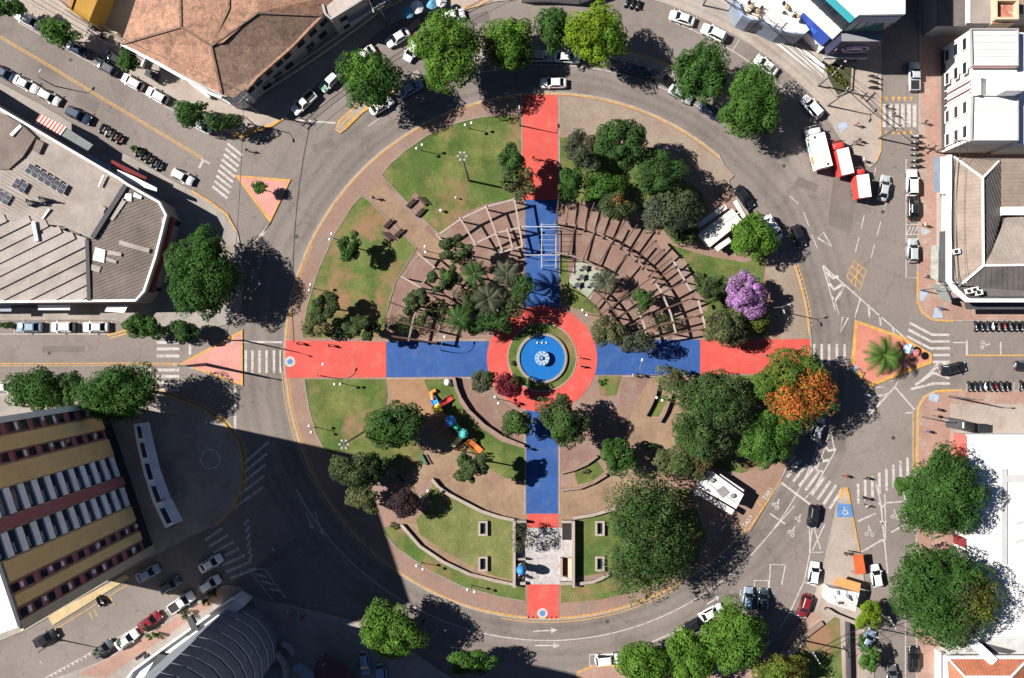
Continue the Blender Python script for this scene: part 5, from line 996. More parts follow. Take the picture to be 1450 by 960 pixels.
# ---- white roof hall and terracotta house, south-east
h = house('white_roofed_hall', 'large hall with a plain white roof and coral red corner wall', 1410, 740)
P = [(1368, 616), (1540, 616), (1540, 903), (1368, 903)]; block(h, 'wall', P, 0, 3.9, roof_white, white_wall); coping(h, P, 3.9, .3, .25, mat('parapet_grey', (.5, .5, .5), .8), 'parapet', False)
MB().beam(W3(1422, 664, 4.0), W3(1422, 800, 4.0), .9, .25).build('roof_beam', mat('beam_grey', (.40, .40, .40), .8, var=(.6, .1)), h); MB().beam(W3(1424, 678, 4.0), W3(1530, 674, 4.0), 1.1, .2).build('roof_beam', MATS['beam_grey'], h); MB().beam(W3(1430, 850, 4.0), W3(1460, 878, 4.0), .4, .2).build('roof_beam', MATS['beam_grey'], h)
for k, y in enumerate((632, 650, 705, 735, 770, 795, 830, 870)): MB().beam(W3(1372 if k % 2 else 1425, y, 3.93), W3(1530, y+2, 3.93), .10, .06).build('roof_seam', MATS['beam_grey'], h)
for k in range(2): MB().beam(W3(1438, 742+26*k, 4.0), W3(1452, 738+26*k, 4.0), .3, .15).build('roof_vent', MATS['beam_grey'], h)
kh = 140/136.1; wq = lambda x, y: (CX+(x-CX)/kh, CY+(y-CY)/kh)
wa, wb = wq(1368, 616), wq(1368, 903)
wallbox(h, 'coral_wall', wb, wa, .86, 1.0, 0, 3.95, .12, coral); wallbox(h, 'dark_red_door', wb, wa, .44, .49, 0, 3.9, .12, aw_dr)
windows(h, wb, wa, (.1, .25, .35, .6, .75), (1.9,), 2.4, 1.6)
block(h, 'sign_totem', [(1361, 595), (1367, 595), (1367, 609), (1361, 609)], 0, 5.0, charcoal)
block(h, 'sign_face', [(1363, 598), (1365, 598), (1365, 606), (1363, 606)], 5.0, 5.03, white_wall)
h = house('terracotta_house', 'house with a terracotta hipped roof in the bottom right corner', 1400, 955)
block(h, 'wall', [(1344, 934), (1456, 934), (1456, 1010), (1344, 1010)], 0, 4.8, clay_red, white_wall)
A_, B_, C_, D_ = (1343, 933, 4.95), (1456, 933, 4.95), (1432, 958, 6.6), (1366, 958, 6.6)
plane3(h, 'roof', [A_, B_, C_, D_], clay_red); plane3(h, 'roof', [A_, D_, (1366, 1030, 6.6), (1343, 1030, 4.95)], clay_red); plane3(h, 'roof', [B_, (1456, 1030, 4.95), (1432, 1030, 6.6), C_], clay_red); plane3(h, 'roof', [D_, C_, (1432, 1030, 6.6), (1366, 1030, 6.6)], clay_red)
for p, q in ((A_, D_), (B_, C_), (D_, C_)): MB().beam(W3(*p[:2], p[2]+.1), W3(*q[:2], q[2]+.1), .3, .16).build('ridge_cap', white_wall, h)
ribs(h, [A_, B_, C_, D_], 90, .5, .12, .06, clay_red, 'tile_row'); coping(h, [(1340, 960), (1340, 930), (1460, 930)], 4.8, .5, .3, white_wall, 'gutter', False)
MB().beam(W3(1374, 906, 4.6), W3(1408, 938, 5.4), 1.5, .2).build('white_brace', white_wall, h); plane3(h, 'canopy', [(1324, 924, 3), (1333, 924, 3.2), (1333, 990, 3.2), (1324, 990, 3)], mat('pale_blue_canopy', (.38, .50, .58), .5, var=(1, .1)))
h = house('service_yard_roof', 'grey service roof with dark opening between white hall and terracotta house', 1410, 915)
block(h, 'wall', [(1372, 905), (1540, 905), (1540, 929), (1346, 929), (1346, 918)], 0, 3.6, mat('yard_roof', (.42, .41, .40), .85, var=(.6, .2)), grey_wall); block(h, 'roof_opening', [(1386, 909), (1440, 922), (1430, 926), (1400, 922)], 3.6, 3.72, charcoal)
# ---------------------------------------------------------------- vehicles
def paint(name, c, rough=.28): return mat(name, c, rough, var=(3, .04), spec=.5, coat=.5, obj=True)
PAINT = dict(white=paint('white_car_paint', (.72, .72, .71)), silver=paint('silver_car_paint', (.36, .38, .40)), black=paint('black_car_paint', (.012, .012, .014)), grey=paint('grey_car_paint', (.085, .09, .095)),
             blue=paint('dark_blue_car_paint', (.02, .035, .075)), lblue=paint('blue_car_paint', (.20, .27, .36)), red=paint('red_car_paint', (.17, .012, .018)), teal=paint('teal_car_paint', (.04, .07, .08)), green=paint('green_car_paint', (.12, .32, .20)))
car_glass = mat('car_glass', (.008, .010, .013), .06, spec=.6, obj=True, var=(2, .1)); lamp_m = mat('headlamp', (.55, .56, .58), .2, obj=True, var=(5, .05)); tail_m = mat('tail_lamp', (.28, .01, .01), .3, obj=True, var=(5, .05)); rim_m = mat('wheel_rim', (.30, .30, .31), .35, metal=.6, obj=True, var=(5, .05)); trim_m = mat('car_trim', (.02, .02, .02), .6, obj=True, var=(4, .1))
def loft(mb, st, m=0):
    """st: (x, half width, z bottom, z top) sections from rear to front"""
    R_ = []
    for x, w_, zb, zt in st:
        h_ = zt-zb; half = [(0, zb), (w_*.86, zb), (w_, zb+h_*.28), (w_, zb+h_*.62), (w_*.93, zt-h_*.10), (w_*.74, zt), (0, zt+.03)]
        R_.append([(x, y, z) for y, z in half]+[(x, -y, z) for y, z in half[-2:0:-1]])
    n = len(R_[0]); V = [p for r in R_ for p in r]; F = [[i*n+j, i*n+(j+1) % n, (i+1)*n+(j+1) % n, (i+1)*n+j] for i in range(len(R_)-1) for j in range(n)]
    mb.add(V, F, m, True); mb.add(R_[0], [list(range(n))], m); mb.add(R_[-1], [list(range(n))[::-1]], m); return mb
def frustum(mb, b, t, m=0):
    """b, t: (x0, x1, half width, z) below and above"""
    f = lambda q: [(q[0], -q[2], q[3]), (q[1], -q[2]*.97, q[3]), (q[1], q[2]*.97, q[3]), (q[0], q[2], q[3])]
    return mb.add(f(b)+f(t), [[3, 2, 1, 0], [4, 5, 6, 7], [0, 1, 5, 4], [1, 2, 6, 5], [2, 3, 7, 6], [3, 0, 4, 7]], m)
def wheels(t, xs, y, r=.31, wd=.2):
    for x in xs:
        for s in (-1, 1):
            w_ = MB().tube([(0, -wd/2, 0), (0, wd/2, 0)], r, 14); o = w_.build('wheel', black_rubber, t, (0, 0, 0)); o.location = (x, s*y, r)
            MB().tube([(0, -.012, 0), (0, .012, 0)], r*.62, 10).build('rim', rim_m, o, (0, -s*(wd/2+.005), 0))
def car_proto(kind):
    t = thing('parked_car', 'x', 'car'); B = lambda mb, n, m, p=t: mb.build(n, m, p, (0, 0, 0)); P = PAINT['white']
    if kind == 'sedan': L_, b, tp, zt, zb = 4.4, (-1.72, 1.12, .76), (-.98, .34, .57), 1.42, .90
    elif kind == 'hatch': L_, b, tp, zt, zb = 3.95, (-1.80, 1.02, .75), (-1.38, .30, .58), 1.46, .92
    elif kind == 'suv': L_, b, tp, zt, zb = 4.45, (-2.05, 1.02, .80), (-1.68, .38, .64), 1.66, 1.02
    elif kind == 'van': L_, b, tp, zt, zb = 4.6, (-2.2, 1.55, .84), (-2.1, .95, .74), 1.9, 1.05
    else: L_, b, tp, zt, zb = 4.9, (-.55, 1.25, .80), (-.35, .55, .64), 1.62, .98
    h_ = L_/2; wv = b[2]+.11
    st = [(-h_, wv*.80, .42, zb-.22), (-h_+.12, wv*.92, .30, zb-.06), (-h_+.6, wv, .24, zb), (b[0]+.4, wv, .22, zb), (b[1]-.5, wv, .22, zb), (b[1], wv, .22, zb-.02), (h_-.55, wv*.97, .24, zb-.10), (h_-.14, wv*.88, .28, zb-.20), (h_, wv*.72, .38, zb-.34)]
    if kind == 'pickup': st = [(-h_, wv*.94, .42, zb-.25)]+st[1:]
    B(loft(MB(), st), 'body', P)
    g = MB(); frustum(g, (b[0], b[1], b[2], zb-.02), (tp[0], tp[1], tp[2], zt-.03)); B(g, 'cabin_glass', car_glass)
    r = MB(); x0, x1, w_ = tp[0]-.04, tp[1]+.02, tp[2]+.02
    r.add([(x0, -w_*.9, zt-.05), (x1, -w_*.9, zt-.05), (x1, w_*.9, zt-.05), (x0, w_*.9, zt-.05), (x0-.05, -w_, zt-.04), (x1+.05, -w_, zt-.06), (x1+.05, w_, zt-.06), (x0-.05, w_, zt-.04), (x0+.12, -w_*.82, zt+.03), (x1-.15, -w_*.82, zt+.03), (x1-.15, w_*.82, zt+.03), (x0+.12, w_*.82, zt+.03)],
          [[8, 9, 10, 11], [4, 5, 9, 8], [5, 6, 10, 9], [6, 7, 11, 10], [7, 4, 8, 11]], 0, False)
    B(r, 'roof', P)
    for s in (-1, 1):
        B(MB().beam((tp[1]-.02, s*tp[2], zt-.05), (b[1]-.03, s*b[2], zb), .09, .06), 'pillar', P); B(MB().beam((tp[0]+.02, s*tp[2], zt-.05), (b[0]+.08, s*b[2], zb), .14, .06), 'pillar', P)
        B(MB().beam(((b[0]+b[1])/2, s*(b[2]+.004), zb), ((tp[0]+tp[1])/2, s*(tp[2]+.006), zt-.04), .08, .04), 'pillar', trim_m)
        B(MB().box((b[1]-.28, s*(wv+.10), zb+.04), (.16, .2, .14)), 'mirror', P); B(MB().box((h_-.16, s*wv*.66, zb-.30), (.30, .30, .13), -s*.35), 'headlight', lamp_m); B(MB().box((-h_+.06, s*wv*.70, zb-.20), (.14, .26, .2), s*.3), 'tail_light', tail_m)
    B(MB().box((h_-.02, 0, .45), (.08, 1.1, .14)), 'grille', trim_m); B(MB().box((-h_-.01, 0, .56), (.04, .44, .13)), 'number_plate', lamp_m)
    B(MB().beam((h_-.5, -.35, zb-.085), (b[1]+.05, -.42, zb+.005), .03, .02).beam((h_-.5, .35, zb-.085), (b[1]+.05, .42, zb+.005), .03, .02), 'bonnet_crease', trim_m)
    if kind == 'pickup': B(MB().box((-1.5, 0, zb+.02), (1.55, 1.42, .06)), 'load_bed', trim_m); B(MB().box((-1.5, .80, zb+.10), (1.7, .10, .16)).box((-1.5, -.80, zb+.10), (1.7, .10, .16)).box((-2.35, 0, zb+.10), (.10, 1.5, .16)), 'bed_rail', P)
    wheels(t, (-h_+.85, h_-.85), wv-.09); return t
PROTO = {k: car_proto(k) for k in ('sedan', 'hatch', 'suv', 'van', 'pickup')}
def car(kind, c, x, y, a, label, group='cars'):
    t = clone(PROTO[kind], (*W(x, y, .8), 0), hd(a), label, 'vehicles parked and driving round the plaza', {'white_car_paint': PAINT[c]} if c != 'white' else None)
    if kind == 'pickup': t['category'] = 'pickup truck'; t.name = 'pickup_truck'
    if kind == 'van': t['category'] = 'van'; t.name = 'parked_van'
    return t
for c_ in (('pickup', 'white', 430, 145, 137, 'white pickup at the edge of the house shadow, west end of the outer ring lane'), ('hatch', 'white', 466, 115, 133, 'white hatchback with green bonnet behind the white pickup'), ('sedan', 'white', 515, 78, 143, 'white car mostly hidden above the round western island tree'),
           ('sedan', 'white', 563, 53, 148, 'white sedan beside the orange paved strip in front of the house shadow'), ('hatch', 'white', 583, 71, 118, 'white car half hidden by the largest northern tree'), ('sedan', 'lblue', 581, 125, -28, 'blue-grey sedan in tree shade right of the round western island tree'),
           ('sedan', 'white', 540, 149, -32, 'white car under the lower edge of the round western island tree'), ('hatch', 'white', 642, 21, -12, 'white hatchback on the outer lane above the largest northern tree'), ('suv', 'silver', 766, 79, 2, 'silver car parked below the narrow dark northern tree'), ('sedan', 'white', 803, 81, 4, 'white car tucked under the yellow-green tree'),
           ('sedan', 'white', 784, 117, 180, 'white sedan driving above the red northern path end'), ('sedan', 'blue', 902, 98, 16, 'dark blue car in shade right of the yellow-green tree'), ('sedan', 'black', 937, 110, 25, 'black sedan parked between two tree shades on the northern island'), ('sedan', 'silver', 964, 133, 32, 'pale car almost hidden under the dark north-eastern tree'), ('sedan', 'blue', 1007, 157, 30, 'dark blue sedan peeking out between the two north-eastern trees'),
           ('sedan', 'white', 966, 25, 198, 'leftmost white sedan in the north-eastern bays'), ('suv', 'white', 1011, 46, 206, 'white station wagon, second in the north-eastern bays'), ('sedan', 'white', 1085, 92, 216, 'white sedan alone beside the pale north-eastern pavement'), ('suv', 'white', 1150, 151, 228, 'white utility car behind the white delivery truck'),
           ('sedan', 'silver', 1252, 266, -80, 'silver sedan driving beside the lower red truck'), ('pickup', 'silver', 1295, 108, -90, 'silver pickup half in shade before the northern crosswalk'), ('suv', 'white', 1292, 259, -90, 'white car at the top of the eastern parking lane'), ('sedan', 'black', 1294, 293, -90, 'black car parked behind the white one in the eastern lane'), ('hatch', 'silver', 1293, 355, -90, 'silver hatchback parked alone below the hatched bay'),
           ('sedan', 'black', 1054, 279, 53, 'black sedan parked beside the pale-roofed stall'), ('hatch', 'black', 1131, 334, 68, 'black car driving left of the painted triangle'), ('van', 'white', 1093, 323, 57, 'white car parked in the shade of the bright green tree by the stall'), ('sedan', 'black', 1350, 522, -12, 'black sedan turning over the eastern crosswalk'), ('sedan', 'black', 1456, 518, 0, 'black car cut off by the right edge on the eastern street'),
           ('hatch', 'silver', 1158, 607, -75, 'silver hatchback right of the orange flame tree'), ('hatch', 'black', 1152, 731, 98, 'black car driving left of the blue ramp wedge'), ('hatch', 'white', 1153, 812, -82, 'white hatchback parked on the left side of the wedge'), ('hatch', 'red', 1140, 858, 107, 'red car parked behind the white hatchback'), ('hatch', 'white', 1241, 816, -100, 'white hatchback driving past the orange tarpaulin'),
           ('sedan', 'black', 1294, 934, -90, 'black car parked at the bottom right kerb'), ('hatch', 'grey', 1263, 958, -90, 'grey car cut off by the bottom edge on the southern street'), ('suv', 'white', 861, 934, -6, 'white car with dark glass roof in the southern bay'), ('hatch', 'lblue', 1059, 848, -84, 'grey-blue car nose out beside the rounded southern tree'), ('hatch', 'teal', 1081, 850, -88, 'dark teal car right of the grey-blue one'),
           ('sedan', 'black', 985, 884, -28, 'dark car hidden behind the southern tree row'), ('sedan', 'white', 1007, 868, -28, 'white car mostly hidden left of the rounded southern tree'), ('hatch', 'blue', 1074, 921, -45, 'blue car in the shade right of the rounded southern tree'), ('hatch', 'lblue', 516, 939, 84, 'pale blue car in deep shade left of the bottom trees'), ('hatch', 'lblue', 540, 957, 80, 'second pale blue car in deep shade at the bottom edge'),
           ('sedan', 'black', 64, 904, -28, 'black car with bright windscreen at the bottom left corner'), ('hatch', 'grey', 146, 919, -38, 'dark grey car, lowest in the row beside the pink strip'), ('sedan', 'white', 179, 906, -36, 'white sedan, second in the row beside the pink strip'), ('sedan', 'red', 212, 880, -36, 'dark red car in the row beside the pink strip'), ('pickup', 'white', 257, 853, -34, 'white pickup in the row beside the pink strip'), ('hatch', 'grey', 240, 829, -32, 'dark grey hatchback half in the tower shadow'),
           ('sedan', 'lblue', 209, 812, -28, 'pale blue car in shade at the foot of the banded tower'), ('sedan', 'white', 298, 798, -30, 'white car in shade before the dark crosswalk, upper of two'), ('hatch', 'white', 297, 827, -32, 'white car in shade at the top of the pink strip'), ('sedan', 'lblue', 41, 463, 180, 'silver-blue car, leftmost in the western parking row'), ('hatch', 'white', 88, 463, 180, 'white car in the middle of the western parking row'), ('sedan', 'white', 135, 463, 180, 'white car, rightmost in the western parking row'),
           ('sedan', 'blue', 7, 104, 30, 'dark blue car cut off by the left edge on the diagonal street'), ('sedan', 'white', 36, 119, 28, 'white car, first of two on the diagonal street near the left edge'), ('hatch', 'white', 69, 137, 30, 'second white car on the diagonal street by the striped awning'), ('suv', 'blue', 111, 163, 27, 'dark blue car parked before the motorcycles'), ('hatch', 'white', 258, 250, 28, 'white hatchback parked after the motorcycles by the market corner'),
           ('sedan', 'white', 38, 27, 208, 'white car under the top left trees'), ('hatch', 'grey', 150, 95, 210, 'grey car, first in the row below the clay-tiled house'), ('hatch', 'white', 187, 116, 209, 'white hatchback, second in the row below the clay-tiled house'), ('hatch', 'white', 222, 135, 209, 'white hatchback, third in the row below the clay-tiled house'), ('sedan', 'white', 283, 176, 209, 'white car half covered by the kerbside tree on the diagonal street'), ('hatch', 'black', 163, 83, 205, 'black car on the forecourt above the grey one'),
           ('sedan', 'blue', 108, 68, 209, 'dark car in tree shade on the upper diagonal street'), ('hatch', 'lblue', 1228, 907, -60, 'small blue-grey car under the pole by the lime-green tree'), ('sedan', 'white', 5, 548, 0, 'white car cut off at the left edge beside the western trees')):
    car(*c_)
G = [o for o in col.objects if o.get('label', '').startswith('white hatchback with green bonnet')][0]
MB().box((1.35, 0, .89), (.95, 1.15, .03)).build('green_bonnet', PAINT['green'], G, (0, 0, 0))
for k in PROTO.values(): drop(k)
# trucks
red_t = mat('red_truck_paint', (.50, .05, .045), .4, coat=.3, obj=True, var=(2, .08)); box_w = mat('truck_box_white', (.74, .73, .70), .55, obj=True, var=(.8, .05))
def truck(label, x, y, a, L_, wd, cabm, sidem, hb=3.1, cabl=1.7):
    t = thing('delivery_truck', label, 'truck', (*W(x, y, 1.5), 0), hd(a), 'delivery trucks at the north-eastern corner'); B = lambda mb, n, m, p=t: mb.build(n, m, p, (0, 0, 0))
    f = L_/2; mb = MB(); loft(mb, [(f-cabl, wd*.46, .5, 2.35), (f-cabl+.2, wd*.48, .5, 2.5), (f-.7, wd*.48, .5, 2.45), (f-.25, wd*.47, .5, 1.7), (f, wd*.42, .6, 1.45)]); B(mb, 'cab', cabm)
    B(MB().add([(f-.72, -wd*.40, 2.40), (f-.72, wd*.40, 2.40), (f-.22, wd*.42, 1.72), (f-.22, -wd*.42, 1.72)], [[0, 3, 2, 1]]).add([(f-.70, -wd*.40, 2.44), (f-.70, wd*.40, 2.44), (f-.18, wd*.42, 1.76), (f-.18, -wd*.42, 1.76)], [[0, 3, 2, 1]]), 'windscreen', car_glass)
    bl = L_-cabl-.25; cx_ = -f+bl/2; B(MB().prism([(cx_-bl/2, -wd/2), (cx_+bl/2, -wd/2), (cx_+bl/2, wd/2), (cx_-bl/2, wd/2)], .9, hb, 0, 1), 'cargo_box', [box_w, sidem])
    B(MB().box((cx_, wd/2-.04, hb+.03), (bl, .07, .06)).box((cx_, -wd/2+.04, hb+.03), (bl, .07, .06)).box((cx_+bl/2-.04, 0, hb+.03), (.07, wd-.16, .06)).box((cx_-bl/2+.04, 0, hb+.03), (.07, wd-.16, .06)), 'box_rail', box_w)
    B(MB().box((0, 0, .62), (L_-.6, .8, .2)), 'chassis', trim_m); B(MB().box((-f-.03, 0, 1.9), (.06, .06, 1.9)), 'rear_door_bar', rim_m)
    for s in (-1, 1):
        B(MB().box((f-.45, s*(wd*.5+.14), 1.9), (.12, .2, .36)), 'mirror', trim_m); B(MB().box((f-.06, s*wd*.34, .85), (.1, .3, .2)), 'headlight', lamp_m); B(MB().box((-f-.02, s*wd*.42, .75), (.06, .2, .2)), 'tail_light', tail_m)
    wheels(t, (-f+1.3, f-.95), wd*.40, .42, .28); return t
t = truck('large white box truck with small orange and green side graphics', 1156, 209, -104, 7.5, 2.45, PAINT['white'], box_w, 3.2, 1.5)
MB().box((-2.0, 1.245, 1.7), (1.4, .03, 1.0)).build('side_graphic', mat('graphic_orange', (.6, .25, .10), .6), t, (0, 0, 0)); MB().box((.2, 1.245, 1.9), (1.6, .03, .9)).build('side_graphic', mat('graphic_green', (.25, .5, .42), .6), t, (0, 0, 0))
for k in (-3.3, 1.5): MB().box((k, -.5 if k < 0 else .6, 3.26), (.35, .3, .1)).build('roof_vent', trim_m, t, (0, 0, 0))
truck('red-cabbed delivery truck with white box roof beside the white truck', 1189, 224, -103, 6.2, 2.05, red_t, red_t, 3.3, 1.6); truck('red-cabbed delivery truck with white box roof, nearest the silver sedan', 1216, 259, -97, 5.5, 2.05, red_t, red_t, 3.3, 1.45)
# motorcycles
def moto_proto():
    t = thing('motorcycle', 'x', 'motorcycle'); B = lambda mb, n, m: mb.build(n, m, t, (0, 0, 0))
    for x in (-.66, .66):
        o = MB().tube([(0, -.06, 0), (0, .06, 0)], .30, 12).build('wheel', black_rubber, t, (0, 0, 0)); o.location = (x, 0, .3)
    B(loft(MB(), [(-.75, .10, .55, .78), (-.3, .16, .35, .80), (.15, .17, .30, .92), (.45, .10, .5, .95)]), 'body', PAINT['red']); B(loft(MB(), [(-.85, .10, .76, .84), (-.4, .15, .76, .88), (.05, .12, .78, .86)]), 'seat', black_rubber)
    B(MB().tube([(.42, -.36, 1.05), (.5, 0, 1.0), (.42, .36, 1.05)], .03, 6), 'handlebar', trim_m); B(MB().beam((.66, 0, .3), (.46, 0, 1.0), .1, .1), 'fork', rim_m); B(MB().box((.58, 0, .88), (.14, .2, .2)), 'headlight', lamp_m); B(MB().beam((-.66, .14, .32), (.1, .16, .36), .08, .08), 'exhaust', rim_m); return t
mp = moto_proto()
MC = ['black', 'red', 'black', 'grey', 'blue', 'black', 'white', 'black', 'grey']
def motos(pts, a, lab, group):
    names = ['first', 'second', 'third', 'fourth', 'fifth', 'sixth', 'seventh', 'eighth', 'ninth', 'tenth', 'eleventh', 'twelfth']
    for k, (x, y) in enumerate(pts):
        c = MC[(k*2+len(pts)) % 9]; clone(mp, (*W(x, y), 0), hd(a+rng.uniform(-9, 9)), '%s motorcycle, %s %s' % ({'blue': 'dark blue'}.get(c, c), names[k], lab), group, {'red_car_paint': PAINT[c]})
motos([(146+8.4*k, 183+5.2*k) for k in range(4)], 118, 'from the left in the upper group on the diagonal street', 'motorcycles on the diagonal street')
motos([(197+7.4*k, 216+5.0*k) for k in range(5)], 118, 'from the left in the lower group on the diagonal street', 'motorcycles on the diagonal street')
motos([(1296, 194+8.5*k) for k in range(6)], 176, 'from the top below the northern crosswalk', 'motorcycles of the northern street'); motos([(1236, 110+7.5*k) for k in range(3)], 8, 'from the top beside the garden bed corner', 'motorcycles by the garden bed')
motos([(1379+8.2*k, 462) for k in range(9)], 92, 'from the left along the eastern street north kerb', 'motorcycles of the eastern street'); motos([(1370+7.6*k, 547) for k in range(8)]+[(1443, 546)], 88, 'from the left along the eastern street south kerb', 'motorcycles of the eastern street')
motos([(886+8*k, 4+2.2*k) for k in range(3)], 112, 'from the left at the top edge of the photo', 'motorcycles at the top edge'); motos([(142, 851), (147, 848)], 60, 'from the left beside the yellow pavement', 'motorcycles beside the tower')
drop(mp)
# ---------------------------------------------------------------- people
skin_m = mat('skin', (.30, .17, .11), .6, obj=True, var=(6, .08)); hair_m = mat('dark_hair', (.02, .014, .01), .7, obj=True, var=(9, .2)); shoe_m = mat('shoes', (.03, .028, .026), .7, obj=True, var=(8, .2))
def person_mesh(step):
    s = step*.26; V = [(0, 0, .95), (0, 0, 1.12), (0, 0, 1.34), (0.01, 0, 1.47), (.02, 0, 1.58), (.03, 0, 1.70)]; Rr = [.135, .12, .15, .055, .095, .07]; E = [(0, 1), (1, 2), (2, 3), (3, 4), (4, 5)]
    for sg in (-1, 1):
        o = len(V); f = sg*s; V += [(0, sg*.10, .88), (f*.5+.04*step, sg*.11, .50), (f, sg*.11, .09), (f+.15, sg*.13, .04)]; Rr += [.095, .062, .045, .04]; E += [(0, o), (o, o+1), (o+1, o+2), (o+2, o+3)]
        o = len(V); V += [(0, sg*.19, 1.36), (-f*.5, sg*.25, 1.10), (-f+.08, sg*.25, .88), (-f+.12, sg*.25, .80)]; Rr += [.06, .045, .033, .035]; E += [(2, o), (o, o+1), (o+1, o+2), (o+2, o+3)]
        h_ = o+3
        for k in range(4): V.append((-f+.09+.022*k, sg*.255, .715-.006*abs(k-1.5))); Rr.append(.009); E.append((h_, len(V)-1))
        V.append((-f+.19, sg*.235, .775)); Rr.append(.011); E.append((h_, len(V)-1))
    me = bpy.data.meshes.new('person'); me.from_pydata(V, E, []); o = bpy.data.objects.new('tmp', me); col.objects.link(o)
    md = o.modifiers.new('s', 'SKIN'); sv = me.skin_vertices[0].data
    for i, r in enumerate(Rr): sv[i].radius = (r, r*(1.35 if i in (0, 1, 2) else 1)) if i != 0 else (r, r*1.3); sv[i].use_root = (i == 0)
    o.modifiers.new('u', 'SUBSURF').levels = 1
    dg = bpy.context.evaluated_depsgraph_get(); ev = o.evaluated_get(dg); m2 = bpy.data.meshes.new_from_object(ev); bpy.data.objects.remove(o)
    for m_ in (skin_m, MATS['white_car_paint'], MATS['black_rubber'], shoe_m): m2.materials.append(m_)
    for p in m2.polygons:
        c = p.center; p.use_smooth = True
        p.material_index = 3 if c.z < .11 else 2 if c.z < .93 and abs(c.y) < .2 else 0 if (c.z > 1.44 or (abs(c.y) > .2 and c.z < 1.1)) else 1
    return m2
cloth = {k: mat('cloth_'+k, c, .9, obj=True, var=(5, .12)) for k, c in dict(white=(.6, .6, .58), black=(.02, .02, .022), red=(.35, .03, .03), blue=(.04, .09, .25), grey=(.16, .16, .17), green=(.05, .16, .08), pink=(.45, .2, .24), denim=(.04, .06, .12), khaki=(.22, .17, .1)).items()}
PM = [person_mesh(0.15), person_mesh(1.0)]
hair_me = MB().ball((.0, 0, 1.685), .102, 10, 5, 0, .85).box((-.05, 0, 1.63), (.1, .16, .1)).mesh('hair', hair_m)
face_me = MB().box((.118, .035, 1.61), (.012, .025, .012)).box((.118, -.035, 1.61), (.012, .025, .012)).box((.125, 0, 1.575), (.03, .02, .035)).box((.118, 0, 1.535), (.012, .045, .008)).mesh('face', mat('face_features', (.06, .03, .025), .7))
def person(label, x, y, a, top, bot, step=1):
    t = thing('person', label, 'person', (*W(x, y), KZ if step < 2 else 0), hd(a)); b = link('body', PM[min(step, 1)], t)
    for i, m_ in ((1, cloth[top]), (2, cloth[bot])): b.material_slots[i].link = 'OBJECT'; b.material_slots[i].material = m_
    link('hair', hair_me, t); link('face', face_me, t)
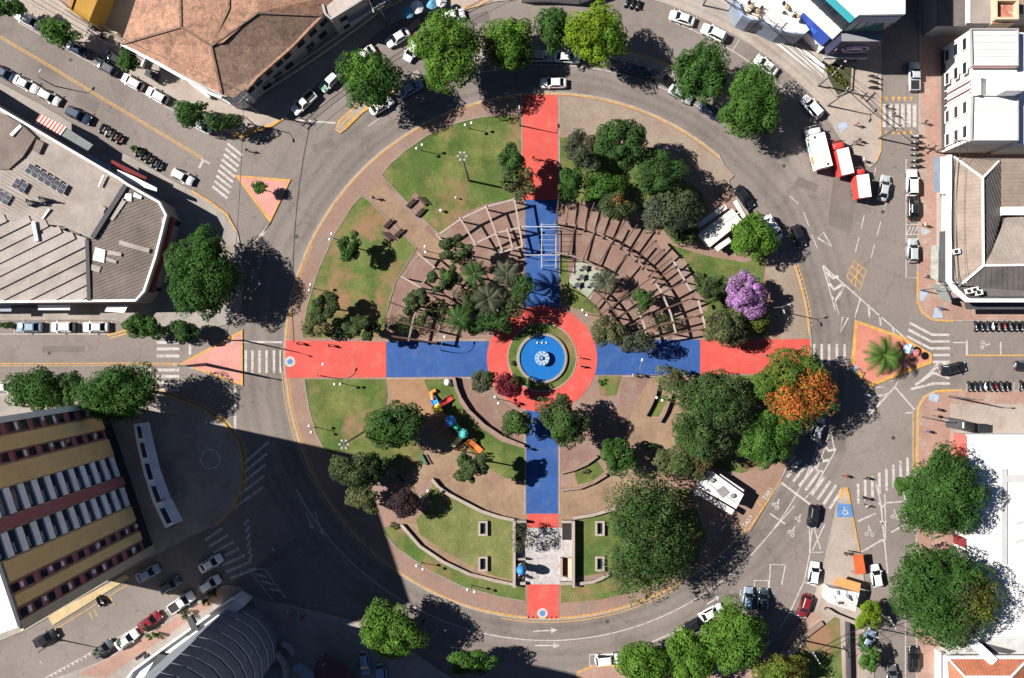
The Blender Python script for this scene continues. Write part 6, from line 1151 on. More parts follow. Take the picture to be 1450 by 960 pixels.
for p in ((1253, 152, 90, 'black', 'denim', 2, 'person in black crossing the northern crosswalk, left of two'), (1262, 163, -60, 'grey', 'black', 2, 'person in grey on the northern crosswalk, right of two'), (1306, 175, 20, 'black', 'black', 1, 'person in black walking on the eastern pavement by the crosswalk'), (1308, 209, 30, 'white', 'black', 1, 'person in white on the pavement right of the motorcycles'),
          (1207, 203, 140, 'grey', 'denim', 1, 'person in grey on the north-eastern corner pavement, left of two'), (1213, 200, 0, 'black', 'black', 1, 'person in black on the north-eastern corner pavement, right of two'), (1210, 178, 40, 'red', 'denim', 1, 'person in red beside the light blue ramp'), (1219, 228, 0, 'white', 'denim', 1, 'person in white at the tip of the north-eastern pavement'), (1305, 319, 0, 'white', 'black', 0, 'person in white standing at the blue ramp by the hatched bay'),
          (1309, 392, 0, 'black', 'denim', 1, 'person in black on the eastern pavement above the lower ramp'), (1327, 436, 90, 'blue', 'black', 1, 'person in blue near the eastern street corner'), (1324, 579, 0, 'black', 'denim', 1, 'person in black south of the eastern street corner, upper of three'), (1321, 588, 30, 'grey', 'black', 1, 'person in grey south of the eastern street corner, middle of three'), (1310, 610, 0, 'blue', 'denim', 1, 'person in blue south of the eastern street corner, lowest of three'),
          (1194, 673, 200, 'red', 'black', 2, 'person in red at the tip of the south-eastern wedge'), (1224, 676, 180, 'black', 'black', 2, 'person in black on the south-eastern crosswalk edge'), (1216, 703, 0, 'grey', 'denim', 2, 'person in grey crossing south-east, left of two'), (1224, 705, 30, 'black', 'denim', 2, 'person in black crossing south-east, right of two'), (1224, 715, 90, 'white', 'black', 2, 'person in white crossing south-east, lowest'), (1194, 782, 10, 'black', 'black', 0, 'person in black beside the orange tarpaulin, left of two'), (1201, 779, 80, 'grey', 'denim', 0, 'person in grey beside the orange tarpaulin, right of two'),
          (735, 812, 20, 'white', 'denim', 0, 'person in white before the blue domed booth'), (741, 815, 200, 'khaki', 'black', 0, 'person in khaki before the blue domed booth'), (755, 225, 80, 'black', 'black', 1, 'person in black on the northern red path'), (468, 489, 0, 'black', 'denim', 1, 'person in black on the western red path'), (424, 486, 0, 'grey', 'black', 1, 'person in grey at the western end of the red path'), (530, 281, 40, 'black', 'denim', 1, 'person in black at the head of the sandy north-western path'),
          (820, 506, 90, 'pink', 'white', 0, 'person in pink at the right of the fountain ring, upper of two'), (821, 518, 60, 'pink', 'khaki', 0, 'person in pink at the right of the fountain ring, lower of two'), (729, 570, 0, 'red', 'black', 1, 'person in red below the maroon tree'), (746, 634, 0, 'blue', 'black', 0, 'person in blue at the left edge of the southern blue path'), (410, 863, 0, 'white', 'denim', 1, 'person in white on the lit strip between shadows, left of the group'), (418, 866, 0, 'pink', 'black', 1, 'person in pink on the lit strip between shadows'), (425, 866, 40, 'white', 'black', 1, 'person in white on the lit strip between shadows, right of the group'), (431, 871, 0, 'red', 'denim', 1, 'person in red below the lit strip group'),
          (1095, 24, 0, 'black', 'black', 0, None), (388, 776, 90, 'white', 'white', 2, 'person in white crossing the road in the tower shadow'), (895, 531, 0, 'white', 'black', 0, 'person in white at the lower edge of the eastern blue path'), (906, 531, 10, 'grey', 'white', 0, 'person in grey at the lower edge of the eastern blue path'), (1083, 503, 20, 'black', 'denim', 1, 'person in black on the eastern red path'), (352, 214, 60, 'black', 'denim', 2, 'person in black crossing the mouth of the diagonal street')):
    if p[6]: person(p[6], p[0], p[1], p[2], p[3], p[4], p[5])
# ---------------------------------------------------------------- fountain, pergolas and park furniture
t = house('fountain', 'round blue fountain basin with a petalled white bowl in the plaza centre', 767.5, 507, 'fountain'); L0 = Vector((0, 0, 0))
fc = (*W(767.5, 507), KZ); rw = 32*S
MB().lathe(fc, [(rw, 0), (rw+.48, 0), (rw+.48, .42), (rw+.40, .48), (rw, .48), (rw, .05)], 64, smooth=False).build('rim', mat('fountain_rim', (.23, .20, .175), .8, var=(1, .15)), t)
MB().prism([(fc[0]+rw*cos(2*pi*i/64), fc[1]+rw*sin(2*pi*i/64)) for i in range(64)], KZ, KZ+.06).build('basin', mat('basin_blue', (.018, .12, .34), .6, var=(.8, .1)), t)
wm = mat('fountain_water', (.015, .12, .36), .08, spec=.5, var=(1.2, .08), bump=(3, .02)); MB().prism([(fc[0]+(rw-.01)*cos(2*pi*i/64), fc[1]+(rw-.01)*sin(2*pi*i/64)) for i in range(64)], KZ+.24, KZ+.25).build('water', wm, t)
bow = mat('bowl_pale_blue', (.13, .26, .46), .6, var=(3, .12), obj=False); MB().lathe(fc, [(.35, .2), (.4, .7), (1.15, 1.05), (1.25, 1.15), (1.1, 1.12), (.5, .9), (.001, .9)], 32).build('bowl', bow, t)
for k in range(10):
    a = 2*pi*k/10; q = Vector((fc[0]+.85*cos(a), fc[1]+.85*sin(a), fc[2]+1.08)); MB().beam(q-Vector((cos(a), sin(a), -.1))*.35, q+Vector((cos(a), sin(a), .25))*.35, .36, .08).build('petal', mat('petal_white', (.30, .38, .50), .6), t)
MB().lathe((fc[0], fc[1], fc[2]+.9), [(.28, 0), (.3, .3), (.16, .45), (.001, .7)], 14).build('spout', bow, t)
for dx in (-.8, 0, .75): MB().ball((fc[0]+dx, fc[1]+2.6, KZ+.32), .16, 8, 6).build('jet', globe_m, t)
pg_pale = mat('pale_pergola_concrete', (.33, .275, .245), .85, var=(.8, .12)); pg_brown = mat('brown_pergola_wood', (.075, .044, .033), .85, var=(1, .25)); pg_mid = mat('tan_pergola_beam', (.22, .155, .125), .85, var=(.8, .15))
FCN = (767, 506)
def pergola(label, rads, rings, m_r, m_c, hgt=3.0, posts=(187, 227), wr=.26):
    """rads: (angle, r0, r1); rings: (r, a0, a1)"""
    mid = arc(*FCN, rads[len(rads)//2][1], rads[len(rads)//2][0], rads[len(rads)//2][0], 1)[0]; t = house('pergola', label, *mid, 'pergola')
    for r, a0, a1 in rings:
        n = max(1, int(abs(a1-a0)/10+.5))
        for k in range(n):
            A, B = [arc(*FCN, r, a0+(a1-a0)*j/n, 0, 1)[0] for j in (k, k+1)]; MB().beam(W3(*A, hgt), W3(*B, hgt), .28, .3).build('ring_beam', m_c, t)
    for a, r0, r1 in rads:
        A, B = arc(*FCN, r0, a, a, 1)[0], arc(*FCN, r1, a, a, 1)[0]; MB().beam(W3(*A, hgt+.26), W3(*B, hgt+.26), wr, .22).build('beam', m_r, t)
        for r in posts:
            if min(r0, r1)-2 <= r <= max(r0, r1)+2: q = arc(*FCN, r, a, a, 1)[0]; p = W3(*q, hgt); MB().tube([(p.x, p.y, KZ), (p.x, p.y, hgt-.1)], .15, 8).build('post', m_c, t)
    return t
pergola('pale concrete pergola frame north-west of the fountain', [(-130.5, 200, 230), (-120.4, 184, 230), (-110.3, 160, 230), (-105, 160, 190), (-99.8, 158, 230)], [(227, -130.5, -99.8), (187, -121, -97), (160, -112, -98)], pg_pale, pg_pale, posts=(187, 227, 160))
pergola('small square pale pergola by the sandy path', [(-150, 197, 230), (-140, 197, 230)], [(227, -150, -140), (199, -150, -140)], pg_pale, pg_mid, posts=(199, 227))
pergola('brown pergola arm beside the western shaded bays', [(-150.5, 150, 195), (-160, 150, 230), (-166, 150, 230), (-172, 150, 215)], [(190, -173, -152), (225, -170, -158), (152, -172, -150)], pg_brown, pg_mid, posts=(190, 152))
pergola('brown pergola arm under the palms', [(-146, 95, 150), (-135, 95, 160), (-124, 95, 160)], [(120, -150, -122), (150, -140, -122)], pg_brown, pg_brown, posts=(120, 150))
pergola('long curved brown pergola north-east of the fountain', [(-84+4.25*k, (150 if k % 2 == 0 and k < 9 else 190), (232 if k not in (5, 8) else 214)) for k in range(12)], [(193, -84, -35), (150, -82, -56), (231, -47, -40)], pg_brown, pg_mid, posts=(193, 150), wr=.17)
pergola('brown pergola with pale rim beams on the eastern side', [(-34, 190, 232), (-28, 150, 232), (-21.5, 150, 232), (-15, 120, 236), (-10, 150, 236)], [(193, -36, -10), (231, -36, -24), (236, -20, -10), (152, -28, -8)], pg_brown, pg_pale, posts=(193, 231))
pergola('low brown lattice bays inside the eastern pergola', [(-52, 95, 150), (-44, 100, 150), (-36, 105, 190), (-28, 105, 150), (-20, 100, 150)], [(122, -52, -20), (105, -44, -20), (150, -52, -30)], pg_brown, pg_brown, 2.6, posts=(122,), wr=.18)
t = house('white_gate_frame', 'white ladder-like frame spanning the northern blue path', 768, 350, 'frame'); wf_ = mat('white_steel', (.40, .42, .46), .5, var=(1, .05))
for x in (767, 787): MB().beam(W3(x, 316, 3.2), W3(x, 380, 3.2), .11, .12).build('rail', wf_, t)
for k in range(9): MB().beam(W3(764.5, 318+7.2*k, 3.36), W3(789.5, 318+7.2*k, 3.36), .05, .06).build('rung', wf_, t)
for y in (321, 361): MB().beam(W3(744, y, 3.55), W3(793, y, 3.55), .13, .14).build('cross_bar', wf_, t)
for x, y in ((767, 318), (787, 318), (767, 378), (787, 378), (745, 361), (792, 361)): p = W3(x, y, 3.2); MB().tube([(p.x, p.y, KZ), (p.x, p.y, 3.15)], .08, 8).build('post', wf_, t)
sheet('green_deck', [(817, 368), (836, 375), (855, 385), (835, 423), (803, 407)], mat('faded_green_deck', (.26, .30, .235), .9, var=(.6, .15), fine=(4, .15), c2=(.30, .25, .21), thr=(.6, .5, .65)), Z2+.012, plaza)
line([(817, 368), (855, 385), (835, 423), (803, 407)], .25, pg_pale, Z2+.03, 'deck_edging', plaza, True); line([(837, 376), (820, 415)], .16, charcoal, Z2+.024, 'deck_joint', plaza)
for k, (x, y) in enumerate(((827, 380), (823, 393), (817, 404), (845, 390), (838, 404))):
    t = thing('game_table', 'small dark game table with stools on the green deck, %s' % ('topmost', 'second from top on the left', 'lowest on the left', 'upper on the right', 'lower on the right')[k], 'table', (*W(x, y), KZ), .4, 'game tables on the green deck')
    MB().box((0, 0, .72), (.8, .8, .08)).build('tabletop', charcoal, t, L0); MB().tube([(0, 0, 0), (0, 0, .7)], .12, 8).build('leg', concrete, t, L0)
    for q in ((.75, 0), (-.75, 0)): MB().lathe((q[0], q[1], 0), [(.2, 0), (.2, .42), (.001, .44)], 10).build('stool', charcoal, t, L0)
bench_m = mat('shaded_bench_wood', (.05, .032, .026), .8, obj=True, var=(3, .25))  # shade about the benches is put into this dark wood colour
for pts in ([(578, 291), (587, 272), (604, 285), (596, 306), (586, 303)], [(541, 319), (556, 308), (571, 330), (560, 344), (545, 336)]): sheet('bench_pad', pts, pave_brick, Z2+.05, plaza, z0=KZ)
for k, (x, y, a, l) in enumerate(((583, 289, -45, 'left bench of the upper lawn pad'), (598, 285, 48, 'upper right bench of the upper lawn pad'), (596, 302, -45, 'lower right bench of the upper lawn pad'), (551, 318, -45, 'top bench of the lower lawn pad'), (548, 335, 45, 'left bench of the lower lawn pad'), (566, 331, -45, 'right bench of the lower lawn pad'), (568, 676, 50, 'bench beside the tower shadow end of the sandy path'), (600, 650, 62, 'green bench at the lawn tip by the playground'))):
    t = thing('park_bench', 'dark '+l if 'green' not in l else l, 'bench', (*W(x, y), KZ+.03), hd(a), 'park benches')
    for j in range(3): MB().box((0, -.18+.17*j, .45), (1.9, .13, .05)).build('slat', bench_m if k != 7 else mat('green_bench', (.05, .16, .10), .7), t, L0)
    for j in range(2): MB().box((0, .27+.03*j, .66+.16*j), (1.9, .05, .12)).build('back_slat', bench_m, t, L0)
    for s_ in (-.75, .75): MB().box((s_, 0, .22), (.1, .5, .44)).build('leg', concrete, t, L0)
def lowwall(label, pts, hgt=.75, wd=.42, m=None, cap=None):
    t = house('low_wall', label, *pts[0], 'wall'); MB().strip(PW(pts), wd, KZ-.05, KZ+hgt).build('wall', m or mat('garden_wall_stone', (.20, .135, .11), .9, var=(.9, .2), fine=(4, .15)), t); MB().strip(PW(pts), wd+.12, KZ+hgt, KZ+hgt+.08).build('coping', cap or pg_mid, t); return t
lowwall('curved garden wall between playground lawn and brick floor', [(643, 534), (646, 548), (652, 563), (664, 581), (685, 601), (712, 619), (742, 631)], .9)
lowwall('curved wall above the pale southern lawn', [(612, 677), (622, 689), (635, 698), (652, 707), (681, 722), (705, 730), (728, 735)], .8, .4, None, pave_pale); lowwall('short curved wall right of the monument court', [(811, 732), (838, 728), (862, 721), (900, 708), (940, 690)], .7, .4, None, pave_pale)
lowwall('left curved bench wall on the sandy eastern ground', [(930, 541), (926, 558), (920, 573), (912, 588)], .8, .35); lowwall('right curved bench wall on the sandy eastern ground', [(949, 556), (945, 570), (940, 583), (932, 597)], .8, .35)
lowwall('upper wall of the small southern garden bed', [(792, 669), (812, 664), (830, 656), (845, 645)], .6, .3); lowwall('lower wall of the small southern garden bed', [(792, 693), (820, 690), (840, 682), (858, 671)], .6, .3)
lowwall('long curved retaining wall below the pale southern lawn', [(569, 742), (582, 757), (595, 772), (628, 794), (664, 811), (700, 820), (728, 826)], .6, .4, None, pave_pale); lowwall('curved retaining wall right of the monument court steps', [(811, 826), (840, 822), (862, 812)], .6, .4, None, pave_pale)
sheet('small_garden_bed', [(813, 668), (845, 652), (856, 668), (838, 681), (818, 686)], lawn_m, Z2+.02, plaza, z0=KZ); sheet('bench_lawn', [(930, 556), (947, 562), (932, 590), (917, 588)], lawn_m, Z2+.02, plaza, z0=KZ)
sheet('sandy_border', [(565, 735), (591, 735), (600, 760), (628, 779), (664, 799), (699, 815), (728, 822), (728, 828), (664, 813), (628, 797), (593, 773)], pave_sand, Z2+.002, plaza)
# monument court
court = mat('mosaic_court', (.36, .335, .33), .85, var=(.5, .14), fine=(2.5, .22), c2=(.22, .20, .195), thr=(1.3, .55, .68)); sheet('mosaic_court', [(729, 747), (811, 747), (811, 827), (729, 827)], court, Z3+.012, plaza, z0=KZ)
t = house('monument_court_walls', 'pale walls and alcoves framing the mosaic court at the southern path', 770, 790, 'wall')
for x0, x1, y0, y1, hh, m, nm in ((726, 730, 735, 828, 1.5, pave_pale, 'wall'), (809.5, 813, 735, 828, 1.5, pave_pale, 'wall'), (730, 745, 735, 738, 1.3, pave_pale, 'wall'), (795, 809, 735, 738, 1.3, pave_pale, 'wall'), (729.5, 744, 822, 826, .8, pave_pale, 'step'), (792, 809, 822, 826, .8, pave_pale, 'step'), (793, 796, 788, 815, 1.1, pave_pale, 'wall'), (804, 809, 788, 815, 1.1, beige_wall, 'wall'), (730, 744, 788, 790.5, 1.1, pave_pale, 'wall')):
    MB().prism(PW([(x0, y0), (x1, y0), (x1, y1), (x0, y1)]), KZ, KZ+hh).build(nm, m, t)
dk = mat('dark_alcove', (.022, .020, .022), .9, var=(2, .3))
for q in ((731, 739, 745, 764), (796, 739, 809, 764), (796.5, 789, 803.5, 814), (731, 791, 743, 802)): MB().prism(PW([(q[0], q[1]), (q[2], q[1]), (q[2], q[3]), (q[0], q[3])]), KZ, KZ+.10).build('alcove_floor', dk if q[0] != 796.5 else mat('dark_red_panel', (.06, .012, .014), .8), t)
for k, (x, y, l) in enumerate(((684, 747, 'upper left'), (684, 797, 'lower left'), (849, 747, 'upper right'), (849, 797, 'lower right'))):
    t = thing('skylight_well', 'pale framed dark skylight set in the lawn, %s of four' % l, 'skylight', (*W(x, y), KZ), 0, 'skylight wells in the southern lawns'); w1, h1 = 6.5*S, 10.5*S
    for dx, dy, sx, sy in ((0, h1-.16, 2*w1, .32), (0, -h1+.16, 2*w1, .32), (w1-.16, 0, .32, 2*h1-.64), (-w1+.16, 0, .32, 2*h1-.64)): MB().box((dx, dy, .3), (sx, sy, .6)).build('frame', pave_pale, t, L0)
    MB().box((0, 0, .06), (2*w1-.64, 2*h1-.64, .06)).build('pane', glass, t, L0)
t = house('blue_domed_booth', 'tall round booth with a blue dome casting a long shadow on the mosaic court', 738, 800, 'booth'); bc = (*W(738, 800), KZ); bl = mat('booth_blue', (.03, .20, .50), .5, var=(1, .1))
MB().lathe(bc, [(.85, 0), (.85, .3), (.62, .3), (.62, .35)], 20).build('base', concrete, t); MB().lathe(bc, [(.6, .35), (.6, 2.7)], 20).build('body', mat('booth_wall', (.35, .42, .5), .6), t); MB().lathe(bc, [(.62, 2.7), (.84, 2.75), (.8, 3.3), (.58, 3.85), (.25, 4.15), (.001, 4.2)], 20).build('dome', bl, t); MB().box((bc[0]-.3, bc[1]-.52, 1.3), (.5, .16, 1.9)).build('door', charcoal, t)
# playground tower
t = house('playground_tower', 'colourful playground tower with blue, yellow and green roofs and slides', 635, 595, 'playground')
pc = {k: mat('play_'+k, c, .45, var=(1, .06)) for k, c in dict(yellow=(.72, .50, .05), blue=(.03, .22, .58), red=(.50, .07, .06), green=(.03, .36, .20), teal=(.08, .42, .40), orange=(.70, .22, .06), wood=(.36, .17, .10), cream=(.66, .60, .26)).items()}
def pyr(x, y, h0, h1, s_, a, m, nm='roof'):
    q = W3(x, y, h0); P = [(q.x+s_*cos(a+pi/4+k*pi/2), q.y+s_*sin(a+pi/4+k*pi/2), h0) for k in range(4)]; MB().add(P+[(q.x, q.y, h1)]+[(p[0], p[1], h0-.08) for p in P], [[0, 1, 4], [1, 2, 4], [2, 3, 4], [3, 0, 4], [5, 6, 1, 0], [6, 7, 2, 1], [7, 8, 3, 2], [8, 5, 0, 3], [8, 7, 6, 5]]).build(nm, m, t)
for x, y, a in ((619, 579, .5), (638, 596, .6), (655, 614, .3)):
    q = W3(x, y, 1.3); MB().box((q.x, q.y, 1.3), (1.5, 1.5, .1), a).build('platform', pc['wood'], t)
    for k in range(4): MB().tube([(q.x+.8*cos(a+pi/4+k*pi/2), q.y+.8*sin(a+pi/4+k*pi/2), KZ), (q.x+.8*cos(a+pi/4+k*pi/2), q.y+.8*sin(a+pi/4+k*pi/2), 2.5)], .06, 6).build('post', pc['wood'], t)
pyr(619, 579, 2.5, 3.1, 1.0, .5, pc['yellow']); q = W3(638, 596, 2.4); MB().lathe(q, [(.95, 0), (.9, .35), (.6, .7), (.001, .9)], 14).build('roof', pc['blue'], t); q = W3(656, 614, 2.3); MB().lathe(q, [(.9, 0), (.75, .4), (.4, .7), (.001, .8)], 8, smooth=False).build('roof', pc['teal'], t)
def slide(x0, y0, h0, x1, y1, h1, m, wd=.7):
    A, B = W3(x0, y0, h0), W3(x1, y1, h1); M_ = A.lerp(B, .55)-Vector((0, 0, .25)); d = (B-A); d.z = 0; d.normalize(); sx = Vector((-d.y, d.x, 0)); mb = MB()
    for p, q in ((A, M_), (M_, B)):
        mb.beam(p, q, wd, .06)
        for s_ in (-1, 1): mb.beam(p+sx*s_*wd/2+Vector((0, 0, .12)), q+sx*s_*wd/2+Vector((0, 0, .12)), .06, .26)
    mb.build('slide', m, t)
slide(623, 573, 1.4, 640, 562, .3, pc['red'], .9); slide(618, 573, 1.4, 612, 562, .5, pc['blue'], 1.0); slide(652, 619, 1.4, 641, 632, .25, pc['cream'], .7); slide(662, 624, 1.4, 681, 640, .3, pc['orange'], 1.1)
MB().beam(W3(622, 584, 1.4), W3(635, 594, 1.4), .8, .1).build('bridge', pc['wood'], t); MB().tube([W3(642, 600, 1.8), W3(648, 606, 1.9), (*W(653, 611, 1.8), 1.8)], .52, 12).build('tunnel', pc['green'], t); MB().tube([W3(613, 566, .8), W3(611, 556, .6), W3(617, 553, .5)], .36, 10).build('tube_slide', pc['orange'], t)
slide(634, 602, 1.4, 624, 611, .3, pc['wood'], .5)
t = house('play_ball_sculpture', 'small white and dark rounded climbing toy beside the western blue path', 634, 541, 'climbing toy'); q = W3(634, 541, 0)
MB().ball((q.x, q.y, KZ+.55), .62, 10, 6).build('shell', globe_m, t); MB().ball((q.x+.7, q.y-.3, KZ+.4), .45, 10, 6).build('shell', dark_metal, t)
# kiosks
def kiosk(name, label, corners, hgt, m, cat='kiosk'):
    cx_ = sum(p[0] for p in corners)/4; cy_ = sum(p[1] for p in corners)/4; t = house(name, label, cx_, cy_, cat)
    ins = [lp(p, (cx_, cy_), .10) for p in corners]; MB().prism(PW(ins, hgt), 0, hgt-.15).build('wall', white_wall, t); MB().prism(PW(corners, hgt), hgt-.15, hgt+.05).build('roof', m, t); return t
r1 = mat('stall_roof', (.56, .52, .49), .75, var=(.5, .08), fine=(3, .05))
t = kiosk('pale_roofed_stall', 'snack stall with pale sheet roof and white counter awnings by the north-eastern parking', [(990, 330), (1037, 295), (1051, 313), (1005, 350)], 3.0, r1)
MB().prism(PW([(986, 316), (1026, 289), (1030, 295), (990, 323)], 2.7), 2.6, 2.72).build('awning', r1, t); MB().prism(PW([(1038, 286), (1043, 283), (1056, 306), (1052, 310)], 2.8), 2.7, 2.82).build('awning', roof_white, t); MB().prism(PW([(1011, 350), (1032, 336), (1036, 342), (1016, 356)], 2.4), 2.3, 2.42).build('awning', r1, t); MB().beam(W3(993, 337, 3.1), W3(1046, 301, 3.1), .2, .08).build('ridge', r1, t)
t = kiosk('white_kiosk', 'white flat-roofed kiosk with grey roof hatch south-east of the big dark trees', [(1006, 667), (1052, 700), (1042, 719), (988, 688)], 3.1, roof_white)
MB().prism(PW([(1014, 695), (1024, 688), (1033, 697), (1023, 705)], 3.3), 3.14, 3.3).build('roof_hatch', mat('hatch_grey', (.22, .21, .21), .8, var=(1, .1)), t); MB().strip(PW([(1006, 667), (1052, 700), (1042, 719), (988, 688)], 3.1), .22, 3.14, 3.3, closed=True).build('parapet', white_wall, t); MB().prism(PW([(1020, 671), (1054, 694), (1051, 699), (1016, 676)], 2.6), 2.5, 2.62).build('awning', r1, t)
MB().prism(PW([(986, 691), (1040, 722), (1036, 729), (983, 698)], 2.5), 2.4, 2.52).build('awning', r1, t)
for q in ((1002, 676), (1008, 680), (1037, 702)): MB().box(tuple(W3(q[0], q[1], 3.4)), (.7, .5, .5), .6).build('roof_unit', MATS['hatch_grey'], t)
MB().beam(W3(1000, 683, 3.18), W3(1044, 713, 3.18), .12, .08).build('roof_seam', MATS['hatch_grey'], t)
t = kiosk('cluttered_kiosk', 'kiosk with orange awning and cluttered grey roof on the south-eastern wedge', [(1174, 832), (1217, 839), (1211, 866), (1171, 853)], 2.9, mat('dirty_roof', (.50, .48, .47), .85, var=(.7, .25), fine=(2, .25)))
plane3(t, 'awning', [(1178, 827, 2.7), (1188, 817, 2.3), (1219, 826, 2.3), (1217, 839, 2.9)], mat('orange_awning', (.62, .27, .10), .8, var=(1, .12)), .06)
for k in range(7): x, y = 1180+5*k+rng.uniform(-2, 2), 842+rng.uniform(-4, 12); MB().box(tuple(W3(x, y, 3.05)), (rng.uniform(.3, .9), rng.uniform(.3, .7), rng.uniform(.15, .4)), rng.uniform(0, 3)).build('roof_clutter', [white_wall, blue_grey, charcoal][k % 3], t)
lowwall('dark stone wall below the cluttered kiosk', [(1167, 860), (1180, 868), (1210, 880)], .9, .5, charcoal, pave_pale); lowwall('long thin wall between walk and dry lawn at the bottom right', [(1197, 878), (1199, 960)], 1.2, .25, charcoal, charcoal); lowwall('pale diagonal wall along the dry lawn corner', [(1163, 880), (1130, 905), (1112, 922)], .5, .6)
t = house('orange_tarpaulin', 'orange tarpaulin stall cover on the right edge of the south-eastern wedge', 1217, 798, 'stall'); plane3(t, 'tarpaulin', [(1208, 786, 2.2), (1222, 785, 2.2), (1226, 812, 2.2), (1211, 814, 2.3)], mat('orange_tarp', (.52, .10, .03), .8, var=(1.2, .2)), .05)
for q in ((1209, 787), (1221, 786), (1225, 811), (1212, 813)): p = W3(*q, 2.2); MB().tube([(p.x, p.y, KZ), (p.x, p.y, 2.15)], .04, 6).build('post', pole_metal, t)
t = house('dark_bin', 'dark rubbish container on the pale pavement north of the white hall', 1387, 605, 'bin'); MB().box((*W(1386, 605), .75), (1.5, 1.3, 1.3)).build('body', charcoal, t); MB().box((*W(1386, 605), 1.44), (1.6, 1.4, .08)).build('lid', dark_metal, t)
def parasol(label, x, y, r, m, h=2.6):
    t = thing('parasol', label, 'parasol', (*W(x, y, h), KZ), 0, 'cafe parasols'); pr = []; n = 8
    MB().tube([(0, 0, 0), (0, 0, h-.15)], .04, 6).build('pole', pole_metal, t, L0)
    for k in range(n):
        a, b = 2*pi*k/n, 2*pi*(k+1)/n; P = [(0, 0, h+.1), (r*cos(a), r*sin(a), h-.45), (r*cos(b), r*sin(b), h-.45)]; MB().add(P+[(p[0], p[1], p[2]-.03) for p in P], [[0, 1, 2], [5, 4, 3], [1, 4, 5, 2]]).build('canopy_panel', m if isinstance(m, bpy.types.Material) else m[k % 2], t, L0)
pb = mat('parasol_blue', (.10, .28, .42), .8, obj=True, var=(2, .1)); pw = mat('parasol_white', (.72, .70, .70), .8, obj=True, var=(2, .05)); pp_ = mat('parasol_pink', (.32, .10, .10), .8, obj=True, var=(2, .1))
parasol('blue parasol left of two blue ones at the northern edge', 577, 16, 1.1, pb); parasol('white parasol beside the left blue parasol', 590, 9, 1.15, pw); parasol('blue parasol right of two blue ones at the northern edge', 611, 3, 1.1, pb); parasol('white parasol beside the right blue parasol', 624, 1, 1.0, pw)
parasol('blue and white parasol on the red island beside the palm', 1288, 494, .9, [pb, pw]); parasol('pink parasol on the red island tip', 1300, 500, .7, pp_)
# ---------------------------------------------------------------- lamps, poles, wires
def globe_lamp(label, a, b, h=3.2):
    A, B = W3(*a, h), W3(*b, h); M_ = (A+B)/2; d = (B-A); l = d.length/2; t = thing('globe_lamp', label, 'lamp', (M_.x, M_.y, KZ), atan2(d.y, d.x), 'twin globe lamps of the plaza')
    MB().tube([(0, 0, 0), (0, 0, .4), (0, 0, h-.3)], [.11, .06, .05], 8).build('pole', pole_metal, t, L0); MB().tube([(-l, 0, h-.38), (0, 0, h-.32), (l, 0, h-.38)], .035, 6).build('arm', pole_metal, t, L0)
    for s_ in (-1, 1): MB().ball((s_*l, 0, h-KZ), .24, 12, 8).build('globe', globe_m, t, L0)
for a, b, l in (((659, 177), (668, 174), 'at the top of the north-western lawn'), ((590, 210), (598, 205), 'on the outer edge of the north-western lawn'), ((470, 331), (467, 339), 'beside the small round lawn tree'), ((440, 403), (438, 411), 'at the western lawn rim'), ((474, 544), (482, 544), 'at the top of the south-western lawn'), ((438, 603), (441, 612), 'at the outer rim of the south-western lawn'), ((468, 671), (472, 679), 'in the tower shadow by the ring'), ((590, 801), (599, 806), 'left on the southern ring lawn'), ((662, 835), (672, 838), 'right on the southern ring lawn'), ((606, 695), (600, 702), 'by the plum-leaved tree'), ((825, 439), (831, 446), 'north-east of the fountain ring'), ((704, 440), (699, 447), 'north-west of the fountain ring'),
                ((1075, 394), (1077, 403), 'right of the purple tree'), ((1045, 540), (1055, 540), 'under the eastern red path'), ((930, 563), (938, 567), 'between the curved bench walls'), ((602, 349), (603, 357), 'at the end of the sandy north-western path'), ((701, 562), (706, 571), 'beside the maroon tree'), ((1047, 468), (1056, 470), 'above the eastern red path')):
    globe_lamp('twin white globe lamp '+l, a, b)
for k, (x, y) in enumerate(((625, 299), (646, 281), (540, 600))[:2]):
    t = house('ground_lamp', ('white globe light on the north-western lawn, lower', 'small white light on the north-western lawn, upper')[k], x, y, 'lamp'); q = W3(x, y); MB().tube([(q.x, q.y, 0), (q.x, q.y, .7)], .06, 6).build('pole', pole_metal, t); MB().ball((q.x, q.y, .9), .28-.1*k, 10, 6).build('globe', globe_m, t)
lamp_grey = mat('lamp_head_grey', (.30, .30, .30), .5, obj=True, var=(3, .08))
def street_lamp(label, x, y, h, arms=((0, 1.6),), r=.09, head=True, m=None):
    t = thing('street_lamp', label, 'lamp', (*W(x, y), 0), 0, 'street lamps'); MB().tube([(0, 0, 0), (0, 0, h*.5), (0, 0, h)], [r*1.5, r*1.15, r*.8], 8).build('pole', m or pole_metal, t, L0)
    for a, l in arms:
        e = Vector((l*cos(hd(a)), l*sin(hd(a)), h+.35)); MB().tube([(0, 0, h-.1), e*.5+Vector((0, 0, (h-.1)*.5+.12)), e], r*.45, 6).build('arm', pole_metal, t, L0); o = MB().box((e.x, e.y, e.z), (.62, .22, .12), hd(a)).build('lamp_head', lamp_grey, t, L0)
    return t
street_lamp('tall street lamp by the eastern plaza kerb', 1086, 437, 7.6, ((-20, 1.2), (70, .8)), .08); street_lamp('street lamp left of the northern red path', 736, 178, 5.8, ((-96, 1.4),), .08)
street_lamp('street lamp beside the western crosswalk', 344, 482, 8.8, ((20, 1.5),), .10); street_lamp('thick lamp post on the western pink island', 292, 516, 9.6, ((10, 1.4), (190, 1.2)), .2)
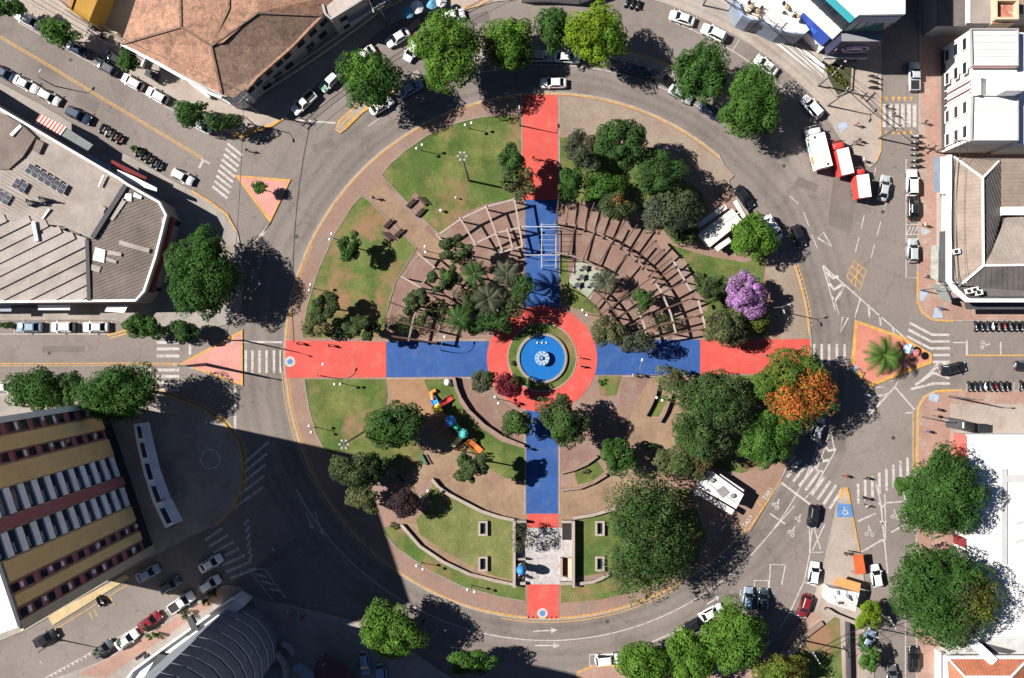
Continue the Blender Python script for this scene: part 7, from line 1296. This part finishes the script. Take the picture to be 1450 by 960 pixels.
street_lamp('street lamp on the pale north-eastern corner pavement', 1172, 150, 6.6, ((-60, 1.0), (120, 1.0)), .1); street_lamp('street lamp south of the eastern street corner', 1305, 590, 5.8, ((0, 1.0),), .08); street_lamp('utility lamp by the south motorcycle row of the eastern street', 1343, 561, 8.2, ((0, 1.5),), .12)
street_lamp('lamp with long arm by the curved entrance canopy', 247, 700, 7, ((-20, 4.0),), .09); street_lamp('lamp at the rounded house corner', 358, 150, 7, ((40, 2.0),), .1); street_lamp('lamp over the shaded outer ring lane', 533, 24, 7.5, ((70, 2.2),), .1); street_lamp('lamp in the bottom shade right of the dark tower', 462, 925, 6, ((-30, 1.2),), .08); street_lamp('lamp at the bottom right walk beside the lime tree', 1236, 888, 7, ((200, 2.6),), .09); street_lamp('lamp casting a shadow over the lower left street', 82, 905, 6, ((60, 1.6),), .09); street_lamp('lamp by the upper diagonal street parking', 78, 122, 5, ((-60, 1.0),), .07); street_lamp('lamp on the pavement beside the hipped shop roof', 1303, 411, 4.8, ((-10, 1.0),), .08); street_lamp('lamp in the yellow kerb corner of the diagonal street', 362, 178, 5.2, ((80, 1.2),), .08)
def flood(label, x, y, h=18.5):
    t = thing('floodlight_mast', label, 'floodlight', (*W(x, y), KZ), 0, 'floodlight masts'); MB().tube([(0, 0, 0), (0, 0, h*.5), (0, 0, h)], [.19, .14, .09], 8).build('pole', pole_metal, t, L0); MB().beam((-.9, 0, h), (.9, 0, h), .1, .1).beam((0, -.7, h+.12), (0, .7, h+.12), .1, .1).build('crossarm', pole_metal, t, L0)
    for k in range(6): a = k*pi/3; MB().box((.62*cos(a), .62*sin(a), h+.15), (.34, .26, .26), a).build('floodlight', lamp_grey, t, L0)
flood('tall floodlight mast on the north-western lawn', 664, 256); flood('tall floodlight mast on the south-western lawn', 519, 609)
def crook(label, x, y, a):
    t = thing('curved_path_lamp', label, 'lamp', (*W(x, y), KZ), hd(a), 'curved path lamps'); P = [(0, 0, 0), (.02, 0, 1.6), (.2, 0, 2.9), (.7, 0, 3.9), (1.5, 0, 4.4), (2.3, 0, 4.3)]; MB().tube(P, [.10, .07, .06, .05, .045, .04], 8).build('pole', pole_metal, t, L0); MB().box((2.4, 0, 4.26), (.5, .22, .1)).build('lamp_head', globe_m, t, L0)
crook('curved lamp at the lower edge of the western red path', 455, 532, -60); crook('curved lamp beside the western blue path', 625, 496, -70); crook('curved lamp at the lower edge of the eastern blue path', 898, 528, -75)
wire_m = mat('cable_black', (.02, .02, .02), .6)
def utility(label, x, y, h=8.6, a=40):
    t = thing('utility_pole', label, 'utility pole', (*W(x, y), 0), hd(a), 'utility poles'); MB().tube([(0, 0, 0), (0, 0, h)], [.15, .09], 8).build('pole', pole_metal, t, L0); MB().box((0, 0, h-.5), (.12, 2.2, .14)).box((0, 0, h-1.5), (.1, 1.4, .12)).build('crossarm', pole_metal, t, L0)
    for s_ in (-1, -.4, .4, 1): MB().lathe((0, s_, h-.43), [(.06, 0), (.08, .15), (.03, .25)], 6).build('insulator', globe_m, t, L0)
PO = {'a': (366, 160, 45), 'b': (548, 35, 60), 'c': (995, 8, 30), 'd': (1062, 46, 42), 'e': (1158, 122, 45), 'f': (1244, 196, 50), 'g': (1131, 905, -30), 'h': (1232, 858, -30), 'i': (160, 68, 30), 'j': (1322, 405, 90), 'k': (1324, 215, 90), 'l': (20, -15, 30), 'm': (660, -30, 60), 'n': (930, -50, 30)}
for k, l in (('a', 'utility pole at the rounded white house corner'), ('b', 'utility pole over the shaded outer lane'), ('c', 'utility pole at the top of the north-eastern pavement'), ('d', 'utility pole by the white roof terrace'), ('e', 'utility pole below the garden bed'), ('f', 'utility pole at the north street corner'), ('g', 'utility pole left of the dry lawn'), ('h', 'utility pole beside the lime-green tree'), ('i', 'utility pole on the upper diagonal street'), ('j', 'utility pole before the hipped shop roof, lower'), ('k', 'utility pole before the hipped shop roof, upper')):
    utility(l, PO[k][0], PO[k][1], 8.6, PO[k][2])
def wires(label, p, q, offs=(-1, -.4, .4, 1), h=8.3):
    a = Vector((*W(*PO[p][:2]), h)); b = Vector((*W(*PO[q][:2]), h)); d = (b-a); n = Vector((-d.y, d.x, 0)).normalized(); t = thing('power_line', label, 'cable', (a.x, a.y, 0), 0, 'overhead cables')
    for o_ in offs:
        P = [a+d*(k/8)+n*o_-Vector((0, 0, .9*(1-(2*k/8-1)**2)+(1.1 if abs(o_) < .5 else 0))) for k in range(9)]; MB().tube(P, .026 if abs(o_) > .5 else .05, 5, cap=False).build('wire', wire_m, t)
for p, q, l in (('a', 'b', 'cables along the shaded front of the clay-tiled house'), ('b', 'm', 'cables leaving the top edge left of centre'), ('c', 'd', 'cables along the upper north-eastern pavement'), ('d', 'e', 'cables past the white roof terrace'), ('e', 'f', 'cables over the north-eastern corner pavement'), ('n', 'c', 'cables entering at the top edge right of centre'), ('g', 'h', 'cables over the dry lawn corner'), ('i', 'a', 'cables along the upper diagonal street'), ('l', 'i', 'cables at the top left corner'), ('j', 'k', 'cables before the hipped shop roof')): wires(l, p, q)
for p, q, l in (((366, 160), (345, 470), 'single cable crossing the diagonal street mouth'), ((1232, 858), (1330, 905), 'single cable crossing the southern street')):
    a, b = Vector((*W(*p), 7.8)), Vector((*W(*q), 7.8)); t = thing('power_line', l, 'cable', (a.x, a.y, 0), 0, 'overhead cables'); MB().tube([a.lerp(b, k/8)-Vector((0, 0, 1.2*(1-(2*k/8-1)**2))) for k in range(9)], .045, 5, cap=False).build('wire', wire_m, t)
for k, (x, y) in enumerate([(1236, 745), (1215, 672)][:0]): pass
# bollards along the kerb wedge and manhole covers
cover = mat('iron_cover', (.05, .046, .043), .7, var=(2, .2))
for x, y in ((420, 335), (1110, 235), (600, 880), (1205, 615), (100, 85), (300, 430), (860, 880), (1265, 620), (70, 500), (1250, 300)):
    sheet('manhole_cover', arc(x, y, 2.8, 0, 330, 11), cover, .009, road)
